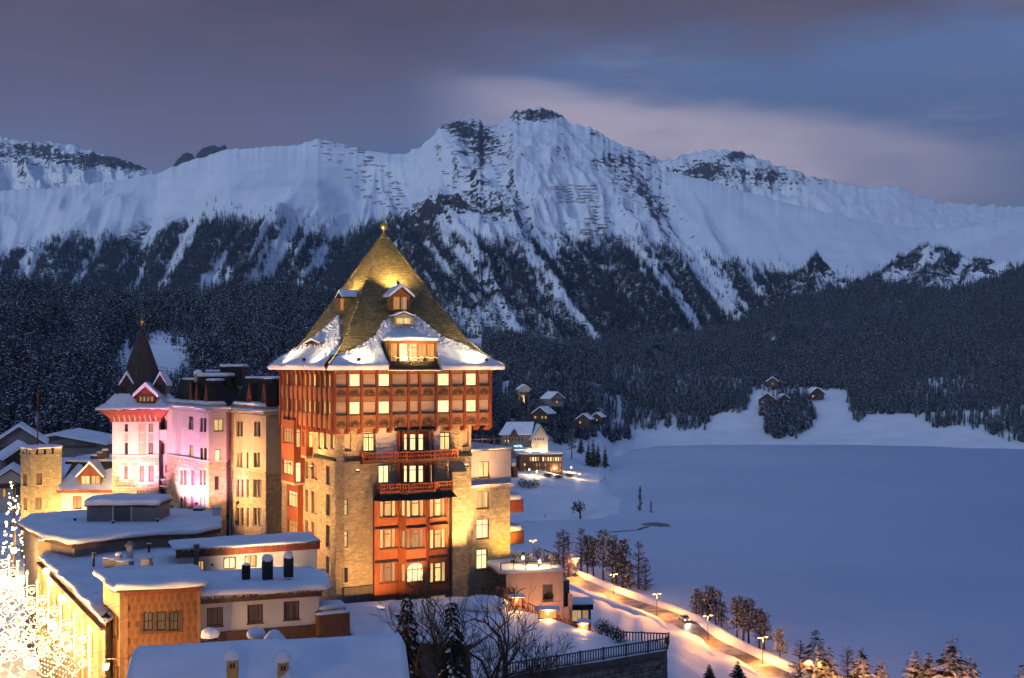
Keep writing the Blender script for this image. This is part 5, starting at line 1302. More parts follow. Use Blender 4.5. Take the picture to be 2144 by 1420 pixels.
for (x0, x1) in ((255, 277), (326, 346)): dormer(Q, Fac(Q, (0, 1), (1, 1)).a(x0), Fac(Q, (0, 1), (1, 1)).a(x1), 1.0, 4, QF.z(266, 826), QF.z(266, 803), QF.z(266, 786), 'red_wood', [(.25, .75, .5, .95, 'dark', 1, 0)], wall='brown_roof', over=.3, snow=.4)

# ================================================================== CRENELLATED TOWER AND ITS HOUSE
C = Frame('crenellated_tower', 64, 160, 44.0, 45, 'square rubble-stone tower with snow-topped battlements beside the street lights')
CS = Fac(C, (0, 3.4), (0, 0)); CF = Fac(C, (0, 0), (4.4, 0)); CR = Fac(C, (4.4, 0), (4.4, 3.4)); CB_ = Fac(C, (4.4, 3.4), (0, 3.4))
ct = CF.z(90, 952)
for (x0, x1, y0, y1) in ((48, 57, 993, 1018), (49, 57, 1043, 1068)): CS.window(CS.rect(x0, x1, y0, y1), 'curtain', 2, .3, .08, fmat='red_wood', arch=True, sill='plaster_pink')
for (x0, x1, y0, y1) in ((76, 88, 991, 1016), (74, 87, 1042, 1068)): CF.window(CF.rect(x0, x1, y0, y1), 'curtain', 2, .3, .08, fmat='red_wood', arch=True, sill='plaster_pink')
for f in (CS, CF, CR, CB_): f.wall('wall', M['mortar'], -6, ct)
CS.stones('stone', 0, ct, 0, CS.L, (.3, .7), (.14, .26), seed=61); CF.stones('stone', 0, ct, 0, CF.L, (.3, .7), (.14, .26), seed=62)
MB().prism([(-.12, -.12), (4.52, -.12), (4.52, 3.52), (-.12, 3.52)], ct - .1, ct + .05).build('ledge', M['stone'], C.root)
for f in (CS, CF, CR, CB_):
    n = max(2, int(f.L / 1.05))
    for i in range(n):
        a0, a1 = f.L * i / n + .0, f.L * (i + .68) / n; mb = MB(); f.box(mb, a0, a1, -.35, .03, ct + .05, ct + .85); m_ = mb.build('merlon', M['stone'], C.root)
snow_slab([(-.05, 3.45), (-.05, -.05), (4.45, -.05), (4.45, 3.45)], ct + .82, .42, .12, .3, 64, .4).build('snow_cap', M['snow_clump'], C.root, True)
w = P(79, 935, 163.5); u_, v_ = C.loc(w.x, w.y); MB().tube([(u_, v_, ct), (u_, v_, ct + 9.4)], [.11, .05], 6).build('flagpole', M['red_wood'], C.root)

Hh = Frame('gabled_annexe', 128, 163, 44.0, 4, 'low cream house with a red gabled dormer between stone tower and turret')
HF = Fac(Hh, (0, 0), (8.6, 0)); he = HF.z(190, 1030)
for (x0, x1, y0, y1) in ((152, 171, 1038, 1066), (202, 220, 1036, 1066)): HF.window(HF.rect(x0, x1, y0, y1), 'curtain', 2, .3, .12, fmat='red_wood', sill='plaster_pink')
HF.wall('wall', M['plaster_pink'], -6, he)
mb = MB(); HF.box(mb, -.4, 8.6, -.1, .55, he - .1, he + .38); mb.build('eave_board', M['red_wood'], Hh.root)
zr_ = Hh.z(967, 4, 3.6); mb = MB(); mb.add([(-.4, -.5, he + .38), (8.7, -.5, he + .38), (8.7, 3.4, zr_), (.6, 3.4, zr_), (-.4, 4, he + .38)], [(0, 1, 2, 3), (0, 3, 4)]); hr = mb.build('roof', M['brown_roof'], Hh.root)
sn = MB(); N = 40; vs = []
for j in range(7):
    for i in range(N + 1):
        t = i / N; top = np.interp(t, [0, .06, .12, .2, .3, .62, .72, .8, .9, 1], [.3, .6, .95, .9, .7, .7, .8, .55, .25, .3]); f_ = j / 6 * top
        vs.append((-.45 + t * 9.1 + .9 * f_ * (1 - t), -.58 + 3.9 * f_, he + .34 + (zr_ - he - .38) * f_ + .30 * (1 - (j / 6) ** 4) * (0 if j == 0 else 1) + .12 * (vnoise(np.array([i * .5]), np.array([j * .8]), 4)[0] - .5)))
sn.add(vs, [(j * (N + 1) + i, j * (N + 1) + i + 1, (j + 1) * (N + 1) + i + 1, (j + 1) * (N + 1) + i) for j in range(6) for i in range(N)]).build('snow_cap', M['snow_clump'], hr, True)
dormer(Hh, HF.a(166), HF.a(213), -.15, 3.5, HF.z(190, 1017), HF.z(190, 996), HF.z(190, 972), 'red_wood', [(.08, .48, .06, 1.35, 'lit', 2, .3), (.52, .92, .06, 1.35, 'lit', 2, .3)], wall='red_wood', over=.35, snow=.3)
mb = MB().box(-.5, 9, 3.4, 12, zr_ - .3, zr_); fl = mb.build('flat_roof', M['slate'], Hh.root)
snow_slab(rectp(-.4, 9, 3.4, 13), zr_, .4, .1, .6, 66, .3).build('snow_cap', M['snow'], fl, True)
for x, y in ((655 / 5.46, 0),): pass
for (px_, y0, y1, w_) in ((196, 955, 962, 13), (209, 949, 956, 12), (219, 944, 951, 9)): roofbox(Hh, fl, px_, y0, y1, w_, 167, 'brown_wood', .3, .8, 'chimney', seed=int(px_))

# ================================================================== FLAT-ROOFED TOWN BUILDINGS
def at_z(px, py, z):
    D = (CAM_Z - z) * F / (py - HY); return Vector(((px - CX) / F * D, D))
def flat_building(name, label, outline, ztop, zbase, wall, snow=.5, seed=0, eave=.5, over=.1):
    """outline: pixels of the roof edge seen at height ztop, counter-clockwise from above"""
    w = [at_z(x, y, ztop) for x, y in outline]; c = sum(w, Vector((0, 0))) / len(w)
    t = tag(empty(name, (c.x, c.y, zbase), 0), label, 'building'); q = [tuple(p - c) for p in w]
    inner = [tuple(p) for p in offset_poly([Vector(p) for p in q], -eave)]
    MB().prism(inner, -3, ztop - zbase - .3).build('wall', M[wall], t)
    rf = MB().prism(q, ztop - zbase - .35, ztop - zbase).build('roof', M['brown_wood'], t)
    snow_slab(q, ztop - zbase, snow, over, .5, seed, .25).build('snow_cap', M['snow'], rf, True)
    return t, q, rf, c
def upright(parent, c, zbase, px, py0, py1, wpx, D, mat, name='vent_pipe', snow=0.0, round_=True, dep=None, cap=None):
    w = P(px, py1, D); x, y, z0 = w.x - c.x, w.y - c.y, w.z - zbase; z1 = z0 + (py1 - py0) / F * D; r = wpx / F * D / 2; dep = dep or 2 * r
    mb = MB()
    if round_: mb.lathe([(r * .7, z0 - .6), (r * .7, z1 - r), (r, z1 - r), (r, z1)], x, y, 0, 10)
    else: mb.box(x - r, x + r, y, y + dep, z0 - .6, z1)
    o = mb.build(name, M[mat], parent)
    if cap: MB().box(x - r * 1.25, x + r * 1.25, y - .12, y + dep + .12, z1, z1 + .1).build('chimney_cap', M[cap], o)
    if snow: MB().blob((x, y + (0 if round_ else dep / 2), z1 + .08), r * 1.25 + .06, (r if round_ else dep / 2) * 1.2 + .06, snow, 12, 7, .05, -.25).build('snow_cap', M['snow'], o, True)
    return o
# upper flat roof with a lift house
t1, q1, rf1, c1 = flat_building('flat_roofed_block', 'flat snow-covered block with a long rooftop plant room', [(40, 1100), (92, 1127), (150, 1141), (232, 1129), (330, 1120), (400, 1118), (462, 1108), (458, 1076), (300, 1073), (150, 1077), (62, 1085)], 53.5, 43, 'plaster_grey', .5, 71)
for (x0, x1, p) in ((186, 215, 'dark'), (225, 250, 'dark'), (268, 292, 'dark'), (310, 336, 'lit'), (348, 372, 'dark')):
    w0 = at_z(x0, 1139, 52.45); w1 = at_z(x1, 1137, 52.45); f = Fac(Frame.__new__(Frame), (0, 0), (1, 0)) if False else None
    mb = MB(); d_ = (w1 - w0).normalized(); n_ = Vector((d_.y, -d_.x)); zz = 52.45 - 43
    vq = [(w0 - c1) + n_ * .9, (w1 - c1) + n_ * .9]
    mb.add([(*vq[0], zz), (*vq[1], zz), (*vq[1], zz + .75), (*vq[0], zz + .75)], [(0, 1, 2, 3)]); wo_ = mb.build('window', M[p], t1)
    mb = MB(); mb.tube([(*vq[0], zz), (*vq[1], zz), (*vq[1], zz + .75), (*vq[0], zz + .75), (*vq[0], zz)], .05, 4); mb.build('frame', M['iron'], wo_)
ph = upright(rf1, c1, 43, 255, 1062, 1098, 146, 117.5, 'plaster_grey', 'plant_room', 0, False, 4.5)
w = P(255, 1060, 117.5); x, y = w.x - c1.x, w.y - c1.y; hw = 3.75; zt_ = w.z - 43
MB().box(x - hw, x + hw, y - .3, y + 4.8, zt_, zt_ + .18).build('roof', M['iron'], ph)
snow_slab([(x - hw, y - .3), (x + hw, y - .3), (x + hw, y + 4.8), (x - hw, y + 4.8)], zt_ + .18, .55, .12, .4, 73, .4).build('snow_cap', M['snow'], ph, True)
mb = MB()
for k in range(9): mb.box(x - .75, x + .9, y - .06, y - .01, zt_ - 1.6 + k * .17, zt_ - 1.5 + k * .17)
mb.build('louvre', M['lead'], ph); MB().box(x - .95, x - .80, y - .12, y - .01, zt_ - 1.9, zt_).box(x + .95, x + 1.1, y - .12, y - .01, zt_ - 1.9, zt_).build('post', M['plaster_white'], ph)
for (px_, y0, y1, wp, D_) in ((157, 1086, 1098, 6, 118), (237, 1092, 1103, 6, 116), (330, 1088, 1099, 6, 117), (326, 1070, 1092, 5, 118)): upright(rf1, c1, 43, px_, y0, y1, wp, D_, 'iron', 'vent_pipe', .04)
chm = upright(rf1, c1, 43, 452, 1066, 1092, 15, 122, 'plaster_white', 'chimney', .2, False, cap='concrete')
upright(rf1, c1, 43, 414, 1066, 1072, 20, 126, 'iron', 'roof_hatch', .2, False)

# long street building
t2, q2, rf2, c2 = flat_building('street_block', 'long flat-roofed block whose rubble front runs down the lit shopping street', [(85, 1170), (222, 1306), (262, 1262), (330, 1215), (412, 1192), (380, 1142), (240, 1146), (112, 1150)], 51.9, 42, 'mortar', .3, 75, .15, .04)
S2 = Frame('street_front', 222, 80.2, 42.0, 30, 'x'); bpy.data.objects.remove(S2.root); S2.root = t2
class LocFac(Fac):
    pass
# its street facade carries windows and buttresses (world frame of the block)
P0 = at_z(85, 1170, 51.9) - c2; P1 = at_z(222, 1306, 51.9) - c2
G2 = Frame.__new__(Frame); G2.o = Vector((c2.x, c2.y)); G2.zb = 42; G2.a = 0.0; G2.U = Vector((1, 0)); G2.V = Vector((0, 1)); G2.root = t2
SF = Fac(G2, P0, P1); SF.p0 = SF.p0 + SF.n * .06; SF.p1 = SF.p1 + SF.n * .06
for k in range(11):
    a = SF.L * (k + .55) / 11.2
    for (z0, z1) in ((6.4, 8.3), (2.6, 4.6)): SF.window((a - .45, a + .45, z0, z1), ['curtain', 'lit_amber', 'curtain'][(k * 2 + int(z0)) % 3], 2, .3, .1, fmat='brown_wood', sill='stone')
SF.wall('wall', M['mortar'], -2, 9.6); SF.stones('stone', 0, 9.5, 0, SF.L, (.4, .9), (.2, .38), seed=77)
for k in range(6):
    a = SF.L * (k + .1) / 5.3
    if a < SF.L - .3: mb = MB(); SF.box(mb, a - .18, a + .18, 0, .28, -2, 9.3); mb.build('buttress', M['stone'], t2)
mb = MB(); SF.box(mb, 0, SF.L, .0, .35, 9.45, 9.62); mb.build('gutter', M['brown_wood'], t2)
for (px_, y0, y1, wp, D_, m_, sn_, rd) in ((236, 1172, 1196, 40, 98, 'concrete', .12, False), (256, 1178, 1193, 30, 96, 'concrete', .16, False), (235, 1164, 1180, 8, 99, 'brown_wood', 0, True), (247, 1164, 1181, 10, 98, 'concrete', .25, False), (196, 1160, 1172, 7, 101, 'iron', .04, True), (270, 1142, 1175, 11, 104, 'plaster_pink', 0, False), (304, 1172, 1197, 18, 95, 'plaster_pink', .05, False), (288, 1190, 1198, 20, 95, 'brown_wood', .08, False), (320, 1176, 1198, 2.5, 95, 'iron', 0, True), (312, 1140, 1146, 7, 109, 'iron', .05, True), (265, 1164, 1174, 3, 101, 'iron', 0, True)):
    o_ = upright(rf2, c2, 42, px_, y0, y1, wp, D_, m_, 'chimney' if wp > 9 else 'vent_pipe', sn_, rd, cap='concrete' if wp in (11, 18) else None)
w = P(270, 1139, 104); MB().add([(w.x - c2.x - .42, w.y - c2.y - .1, w.z - 42 - .2), (w.x - c2.x + .42, w.y - c2.y - .1, w.z - 42 - .2), (w.x - c2.x + .42, w.y - c2.y + .6, w.z - 42 - .2), (w.x - c2.x - .42, w.y - c2.y + .6, w.z - 42 - .2), (w.x - c2.x, w.y - c2.y + .25, w.z - 42 + .28)], [(0, 1, 4), (1, 2, 4), (2, 3, 4), (3, 0, 4), (3, 2, 1, 0)]).build('chimney_cap', M['concrete'], rf2)
# small turret head on the roof's street end
for (xa, ya, ww) in ((132, 1150, 52), (100, 1153, 38)):
    w = at_z(xa, ya, 52.3); hw = ww / F * w.y / 2; o_ = MB().box(w.x - c2.x - hw, w.x - c2.x + hw, w.y - c2.y, w.y - c2.y + 2.2, 9, 11.2).build('roof_housing', M['plaster_grey'] if ww > 40 else M['stone'], rf2)
    snow_slab(rectp(w.x - c2.x - hw, w.x - c2.x + hw, w.y - c2.y, w.y - c2.y + 2.2), 11.2, .35, .16, .3, int(xa), .3).build('snow_cap', M['snow'], o_, True)

# red-fascia pavilion between the roofs and the tower
V = Frame('arched_pavilion', 380, 103, 42.0, 24, 'white single-storey pavilion with arched windows and a red fascia at the tower foot')
VF = Fac(V, (0, 0), (12.4, 0)); vz1 = VF.z(500, 1158); vz0 = 8.0
for (x0, x1, y0, y1, ar, p) in ((468, 494, 1167, 1192, True, 'lit_bright'), (512, 538, 1163, 1188, True, 'lit'), (552, 566, 1160, 1185, False, 'lit_bright'), (598, 612, 1157, 1180, False, 'lit_amber'), (413, 428, 1174, 1196, False, 'lit_amber'), (442, 447, 1180, 1186, False, 'dark')): VF.window(VF.rect(x0, x1, y0, y1), p, 2 if x1 - x0 > 8 else 1, 0, .1, fmat='red_wood', sill=None, arch=ar)
VF.wall('wall', M['plaster_white'], 5, vz1); Fac(V, (12.4, 0), (12.4, 6)).wall('wall', M['plaster_white'], 5, vz1)
mb = MB(); VF.box(mb, VF.a(465), 12.6, .02, .42, vz1 - .05, vz1 + .55); mb.build('fascia', M['red_wood'], V.root)
mb = MB(); VF.box(mb, -.5, VF.a(465), .02, .42, vz1 - .05, vz1 + .55); mb.build('fascia', M['brown_wood'], V.root)
vr = MB().box(-.5, 12.7, -.42, 4.7, vz1 + .55, vz1 + .65).build('roof', M['brown_wood'], V.root)
snow_slab(rectp(-.4, 12.6, -.4, 4.6), vz1 + .65, .28, .12, .4, 79, .35).build('snow_cap', M['snow'], vr, True)
pp = VF.pt(VF.a(408), .9, 0); MB().lathe([(.22, 6), (.22, vz1 + .9), (.27, vz1 + .95), (.27, vz1 + 1.15)], pp[0], pp[1], 0, 12).build('flue', M['lead'], V.root)

# shingled corner house
Sg = Frame('shingled_corner_house', 264, 80, 42.0, 20, 'brown wood-shingled corner house with three small windows and thick snow roof')
SW = Fac(Sg, (0, 0), (1, 0)).a(416); SgF = Fac(Sg, (0, 0), (SW, 0)); SgC = Fac(Sg, (-.42, .25), (0, 0)); SgL = Fac(Sg, (-.42 - 1.05, 6.1), (-.42, .25))
sz1 = SgF.z(300, 1236)
for (x0, x1) in ((301, 320), (328, 347), (354, 373)): SgF.window(SgF.rect(x0, x1, 1282, 1320), 'curtain', 2, .5, .06, depth=.10, fmat='slate', sill='brown_wood')
for (z0, z1) in ((sz1 - 3.6, sz1 - 1.9), (sz1 - 7.2, sz1 - 5.4)):
    for k in range(5): SgL.window((.6 + k * 1.05, 1.5 + k * 1.05, z0, z1), 'lit_amber' if k % 2 else 'curtain', 2, .25, .07, depth=.12, fmat='brown_wood', sill=None)
for f in (SgF, SgC, SgL, Fac(Sg, (SW, 0), (SW, 6))): f.wall('wall', M['brown_wood'] if f is not SgL else M['tan_wood'], -2, sz1)
# every shingle its own piece, lapped in courses
shm = {}
SHW, SHH = .40, .58
def shingle_mesh(w, h, k):
    key = (round(w, 2), round(h, 2), k)
    if key not in shm:
        rg = random.Random(k); mb = MB(); nseg = 4; c = [(w * i / nseg, -(.10 + rg.uniform(-.05, .02)) * math.sin(math.pi * i / nseg) - rg.uniform(0, .03)) for i in range(nseg + 1)]
        low = [(x, .055, z) for x, z in c]; lowb = [(x, .012, z) for x, z in c]
        mb.add(low + [(w, .014, h), (0, .014, h)] + lowb, [tuple(range(nseg + 1)) + (nseg + 1, nseg + 2)] + [(i + 1, i, nseg + 3 + i, nseg + 4 + i) for i in range(nseg)])
        shm[key] = mb.mesh('shingle', M['shingle'])
    return shm[key]
zz = sz1 - .9; row = 0; nsh = 0
while zz > sz1 - 5.9:
    x = .12 + (row % 2) * .17
    while x < SW - .2 and nsh < 300:
        w = [.34, .46, .40, .52][(row * 3 + nsh) % 4]; w = min(w, SW - .12 - x)
        if w < .12: break
        b = (x, x + w, zz, zz + SHH)
        if not any(b[0] < h[1] and b[1] > h[0] and b[2] < h[3] and b[3] > h[2] for h in SgF.holes):
            o = link('shingle', shingle_mesh(w, SHH + .1, (nsh * 5 + row) % 4), None, Sg.root); q = SgF.pt(x, 0, zz)
            o.location = q; o.scale = (1, -1, 1); nsh += 1
        x += w + .015
    zz -= SHH; row += 1
mb = MB(); SgF.box(mb, -.1, SW + .1, .0, .10, sz1 - .32, sz1 - .2); SgF.box(mb, -.15, SW + .15, .0, .24, sz1 - .2, sz1); mb.build('cornice', M['red_wood'], Sg.root)
for a in (.0, SW): mb = MB(); SgF.box(mb, a - .12, a + .12, .0, .11, -2, sz1 - .3); mb.build('corner_board', M['tan_wood'], Sg.root)
pts_ = [(-.55, -.45), (SW + .35, -.45), (SW + .35, 3.4), (SW + .1, 6), (-1.9, 6.4), (-1.7, 5.2), (-.95, .1)]
sr = MB().prism(pts_, sz1, sz1 + .14).build('roof', M['brown_wood'], Sg.root)
snow_slab(pts_, sz1 + .14, .55, .14, .3, 81, .35).build('snow_cap', M['snow'], sr, True)

# white wing
Wh = Frame('white_wing', 416, 83, 42.0, 20, 'white-walled wing with three dark windows and three rooftop flues under deep snow')
WW = Fac(Wh, (0, 0), (1, 0)).a(668); WhF = Fac(Wh, (0, 0), (WW, 0)); WhR = Fac(Wh, (WW, 0), (WW, 5))
wz1 = WhF.z(540, 1245); wz0 = WhF.z(540, 1316)
for (x0, x1, y0, y1) in ((433, 467, 1272, 1311), (518, 551, 1266, 1304), (594, 627, 1259, 1297)): WhF.window(WhF.rect(x0, x1, y0, y1), 'curtain', 3, 0, .1, depth=.12, fmat='brown_wood', sill='brown_wood')
WhF.wall('wall', M['plaster_white'], wz0, wz1); WhR.wall('wall', M['plaster_white'], wz0 - 1, wz1)
mb = MB(); WhF.box(mb, 0, WW, .02, .30, wz0 - .85, wz0 - .02); mb.build('band', M['brown_wood'], Wh.root)
WhF.wall('wall', M['mortar_grey'], -3, wz0 - .85); WhF.stones('stone_grey', wz0 - 5, wz0 - .9, 0, WW, (.3, .7), (.18, .34), seed=91)
mb = MB(); WhF.box(mb, -.1, WW + .1, .02, .55, wz1 - .32, wz1 + .02); mb.build('fascia', M['brown_wood'], Wh.root)
wp = [(-.6, -.62), (WW + .5, -.62), (WW + .75, 1.2), (WW + .9, 1.8), (WW + 1.5, 4.6), (WW - 1, 7.6), (-.6, 7.6)]
wr = MB().prism(wp, wz1 + .02, wz1 + .16).build('roof', M['brown_wood'], Wh.root)
snow_slab(wp, wz1 + .16, .5, .14, .3, 83, .3).build('snow_cap', M['snow'], wr, True)
for (px_, y0, y1, wpx, sn_) in ((515, 1182, 1204, 16, .08), (560, 1172, 1200, 20, .42), (604, 1166, 1194, 18, .40)):
    w = P(px_, y1, 87); u_, v_ = Wh.loc(w.x, w.y); z0 = w.z - 42; r = wpx / F * 87 / 2; h = (y1 - y0) / F * 87
    o_ = MB().box(u_ - r, u_ + r, v_ - r, v_ + r, z0 - .5, z0 + h).build('chimney', M['slate'], wr); MB().blob((u_, v_, z0 + h), r * 1.25, r * 1.25, sn_, 12, 7, .04, -.25).build('snow_cap', M['snow'], o_, True)
# timber balcony at its right end
w = P(668, 1345, 84.5); u_, v_ = Wh.loc(w.x, w.y); bl = MB().box(u_, u_ + 2.3, v_, v_ + 2.6, 6.5, w.z - 42 + 2.0).build('timber_balcony', M['brown_wood'], Wh.root)
mb = MB(); zz = w.z - 42 + 2.0
snow_slab([(u_, v_), (u_ + 2.3, v_), (u_ + 2.3, v_ + .35), (u_, v_ + .35)], zz, .22, .06, .3, 85, .4).build('snow_cap', M['snow'], bl, True)
snow_slab([(u_ + .3, v_ + 1.6), (u_ + 2.3, v_ + 1.6), (u_ + 2.3, v_ + 3.4), (u_ + .3, v_ + 3.4)], zz - .1, .5, .06, .3, 86, .4).build('snow_cap', M['snow'], bl, True)

def icicles(fac, a0, a1, n, z, count, parent, seed):
    rg = random.Random(seed); mb = MB()
    for k in range(count):
        a = a0 + (a1 - a0) * rg.random(); L = rg.uniform(.05, .22); q_ = fac.pt(a, n + rg.uniform(-.03, .03), z); mb.tube([q_, (q_[0], q_[1], z - L)], [rg.uniform(.018, .035), .003], 4, cap=False)
    o = mb.build('icicles', M['snow'], parent); o['kind'] = 'stuff'
icicles(WhF, 0, WW, .66, wz1 + .18, 80, wr, 1); icicles(VF, 0, 12.4, .46, vz1 + .66, 90, vr, 3)
# near gabled roof
N5 = Frame('near_gabled_house', 275, 62, 40.0, 11, 'near house with one broad snowy roof slope and two yellow chimneys')
NL = Fac(N5, (0, 0), (1, 0)).a(846); zr5 = N5.z(1368, 0, 0)
sl = .58
mb = MB(); mb.add([(0, 0, zr5), (NL, 0, zr5), (NL, -9, zr5 - 9 * sl), (0, -9, zr5 - 9 * sl), (NL, 6, zr5 - 6 * sl), (0, 6, zr5 - 6 * sl), (0, 0, zr5 - .25), (NL, 0, zr5 - .25), (NL, -9, zr5 - 9 * sl - .25), (0, -9, zr5 - 9 * sl - .25), (NL, 6, zr5 - 6 * sl - .25), (0, 6, zr5 - 6 * sl - .25)], [(3, 2, 1, 0), (0, 1, 4, 5), (0, 6, 9, 3), (1, 2, 8, 7), (0, 5, 11, 6), (1, 7, 10, 4), (2, 3, 9, 8)])
n5r = mb.build('roof', M['brown_wood'], N5.root)
MB().add([(.8, -8.2, 0), (.8, 5.2, 0), (.8, 5.2, zr5 - 5.2 * sl - .3), (.8, 0, zr5 - .3), (.8, -8.2, zr5 - 8.2 * sl - .3), (NL - .8, -8.2, 0), (NL - .8, 5.2, 0), (NL - .8, 5.2, zr5 - 5.2 * sl - .3), (NL - .8, 0, zr5 - .3), (NL - .8, -8.2, zr5 - 8.2 * sl - .3)], [(4, 3, 2, 1, 0), (5, 6, 7, 8, 9), (0, 5, 9, 4), (6, 1, 2, 7)]).build('wall', M['tan_wood'], N5.root)
NI, NJ = 90, 44; vs = []
for i in range(NI + 1):
    for j in range(NJ + 1):
        t = i / NI; v = 3.2 - 12.0 * j / NJ; e = min(1, min(t, 1 - t) * NL / .5); rd = math.hypot(0, min(1, abs(v) / .8))
        th = .62 * (1 - (1 - e) ** 2) ** .5 if e < 1 else .62
        zz = zr5 - sl * (math.sqrt(v * v + .35) - .2) + th + .16 * (fbm(np.array([t * 9.]), np.array([v * .5 + 20]), 87, 3)[0] - .5)
        vs.append((t * NL + (.05 if t == 1 else -.05 if t == 0 else 0), v, zz))
fs = [(i * (NJ + 1) + j, i * (NJ + 1) + j + 1, (i + 1) * (NJ + 1) + j + 1, (i + 1) * (NJ + 1) + j) for i in range(NI) for j in range(NJ)]
MB().add(vs, fs).build('snow_cap', M['snow'], n5r, True)
M['plaster_yellow'] = plain('plaster_yellow', (.50, .30, .09), (.40, .24, .08), .9, 1.5, bs=.1)
for (px_, y_) in ((487, 1378), (593, 1383)):
    w = P(px_, y_, 57.0); u_, v_ = N5.loc(w.x, w.y); zt_ = w.z - 40
    cb = MB().box(u_ - .27, u_ + .27, v_ - .25, v_ + .25, zt_ - 3.2, zt_ - .55).box(u_ - .30, u_ + .30, v_ - .28, v_ + .28, zt_ - .62, zt_ - .52)
    cb.add([(u_ - .27, v_ - .25, zt_ - .52), (u_ + .27, v_ - .25, zt_ - .52), (u_ + .27, v_ - .25, zt_ - .12), (u_, v_ - .25, zt_ + .08), (u_ - .27, v_ - .25, zt_ - .12), (u_ - .27, v_ + .25, zt_ - .52), (u_ + .27, v_ + .25, zt_ - .52), (u_ + .27, v_ + .25, zt_ - .12), (u_, v_ + .25, zt_ + .08), (u_ - .27, v_ + .25, zt_ - .12)], [(0, 1, 2, 3, 4), (9, 8, 7, 6, 5), (0, 4, 9, 5), (2, 1, 6, 7), (3, 2, 7, 8), (4, 3, 8, 9)])
    o_ = cb.build('chimney', M['plaster_yellow'], n5r)
    MB().box(u_ - .12, u_ - .02, v_ - .27, v_ - .245, zt_ - .44, zt_ - .20).box(u_ + .02, u_ + .12, v_ - .27, v_ - .245, zt_ - .44, zt_ - .20).build('flue_opening', M['iron'], o_)
    MB().blob((u_ - .04, v_, zt_ + .10), .46, .44, .42, 14, 9, .03, -.35).build('snow_cap', M['snow'], o_, True)
w = P(595, 1418, 55.5); u_, v_ = N5.loc(w.x, w.y); zt_ = w.z - 40
MB().add([(u_ - .9, v_ - .1, zt_ - .9), (u_ + .25, v_ - .1, zt_ + .05), (u_ + .9, v_ - .1, zt_ - .6), (u_ - .9, v_ + 2, zt_ - .9), (u_ + .25, v_ + 2, zt_ + .05), (u_ + .9, v_ + 2, zt_ - .6)], [(0, 2, 1), (0, 1, 4, 3), (1, 2, 5, 4), (3, 4, 5)]).build('snow_cap', M['snow'], n5r)

# house between the near roof and the white wing: only its snow-laden chimney and roof peak show
B6 = Frame('hidden_house', 560, 70, 40.0, 14, 'small peaked roof and square chimney loaded with snow behind the near roof ridge')
zz = B6.z(1348, 0, 0)
MB().add([(-.9, -1, zz - 2.2), (1.6, -1, zz - 2.2), (1.6, 2.5, zz - 2.2), (-.9, 2.5, zz - 2.2), (.35, .4, zz + .35)], [(0, 1, 4), (1, 2, 4), (2, 3, 4), (3, 0, 4)]).build('roof', M['brown_roof'], B6.root)
MB().lathe([(1.75, -2.0), (1.45, -1.2), (1.0, -.35), (.62, .25), (.3, .62), (.04, .72)], .42, .6, zz, 14).build('snow_cap', M['snow'], B6.root, True)
cb = MB().box(-.95, -.35, -.2, .4, zz - 2.5, zz + .1).build('chimney', M['brown_wood'], B6.root)
for x in (-.93, -.65, -.40): MB().box(x, x + .06, -.18, -.12, zz + .1, zz + .38).build('cap_post', M['brown_wood'], cb)
MB().box(-.85, -.45, -.1, .3, zz + .1, zz + .36).build('flue', M['iron'], cb)
MB().blob((-.68, .1, zz + .62), .56, .52, .42, 14, 9, .04, -.6).build('snow_cap', M['snow'], cb, True)
um = tag(empty('folded_umbrella', P(440, 1345, 78)), 'snow-heaped folded parasol beside the shingled house', 'umbrella')
MB().blob((0, 0, .55), .62, .55, .45, 14, 8, .12, -.5).build('snow_cap', M['snow'], um, True); MB().tube([(0, 0, -2.5), (0, 0, .5)], .04, 6).build('pole', M['iron'], um); MB().lathe([(.5, .30), (.35, .55), (.05, .8)], 0, 0, -.1, 8).build('canopy', M['cloth_dark'], um)

# ================================================================== TERRACES AT THE TOWER FOOT
def terrace(name, label, outline, ztop, zbase, wall, snow, seed, cat='terrace'):
    w = [at_z(x, y, ztop) for x, y in outline]; c = sum(w, Vector((0, 0))) / len(w); t = tag(empty(name, (c.x, c.y, zbase)), label, cat); q = [tuple(p - c) for p in w]
    MB().prism(q, -8, ztop - zbase).build('wall', M[wall], t)
    snow_slab(q, ztop - zbase, snow, .06, .7, seed, .3).build('snow_cap', M['snow'], t, True)
    return t, q, c
te1, tq1, tc1 = terrace('upper_terrace', 'snow-covered flat terrace directly below the red bay of the tower', [(742, 1342), (850, 1345), (990, 1352), (1062, 1300), (1056, 1262), (960, 1256), (780, 1268), (705, 1272)], 44.8, 40, 'mortar_grey', .4, 95)
te2, tq2, tc2 = terrace('lower_terrace', 'broad snow-covered roof terrace with a long dark railing', [(985, 1428), (1062, 1418), (1397, 1362), (1388, 1352), (1300, 1350), (1222, 1326), (1135, 1296), (1072, 1282), (985, 1350)], 44.2, 38, 'mortar_grey', .4, 96)
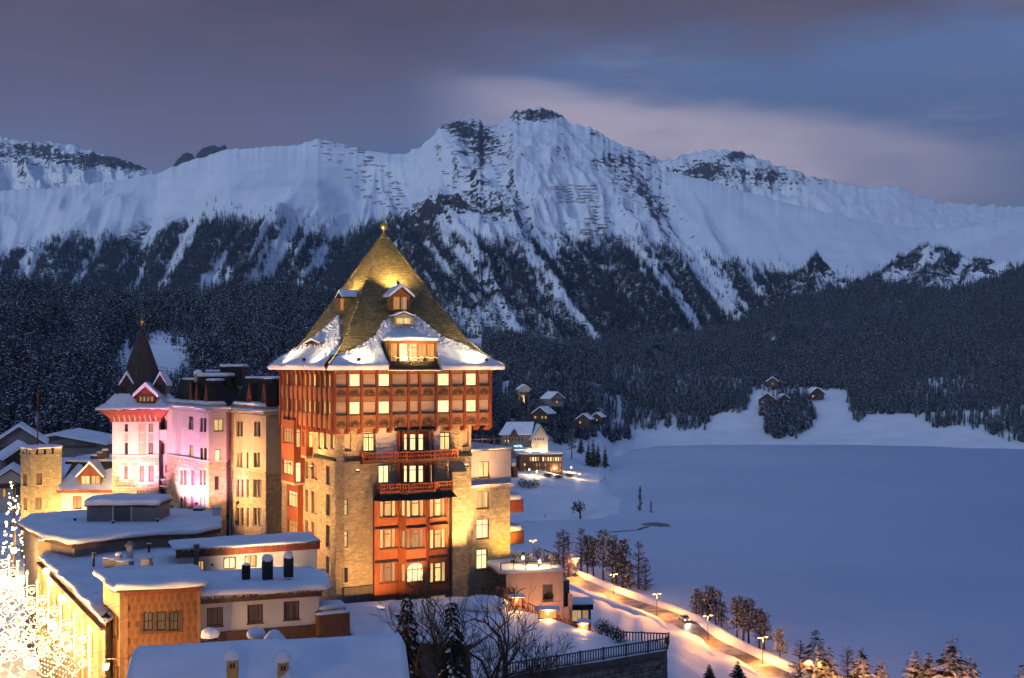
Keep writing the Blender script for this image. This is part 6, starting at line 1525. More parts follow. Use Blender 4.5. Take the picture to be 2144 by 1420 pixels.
# railing: posts, rails, one board per baluster
ra = at_z(1062, 1420, 44.2) - tc2; rb = at_z(1397, 1364, 44.2) - tc2; rc = at_z(1400, 1354, 44.2) - tc2; rd = at_z(1300, 1350, 44.2) - tc2
bal = MB().box(-.05, .05, -.02, .02, 0, .82).mesh('baluster', M['brown_wood']); pst = MB().box(-.07, .07, -.07, .07, 0, 1.12).mesh('post', M['brown_wood'])
rl = empty('railing', (0, 0, 0)); rl.parent = te2; zr = 44.2 - 38 + .18
for (a, b) in ((ra, rb), (rb, rc), (rc, rd)):
    d = b - a; L_ = d.length; n = int(L_ / .27); ang = math.atan2(d.y, d.x)
    for i in range(n + 1):
        p = a.lerp(b, i / n); big = i % 9 == 0 or i == n
        o = link('post' if big else 'baluster', pst if big else bal, None, rl); o.location = (p.x, p.y, zr + (0 if big else .12)); o.rotation_euler = (0, 0, ang)
    mb = MB(); mb.tube([(a.x, a.y, zr + 1.0), (b.x, b.y, zr + 1.0)], .07, 4); mb.tube([(a.x, a.y, zr + .12), (b.x, b.y, zr + .12)], .05, 4); mb.build('rail', M['brown_wood'], rl)
mb = MB(); 
for (a, b) in ((ra, rb),): n_ = Vector(((b - a).y, -(b - a).x)).normalized(); f = Fac(Frame.__new__(Frame), a, b) if False else None
G3 = Frame.__new__(Frame); G3.o = Vector((tc2.x, tc2.y)); G3.zb = 38; G3.a = 0.0; G3.U = Vector((1, 0)); G3.V = Vector((0, 1)); G3.root = te2
Fac(G3, ra, rb).stones('stone_grey', -1, 5.6, 0, (rb - ra).length, (.4, .9), (.25, .4), n=.06, seed=97)
G4 = Frame.__new__(Frame); G4.o = Vector((tc1.x, tc1.y)); G4.zb = 40; G4.a = 0.0; G4.U = Vector((1, 0)); G4.V = Vector((0, 1)); G4.root = te1

# snow heap at the foot of the buttress
hp = P(1010, 1262, 117); tag(MB().blob((0, 0, 0), 2.6, 2.0, .9, 20, 10, .06).build('snow_heap', M['snow_clump'], None, True, loc=(hp.x, hp.y, hp.z - .2)), 'big rounded heap of shovelled snow by the tower corner', 'snow heap')

# salmon terrace building
E = Frame('salmon_terrace_house', 1060, 127, 36.0, 14, 'salmon plaster terrace house with planted snowy roof right of the tower')
EF = Fac(E, (0, 0), (6.6, 0)); ez = EF.z(1120, 1200)
EF.window(EF.rect(1136, 1157, 1224, 1258), 'curtain', 3, 0, .08, fmat='brown_wood', sill='brown_wood'); EF.window(EF.rect(1056, 1078, 1230, 1245), 'curtain', 2, 0, .08)
EF.wall('wall', M['plaster_salmon'], -6, ez); Fac(E, (6.6, 0), (6.6, 6)).wall('wall', M['plaster_salmon'], -6, ez); 
mb = MB(); EF.box(mb, 6.1, 6.45, 0, .1, 2, ez); mb.build('pilaster', M['plaster_salmon'], E.root)
r_ = EF.rect(1136, 1157, 1247, 1258); fb = MB(); EF.box(fb, r_[0], r_[1], .02, .3, r_[2], r_[2] + .2); fb = fb.build('flower_box', M['brown_wood'], E.root)
lv = MB()
for k in range(60): p = EF.pt(rng.uniform(r_[0], r_[1]), rng.uniform(.0, .3), r_[2] + rng.uniform(.18, .5)); lv.add([p, (p[0] + .12, p[1] - .05, p[2] + .1), (p[0] + .02, p[1] - .1, p[2] + .16)], [(0, 1, 2)])
lv.build('foliage', M['conifer_bare'], fb)
rf = MB().box(-.8, 6.75, -.15, 9, ez, ez + .12).build('roof', M['plaster_salmon'], E.root)
snow_slab(rectp(-.7, 6.65, -.1, 9), ez + .12, .4, .05, .4, 99, .4).build('snow_cap', M['snow_clump'], rf, True)
mb = MB(); railing(mb, [(-.6, .1, ez + .3), (6.6, .1, ez + .3), (6.6, 8, ez + .3)], .95, 1.25, .07, .06); mb.build('railing', M['brown_wood'], rf)
MB().box(6.6, 7.6, 1.0, 3.4, -4, ez - 1.2).build('stair_glass', M['dark'], E.root); MB().box(7.3, 7.7, .2, .6, -4, ez - 2.6).box(6.6, 7.7, .2, .55, -4, ez - 4.0).build('gate_pillar', M['plaster_salmon'], E.root)

# kiosk with lit panels
ki = Frame('garden_kiosk', 1196, 136, 34.0, 3, 'small flat-roofed kiosk with pale lit panels on the snow slope')
KiF = Fac(ki, (0, 0), (2.35, 0)); kz1 = KiF.z(1216, 1276); kz0 = KiF.z(1216, 1302)
for x0, x1 in ((1197, 1218), (1219, 1233)): KiF.window((KiF.a(x0), KiF.a(x1), kz0, kz1 - .1), 'lit_soft', 1, 0, .05, fmat='lead', sill=None)
KiF.wall('wall', M['lead'], kz0 - 1, kz1); Fac(ki, (2.2, 0), (2.2, 2.5)).wall('wall', M['lead'], kz0 - 1, kz1)
kr = MB().box(-.2, 2.6, -.3, 2.6, kz1, kz1 + .6).build('roof', M['slate'], ki.root); snow_slab(rectp(-.2, 2.6, -.3, 2.6), kz1 + .6, .35, .14, .3, 98, .3).build('snow_cap', M['snow'], kr, True)

# timber garden fence stepping down to the terrace, with three lantern huts
fpx = [(1040, 1238, 122), (1075, 1252, 120), (1105, 1272, 118), (1135, 1288, 117), (1160, 1296, 116), (1185, 1306, 114), (1212, 1322, 112), (1250, 1332, 110)]
fp = [P(x, y, d) for x, y, d in fpx]; fen = tag(empty('garden_fence', fp[0]), 'red-brown timber fence stepping down beside the terrace stairs', 'fence')
brd = MB().box(-.06, .06, -.02, .02, 0, 1.0).mesh('board', M['red_wood'])
for a, b in zip(fp, fp[1:]):
    n = max(2, int((b - a).length / .3)); ang = math.atan2((b - a).y, (b - a).x)
    for i in range(n): p = a.lerp(b, i / n) - fp[0]; o = link('board', brd, None, fen); o.location = p - Vector((0, 0, .5)); o.rotation_euler = (0, 0, ang)
    mb = MB(); mb.tube([a - fp[0] + Vector((0, 0, .5)), b - fp[0] + Vector((0, 0, .5))], .06, 4); mb.tube([a - fp[0] - Vector((0, 0, .3)), b - fp[0] - Vector((0, 0, .3))], .05, 4); mb.build('rail', M['red_wood'], fen)
for k, (x, y, d, lab) in enumerate(((1082, 1262, 118.5, 'uppermost glowing lantern hut on the garden fence'), (1147, 1288, 115, 'wide glowing lantern hut halfway down the garden fence'), (1221, 1316, 110.5, 'lowest glowing lantern hut on the garden fence'))):
    p = P(x, y + 8, d); t = tag(empty('lantern_hut', p), lab, 'lantern', 'lantern huts along the terrace'); w_ = (.5, .95, .5)[k]
    MB().box(-w_, w_, -.3, .3, 0, .12).build('base', M['red_wood'], t)
    for x_ in (-w_ + .06, 0, w_ - .06): MB().box(x_ - .05, x_ + .05, -.28, -.2, .1, .85).build('post', M['red_wood'], t)
    MB().box(-w_ + .1, w_ - .1, -.1, .2, .12, .8).build('glass', M['lit_amber'], t)
    MB().box(-w_ - .12, w_ + .12, -.42, .42, .85, .95).build('roof', M['red_wood'], t)
    snow_slab(rectp(-w_ - .12, w_ + .12, -.42, .42), .95, .35, .05, .25, 100 + k, .3).build('snow_cap', M['snow'], t, True)
    point(t, (0, -.55, .6), 220, (1, .5, .15), .15)

# ================================================================== FLOODLIGHTS (fixtures and their beams)
WARM, GOLD, WHITEW, PINK = (1.0, .52, .17), (1.0, .66, .16), (1.0, .74, .40), (1.0, .20, .62)
tw = T.world
floodlight(tw(15.4, -5.2, 1.2), tw(15.2, 1, 12.5), 12500, 'floodlight in the snow aimed at the bright right buttress', (1.0, .62, .23), R(54))
floodlight(tw(2.2, -8, .8), tw(4.5, 1, 8), 7500, 'floodlight on the terrace aimed at the stone left of the red bay', WARM, R(95))
floodlight(tw(9.5, -9, .8), tw(9.5, 0, 13), 6000, 'floodlight on the terrace aimed at the red bay', WARM, R(80))
floodlight(tw(-9, 8, 9.3), tw(1, 9, 10), 7500, 'floodlight on the pavilion roof aimed at the tower side', WARM, R(110))
floodlight(tw(22.6, -1.6, 4.0), tw(21.8, 1.6, 6.0), 850, 'yellow floodlight at the corner of the right wing', (1.0, .66, .10), R(90))
floodlight(tw(19.2, -5.0, 3.9), tw(20, 1.6, 11), 1900, 'floodlight aimed at the plaster top of the right wing', (1.0, .55, .26), R(90))
# on ledges below the timber storeys
for k, (u_, v_) in enumerate(((2.5, -.1), (15.6, -.1), (-.2, 6), (-.2, 13))):
    floodlight(tw(u_, v_ - (.7 if v_ < 1 else 0), 14.4), tw(u_ - (1.6 if v_ > 1 else 0), v_ - (2.2 if v_ < 1 else 0), 26), 900, ('floodlight on the ledge under the left end of the timber front', 'floodlight on the ledge under the right end of the timber front', 'nearer floodlight under the timber side', 'farther floodlight under the timber side')[k], WARM, R(130))
# lamps at the foot of the front wall shine up the carved panels
for k, u_ in enumerate((1.2, 6.5, 12.8, 18.2)):
    floodlight(tw(u_, -14.0, 1.5), tw(u_, -.2, 22.3), 13000, 'long-range floodlight number %s from the left aimed at the timber front' % ('one', 'two', 'three', 'four')[k], (1.0, .55, .22), R(26))
floodlight(tw(-9.5, 3, 9.3), tw(0, 5, 22), 7500, 'floodlight on the pavilion roof aimed at the near timber side', WARM, R(60))
floodlight(tw(-10, 13, 9.3), tw(0, 13, 22), 7500, 'floodlight on the pavilion roof aimed at the far timber side', WARM, R(60))
# on the eaves, shining up the roof snow and tiles
for k, (u_, v_, tu, tv, pw) in enumerate(((2.0, -2.3, 4.5, 3.5, 850), (17.4, -2.3, 15.0, 3.5, 850), (9.6, -2.6, 9.6, 4.0, 700), (-2.3, 2.6, 3.0, 4.5, 850), (-2.3, 13.5, 3.0, 12.5, 1000))):
    floodlight(tw(u_, v_, ZEAVE + .55), tw(tu, tv, ZEAVE + 6.0), pw, ('eave floodlight at the near corner of the roof', 'eave floodlight at the right corner of the roof', 'eave floodlight below the balcony dormer', 'eave floodlight on the side roof near the corner', 'eave floodlight on the side roof at the back')[k], (1.0, .74, .40), R(140))
floodlight(tw(Tu(836, 3.3), 3.6, Tz(838, 602, 3.1) + .25), tw(CU, CV - 2.6, ZEAVE + 11.0), 1300, 'floodlight on top of the upper dormer washing the tiles', (1.0, .68, .27), R(150))
floodlight(tw(3.3, 7.6, Tz(712, 616, 3.1) + .6), tw(CU - 2.6, CV, ZEAVE + 11.0), 1200, 'floodlight on the side dormer washing the tiles', (1.0, .68, .27), R(150))
# wings
ow = O.world
floodlight(ow(-7.5, OL * .3, 9.0), ow(0, OL * .35, 11), 3900, 'floodlight washing the ochre wing near its corner', (1.0, .55, .21), R(110))
floodlight(ow(-7.5, OL * .75, 9.0), ow(0, OL * .7, 12), 3200, 'floodlight washing the far end of the ochre wing', (1.0, .55, .21), R(110))
floodlight(ow(3.0, -5.5, 9.0), ow(3, 0, 12), 1800, 'floodlight tucked between ochre wing and tower', (1.0, .55, .21), R(110))
kw_ = K.world
floodlight(kw_(-3.2, 4.5, 7.5), kw_(0, 5.0, 12), 3600, 'pink floodlight by the curved pink front', PINK, R(130))
floodlight(kw_(-2.0, 1.4, 7.5), kw_(0, 2, 11), 1700, 'bright white floodlight close to the pink front', (1.0, .62, .88), R(140))
floodlight(kw_(-3.5, 9.5, 7.5), kw_(0, 8, 13), 3600, 'pale pink floodlight beside the turret', (1.0, .55, .75), R(130))
floodlight(kw_(2.0, -4.5, 8.5), kw_(1.5, 0, 13), 1700, 'pink floodlight below the pink wing corner', (1.0, .32, .52), R(110))
qw = Q.world
floodlight(qw(4.6, -7.0, 8.5), qw(4.4, 0, 14), 5200, 'pink floodlight on the flat roof aimed at the turret', (1.0, .36, .55), R(85))
floodlight(qw(.6, -7.0, 8.5), qw(.8, 0, 12), 3600, 'amber floodlight on the flat roof aimed at the turret edge', (1.0, .66, .28), R(85))
floodlight(C.world(4.5, -5.5, 2.5), C.world(2, 0, 7), 4600, 'amber floodlight at the foot of the crenellated tower', (1.0, .62, .18), R(110))
floodlight(C.world(-5.0, 1.0, 2.5), C.world(0, 1.5, 7), 3000, 'amber floodlight on the street side of the crenellated tower', (1.0, .62, .18), R(110))
floodlight(Hh.world(5.0, -5.0, 2.0), Hh.world(5, 0, 6), 3300, 'amber floodlight before the gabled annexe', (1.0, .66, .26), R(120))
floodlight(V.world(6.0, -3.4, 9.2), V.world(7.0, 0, 11), 700, 'lamp on the roof edge lighting the arched pavilion', (1.0, .70, .36), R(140))
floodlight(E.world(3.0, -5.0, 5.2), E.world(3.3, 0, 7.0), 900, 'lamp by the stairs lighting the salmon house', (1.0, .52, .26), R(110))

# lamp for the courtyard: a wall lantern on the shingled house
def lantern(loc, label, power=500, arm=.9, ang=0.0):
    t = tag(empty('wall_lantern', loc, ang), label, 'lantern')
    MB().tube([(arm, 0, .55), (0, 0, .55), (0, 0, .42)], .025, 5).build('bracket', M['iron'], t)
    MB().lathe([(.02, .45), (.2, .32), (.22, .28), (.17, -.12), (.06, -.2)], 0, 0, 0, 8).build('glass', M['lamp_glow'], t, True)
    MB().lathe([(.24, .28), (.12, .42), (.03, .5)], 0, 0, 0, 8).build('hood', M['iron'], t)
    point(t, (0, -.35, 0), power); return t
def lane_lamp(px, D, z, power, label):
    x = (px - CX) / F * D; zg_ = gz(x, D); t = tag(empty('lane_lamp', (x, D, zg_)), label, 'street lamp'); h = z - zg_
    MB().tube([(0, 0, 0), (0, 0, h - .25)], [.08, .05], 8).build('pole', M['iron'], t); MB().lathe([(.1, -.2), (.22, .0), (.2, .25), (.05, .35)], 0, 0, h, 10).build('globe', M['lamp_glow'], t, True); MB().lathe([(.26, .22), (.05, .45)], 0, 0, h, 10).build('hood', M['iron'], t); point(t, (0, -.4, h + .05), power, (1.0, .60, .30), .3)
lane_lamp(310, 70.5, 50.2, 900, 'lane lamp at the foot of the shingled house behind the near roof')
lane_lamp(520, 74, 50.0, 900, 'lane lamp below the white wing behind the near roof')
lane_lamp(430, 46, 55.0, 2000, 'lane lamp in front of the near roof below the picture')
lantern(P(222, 1397, 76.0), 'round glowing lantern on an iron arm at the shingled corner', 1500, 1.4)

# ================================================================== CHRISTMAS STREET
SD = Vector((-.53, .848, 0)); SX = Vector((-.866, -.5, 0))
A0 = P(187, 1325, 75.0)
def curl(cx, cz, r, turns=1.35, start=0.0, sg=1, n=16):
    return [(cx + sg * math.cos(start + 2 * math.pi * turns * k / n) * r * (1 - .62 * k / n), 0, cz + math.sin(start + 2 * math.pi * turns * k / n) * r * (1 - .62 * k / n)) for k in range(n + 1)]
def build_arch():
    t = empty('light_arch', (0, 0, 0))
    MB().tube([(0, 0, -2.9), (0, 0, .1)], .055, 6).lathe([(.05, .1), (.13, .2), (.11, .34), (.03, .5)], 0, 0, 0, 8).build('end_post', M['bulb_soft'], t)
    mb = MB()
    for k, (cx, cz, r, sg) in enumerate(((.42, -.42, .30, 1), (.55, -1.15, .34, -1), (.45, -1.95, .32, 1), (1.35, -.55, .42, 1), (1.9, -1.35, .46, -1), (2.9, -.75, .5, 1), (3.6, -1.6, .46, -1), (4.6, -.9, .5, 1), (5.6, -1.3, .5, -1))):
        mb.tube(curl(cx, cz, r, 1.4, k * .9, sg), .042, 4)
    mb.build('scroll', M['bulb_soft'], t)
    mb = MB(); n = 30
    for (z0, amp, ph) in ((-.05, .10, 0), (-2.2, .35, 1.2)):
        mb.tube([(6.5 * k / n, 0, z0 + amp * math.sin(k * .8 + ph) + .35 * (k / n) ** 2) for k in range(n + 1)], .035, 4)
    mb.build('rail', M['bulb_soft'], t)
    b = MB(); rg = random.Random(3)
    for k in range(150):
        x = rg.uniform(.1, 6.4); z = -.1 - 2.4 * rg.random() ** 1.1 + .35 * (x / 6.5) ** 2; b.blob((x, rg.uniform(-.08, .08), z), .028, .028, .028, 5, 3)
    for k in range(4):
        x = .9 + k * 1.5; 
        for j in range(7): b.blob((x + .04 * j * (-1) ** k, 0, -2.3 - j * .13), .032, .032, .032, 5, 3)
    o = b.build('bulbs', M['bulb'], t); o['kind'] = 'stuff'
    MB().tube([(0, 0, .1), (-2.6, 0, .8)], .015, 4).tube([(0, 0, -2.6), (-2.6, 0, -2.4)], .015, 4).build('stay_wire', M['iron'], t)
    point(t, (.3, 0, -1.2), 2600, (1.0, .56, .17), .6)
    return t
ORD = ['nearest', 'second', 'third', 'fourth', 'fifth', 'sixth', 'seventh', 'eighth', 'ninth', 'tenth']
arch0 = build_arch()
for i in range(8):
    t = arch0 if i == 0 else copy_tree(arch0)
    p = A0 + SD * (4.75 * i); t.location = p; t.rotation_euler = (0, 0, math.atan2(SX.y, SX.x))
    tag(t, '%s of the glowing scrollwork light arches hung over the shopping street%s' % (ORD[i], ' from the camera' if i else ' to the camera'), 'light arch', 'light arches over the shopping street')
# crown ornament
orn = tag(empty('light_ornament', P(30, 1372, 72), 0), 'crown-shaped light ornament with looped petals and bead strings over the street', 'light ornament')
mb = MB()
for k in range(7):
    a = R(20 + 140 * k / 6); mb.tube([(math.cos(a + .28 * math.sin(t_)) * (.25 + 1.15 * math.sin(t_ / 2)), 0, math.sin(a + .28 * math.sin(t_)) * (.25 + 1.15 * math.sin(t_ / 2)) + .3) for t_ in [2 * math.pi * j / 16 for j in range(17)]], .035, 4)
for k, (cx, cz) in enumerate(((1.5, .9), (-1.5, .9), (2.0, .3), (-2.0, .3), (2.7, .75), (-2.7, .75))): mb.tube(curl(cx, cz, .38, 1.3, k, (-1) ** k), .03, 4)
mb.build('petals', M['bulb_soft'], orn)
b = MB()
for sg in (-1, 1):
    for j in range(6):
        for k in range(20): t_ = k / 19; b.blob((sg * (.2 + 3.6 * t_), 0, .0 - .35 * j * t_ + .7 * t_ * (1 - t_) * (1.8 - j * .5) - .25 * t_), .038, .038, .038, 5, 3)
o = b.build('bead_strings', M['bulb'], orn); o['kind'] = 'stuff'
MB().tube([(-9, 2, 2.5), (0, 0, 1.3), (7.5, -.5, 3.4)], .015, 4).build('stay_wire', M['iron'], orn)
# globe lanterns along the street front
for i, (x, y, d) in enumerate(((97, 1196, 101), (130, 1252, 92), (29, 1152, 112), (112, 1310, 86), (60, 1385, 84))):
    p = P(x, y, d); t = tag(empty('globe_lantern', p), 'glowing globe lantern on the shopping street, %s from the crenellated tower' % ('second', 'third', 'first', 'fourth', 'fifth')[i], 'lantern', 'globe lanterns on the shopping street')
    MB().blob((0, 0, 0), .30, .30, .30, 12, 8).build('globe', M['lamp_glow'], t, True); MB().tube([(0, 0, .3), (0, 0, .75)], .02, 5).lathe([(.12, .26), (.06, .36)], 0, 0, 0, 8).build('hanger', M['iron'], t)
    point(t, (0, 0, -.6), 1500, (1, .56, .18), .3)
# light-wrapped tree at the end of the street
p = P(28, 1150, 150); lt = tag(empty('light_wrapped_tree', (p.x, p.y, gz(p.x, p.y))), 'street tree wrapped in white globe lights left of the crenellated tower', 'tree')
zt_ = P(22, 1010, 150).z - lt.location.z
MB().tube([(0, 0, 0), (.2, 0, zt_ * .5), (.1, 0, zt_)], [.22, .14, .05], 7).build('trunk', M['bark'], lt)
b = MB(); tws = MB()
for k in range(90):
    a = rng.uniform(0, 6.28); z = zt_ * rng.uniform(.12, 1.0); r_ = (1 - z / zt_) * 1.3 + .35; q = (r_ * math.cos(a), r_ * math.sin(a), z); tws.tube([(0.1, 0, z - .5), q], .02, 3); b.blob(q, *([rng.uniform(.06, .17)] * 3), 8, 5)
tws.build('branches', M['bark'], lt); o = b.build('globe_lights', M['bulb'], lt, True); o['kind'] = 'stuff'
point(lt, (1.5, -1.2, zt_ * .4), 1800, (1, .66, .3), .6); point(lt, (-.5, -1.5, zt_ * .15), 1200, (1, .66, .3), .6)

# ================================================================== PEOPLE
def person_mesh():
    J = [(0, 0, .95), (0, .01, 1.15), (0, .01, 1.38), (0, -.01, 1.50), (0, -.03, 1.62), (0, -.02, 1.74),           # pelvis chest neck head
         (.19, .0, 1.40), (.27, .02, 1.14), (.29, -.06, .90), (.30, -.09, .82), (-.19, .0, 1.40), (-.27, -.02, 1.14), (-.28, -.10, .92), (-.29, -.14, .84),
         (.10, 0, .88), (.11, -.14, .50), (.11, -.10, .09), (.11, -.24, .04), (-.10, 0, .88), (-.11, .10, .50), (-.11, .26, .12), (-.11, .16, .04)]
    E = [(0, 1), (1, 2), (2, 3), (3, 4), (4, 5), (2, 6), (6, 7), (7, 8), (8, 9), (2, 10), (10, 11), (11, 12), (12, 13), (0, 14), (14, 15), (15, 16), (16, 17), (0, 18), (18, 19), (19, 20), (20, 21)]
    rad = [.16, .17, .17, .07, .11, .09, .09, .07, .055, .045, .09, .07, .055, .045, .11, .085, .06, .05, .11, .085, .06, .05]
    me = bpy.data.meshes.new('person'); me.from_pydata(J, E, []); o = bpy.data.objects.new('person_rig', me); col.objects.link(o)
    md = o.modifiers.new('skin', 'SKIN'); sub = o.modifiers.new('sub', 'SUBSURF'); sub.levels = 1; sub.render_levels = 1
    for i, r_ in enumerate(rad): me.skin_vertices[0].data[i].radius = (r_, r_ * .85)
    me.skin_vertices[0].data[0].use_root = True
    dg = bpy.context.evaluated_depsgraph_get(); ev = bpy.data.meshes.new_from_object(o.evaluated_get(dg)); bpy.data.objects.remove(o)
    ev.shade_smooth(); return ev
body = person_mesh()
def with_mats(me, top, legs):
    m = me.copy(); m.materials.clear(); [m.materials.append(M[k]) for k in (top, legs, 'skin')]
    for f in m.polygons: z = f.center.z; f.material_index = 1 if z < .86 else (2 if z > 1.53 and f.center.y < -.05 else 0)
    return m
bodies = {k: with_mats(body, k, 'cloth_dark') for k in ('cloth_red', 'cloth_dark', 'cloth_tan')}
hat = MB().lathe([(.12, 1.66), (.135, 1.74), (.10, 1.83), (.03, 1.87)], 0, -.02, 0, 10).mesh('hat', M['cloth_dark'], True)
def person(loc, rz, kind, label, group=None):
    o = link('person', bodies[kind], None, None, loc, rz); tag(o, label, 'person', group); link('hat', hat, None, o); return o
def ground_hit(px, py, d0=130, d1=1250):
    d = np.linspace(d0, d1, 4000); z = ground_z(np.full_like(d, px), d); y = HY - (z - CAM_Z) / d * F
    k = np.where(y <= py)[0]; i = int(k[0]) if len(k) else len(d) - 1
    return Vector(((px - CX) / F * d[i], float(d[i]), float(z[i])))
for (x, y, k, lab) in ((97, 1412, 'cloth_red', 'person in a red jacket walking under the street lights'), (121, 1404, 'cloth_red', 'second person in red, farther up the lit street'), (89, 1416, 'cloth_dark', 'person in dark clothes beside the red jacket on the street'), (112, 1418, 'cloth_tan', 'person in a tan coat on the lit street')):
    d = 105 + (1418 - y) * .8; px_ = x; person(((px_ - CX) / F * d, d, gz((px_ - CX) / F * d, d)), rng.uniform(0, 6), k, lab)
for (x, y, lab) in ((1436, 1275, 'walker in dark clothes on the snow bank by the road bend'), (1443, 1276, 'second walker standing close to another by the road bend'), (1141, 1085, 'lone walker on the snow field below the lakeside hotel'), (1259, 1010, 'walker on the shore path near the lakeside hotel'), (1266, 1005, 'walker just ahead on the shore path, nearer the ice')):
    p = ground_hit(x, y, 250 if y > 1200 else 480); person(p, rng.uniform(0, 6), 'cloth_dark', lab)

# ================================================================== STREET LAMPS AND CAR
def road_at(px):
    best = min(ctr, key=lambda c: abs(CX + c.x / c.y * F - px)); return best
def make_lamp():
    t = empty('street_lamp', (0, 0, 0))
    MB().tube([(0, 0, 0), (0, 0, 6.4)], [.10, .06], 8).build('pole', M['lead'], t)
    MB().tube([(-1.0, 0, 6.5), (0, 0, 6.3), (1.0, 0, 6.5)], .05, 6).build('arm', M['lead'], t)
    for s_ in (-1, 1):
        h = MB().box(s_ * 1.0 - .38, s_ * 1.0 + .38, -.16, .16, 6.46, 6.58).build('lamp_head', M['lead'], t); MB().blob((s_ * 1.0, 0, 6.42), .36, .20, .13, 10, 6).build('glass', M['lamp_glow'], h, True)
    point(t, (0, 0, 5.9), 10500, (1.0, .38, .07), .35); return t
lamp0 = make_lamp()
lamps = [(1116, 1166), (1205, 1207), (1285, 1243), (1375, 1288), (1482, 1338), (1597, 1388), (1700, 1440)]
for i, (x, y) in enumerate(lamps):
    t = lamp0 if i == 0 else copy_tree(lamp0); c_ = road_at(x); 
    D_ = (CAM_Z - c_.z - .6) * F / (y - HY); t.location = ((x - CX) / F * D_, D_, c_.z - .3); t.rotation_euler = (0, 0, R(25))
    tag(t, 'twin-headed street lamp, %s of the row along the lake road counted from the tower' % ['first', 'second', 'third', 'fourth', 'fifth', 'sixth', 'seventh'][i], 'street lamp', 'street lamps along the lake road')
i_ = min(range(len(ctr)), key=lambda i: abs(CX + ctr[i].x / ctr[i].y * F - 1424)); c_ = ctr[i_]; dd = ctr[i_ + 1] - ctr[i_ - 1]
car = tag(empty('car', (c_.x + 1.0, c_.y + 1.6, c_.z + .32), math.atan2(dd.y, dd.x)), 'pale car with bright headlights driving round the lake road bend', 'car')
prof = [(-2.1, .35), (-2.1, .85), (-1.9, .95), (-1.2, 1.02), (-.75, 1.45), (.75, 1.48), (1.35, 1.05), (2.0, .92), (2.15, .75), (2.15, .35)]
M['car_paint'] = plain('car_paint', (.55, .55, .56), None, .25, 2)
mb = MB(); n = len(prof); mb.add([(x, -.82, z) for x, z in prof] + [(x, .82, z) for x, z in prof], [tuple(range(n))[::-1], tuple(range(n, 2 * n))] + [(i, (i + 1) % n, n + (i + 1) % n, n + i) for i in range(n)]); mb.build('body', M['car_paint'], car)
MB().box(-.72, .95, -.835, .835, 1.05, 1.36).build('side_window', M['dark'], car); MB().add([(.80, -.7, 1.44), (.80, .7, 1.44), (1.34, .74, 1.08), (1.34, -.74, 1.08)], [(0, 3, 2, 1)]).xf(Matrix.Translation((.012, 0, .012))).build('windscreen', M['dark'], car)
for x in (-1.35, 1.35):
    for y in (-.8, .8):
        w_ = MB().lathe([(.33, -.1), (.33, .1)], 0, 0, 0, 14).xf(Matrix.Translation((x, y, .33)) @ Matrix.Rotation(R(90), 4, 'X')).build('wheel', M['cloth_dark'], car); MB().lathe([(.18, -.11), (.18, .11)], 0, 0, 0, 10).xf(Matrix.Translation((x, y, .33)) @ Matrix.Rotation(R(90), 4, 'X')).build('rim', M['lead'], w_)
for y in (-.6, .6): MB().blob((2.14, y, .68), .06, .18, .11, 10, 6).build('headlight', M['bulb'], car, True)
spot(car, (2.3, 0, .7), (14, 0, 0), 1500, (1.0, .86, .6), R(70), .6, .2)

# ================================================================== LAKESIDE HOTEL, CHALETS, FAR HOUSES
LH = Frame('lakeside_hotel', 1088, 672, 7.5, 8, 'pale gabled lakeside hotel above a long dark lit restaurant block')
LF = Fac(LH, (0, 0), (25.5, 0)); z1 = LF.z(1130, 953); Lr = Fac(LH, (25.5, 0), (25.5, 14))
for k in range(13):
    x = 1109 + k * 5.3
    if k != 4: LF.window(LF.rect(x, x + 3.9, 957, 966), 'lit_bright' if k % 3 else 'lit_amber', 1, 0, .12, sill=None)
for (y0, y1) in ((970, 977), (982, 988)):
    for k in range(13):
        x = 1097 + k * 6.2
        if (k * 5 + int(y0)) % 7 != 0: LF.window(LF.rect(x, x + 3.6, y0, y1), ['lit_soft', 'curtain', 'lit_soft', 'curtain', 'lit_amber'][k % 5], 1, 0, .12, sill=None)
LF.wall('wall', M['brown_wood'], -3, z1); Lr.wall('wall', M['brown_wood'], -3, z1); Fac(LH, (0, 14), (0, 0)).wall('wall', M['brown_wood'], -3, z1)
lr = MB().box(-.8, 26.3, -.8, 15, z1, z1 + .5).build('roof', M['brown_wood'], LH.root); snow_slab(rectp(-.8, 26.3, -.8, 15), z1 + .5, 1.0, .2, 1.2, 201, .3).build('snow_cap', M['snow'], lr, True)
# gabled house behind and above
gv = 8.0; UF = Fac(LH, (Fac(LH, (0, gv), (1, gv)).a(1113), gv), (Fac(LH, (0, gv), (1, gv)).a(1147), gv)); zb1 = LH.z(947, 10, gv); ze = LH.z(918, 10, gv); zp = LH.z(892, 10, gv)
for (y0, y1, xs_, p) in ((916, 922, (1119, 1125, 1130, 1136), 'dark'), (929, 938, (1119, 1126, 1132), 'lit'), (905, 910, (1125, 1133), 'dark')):
    for x in xs_: UF.window(UF.rect(x, x + 3, y0, y1), p, 1, 0, .15, sill=None)
UF.wall('wall', M['plaster_pink'], zb1 - 2, ze)
um = UF.L / 2; mb = MB(); mb.add([UF.pt(0, 0, ze), UF.pt(UF.L, 0, ze), UF.pt(um, 0, zp)], [(0, 1, 2)]); mb.build('gable', M['plaster_pink'], LH.root)
u0_ = UF.p0.x; u1_ = UF.p1.x; um_ = (u0_ + u1_) / 2
mb = MB(); sn = MB()
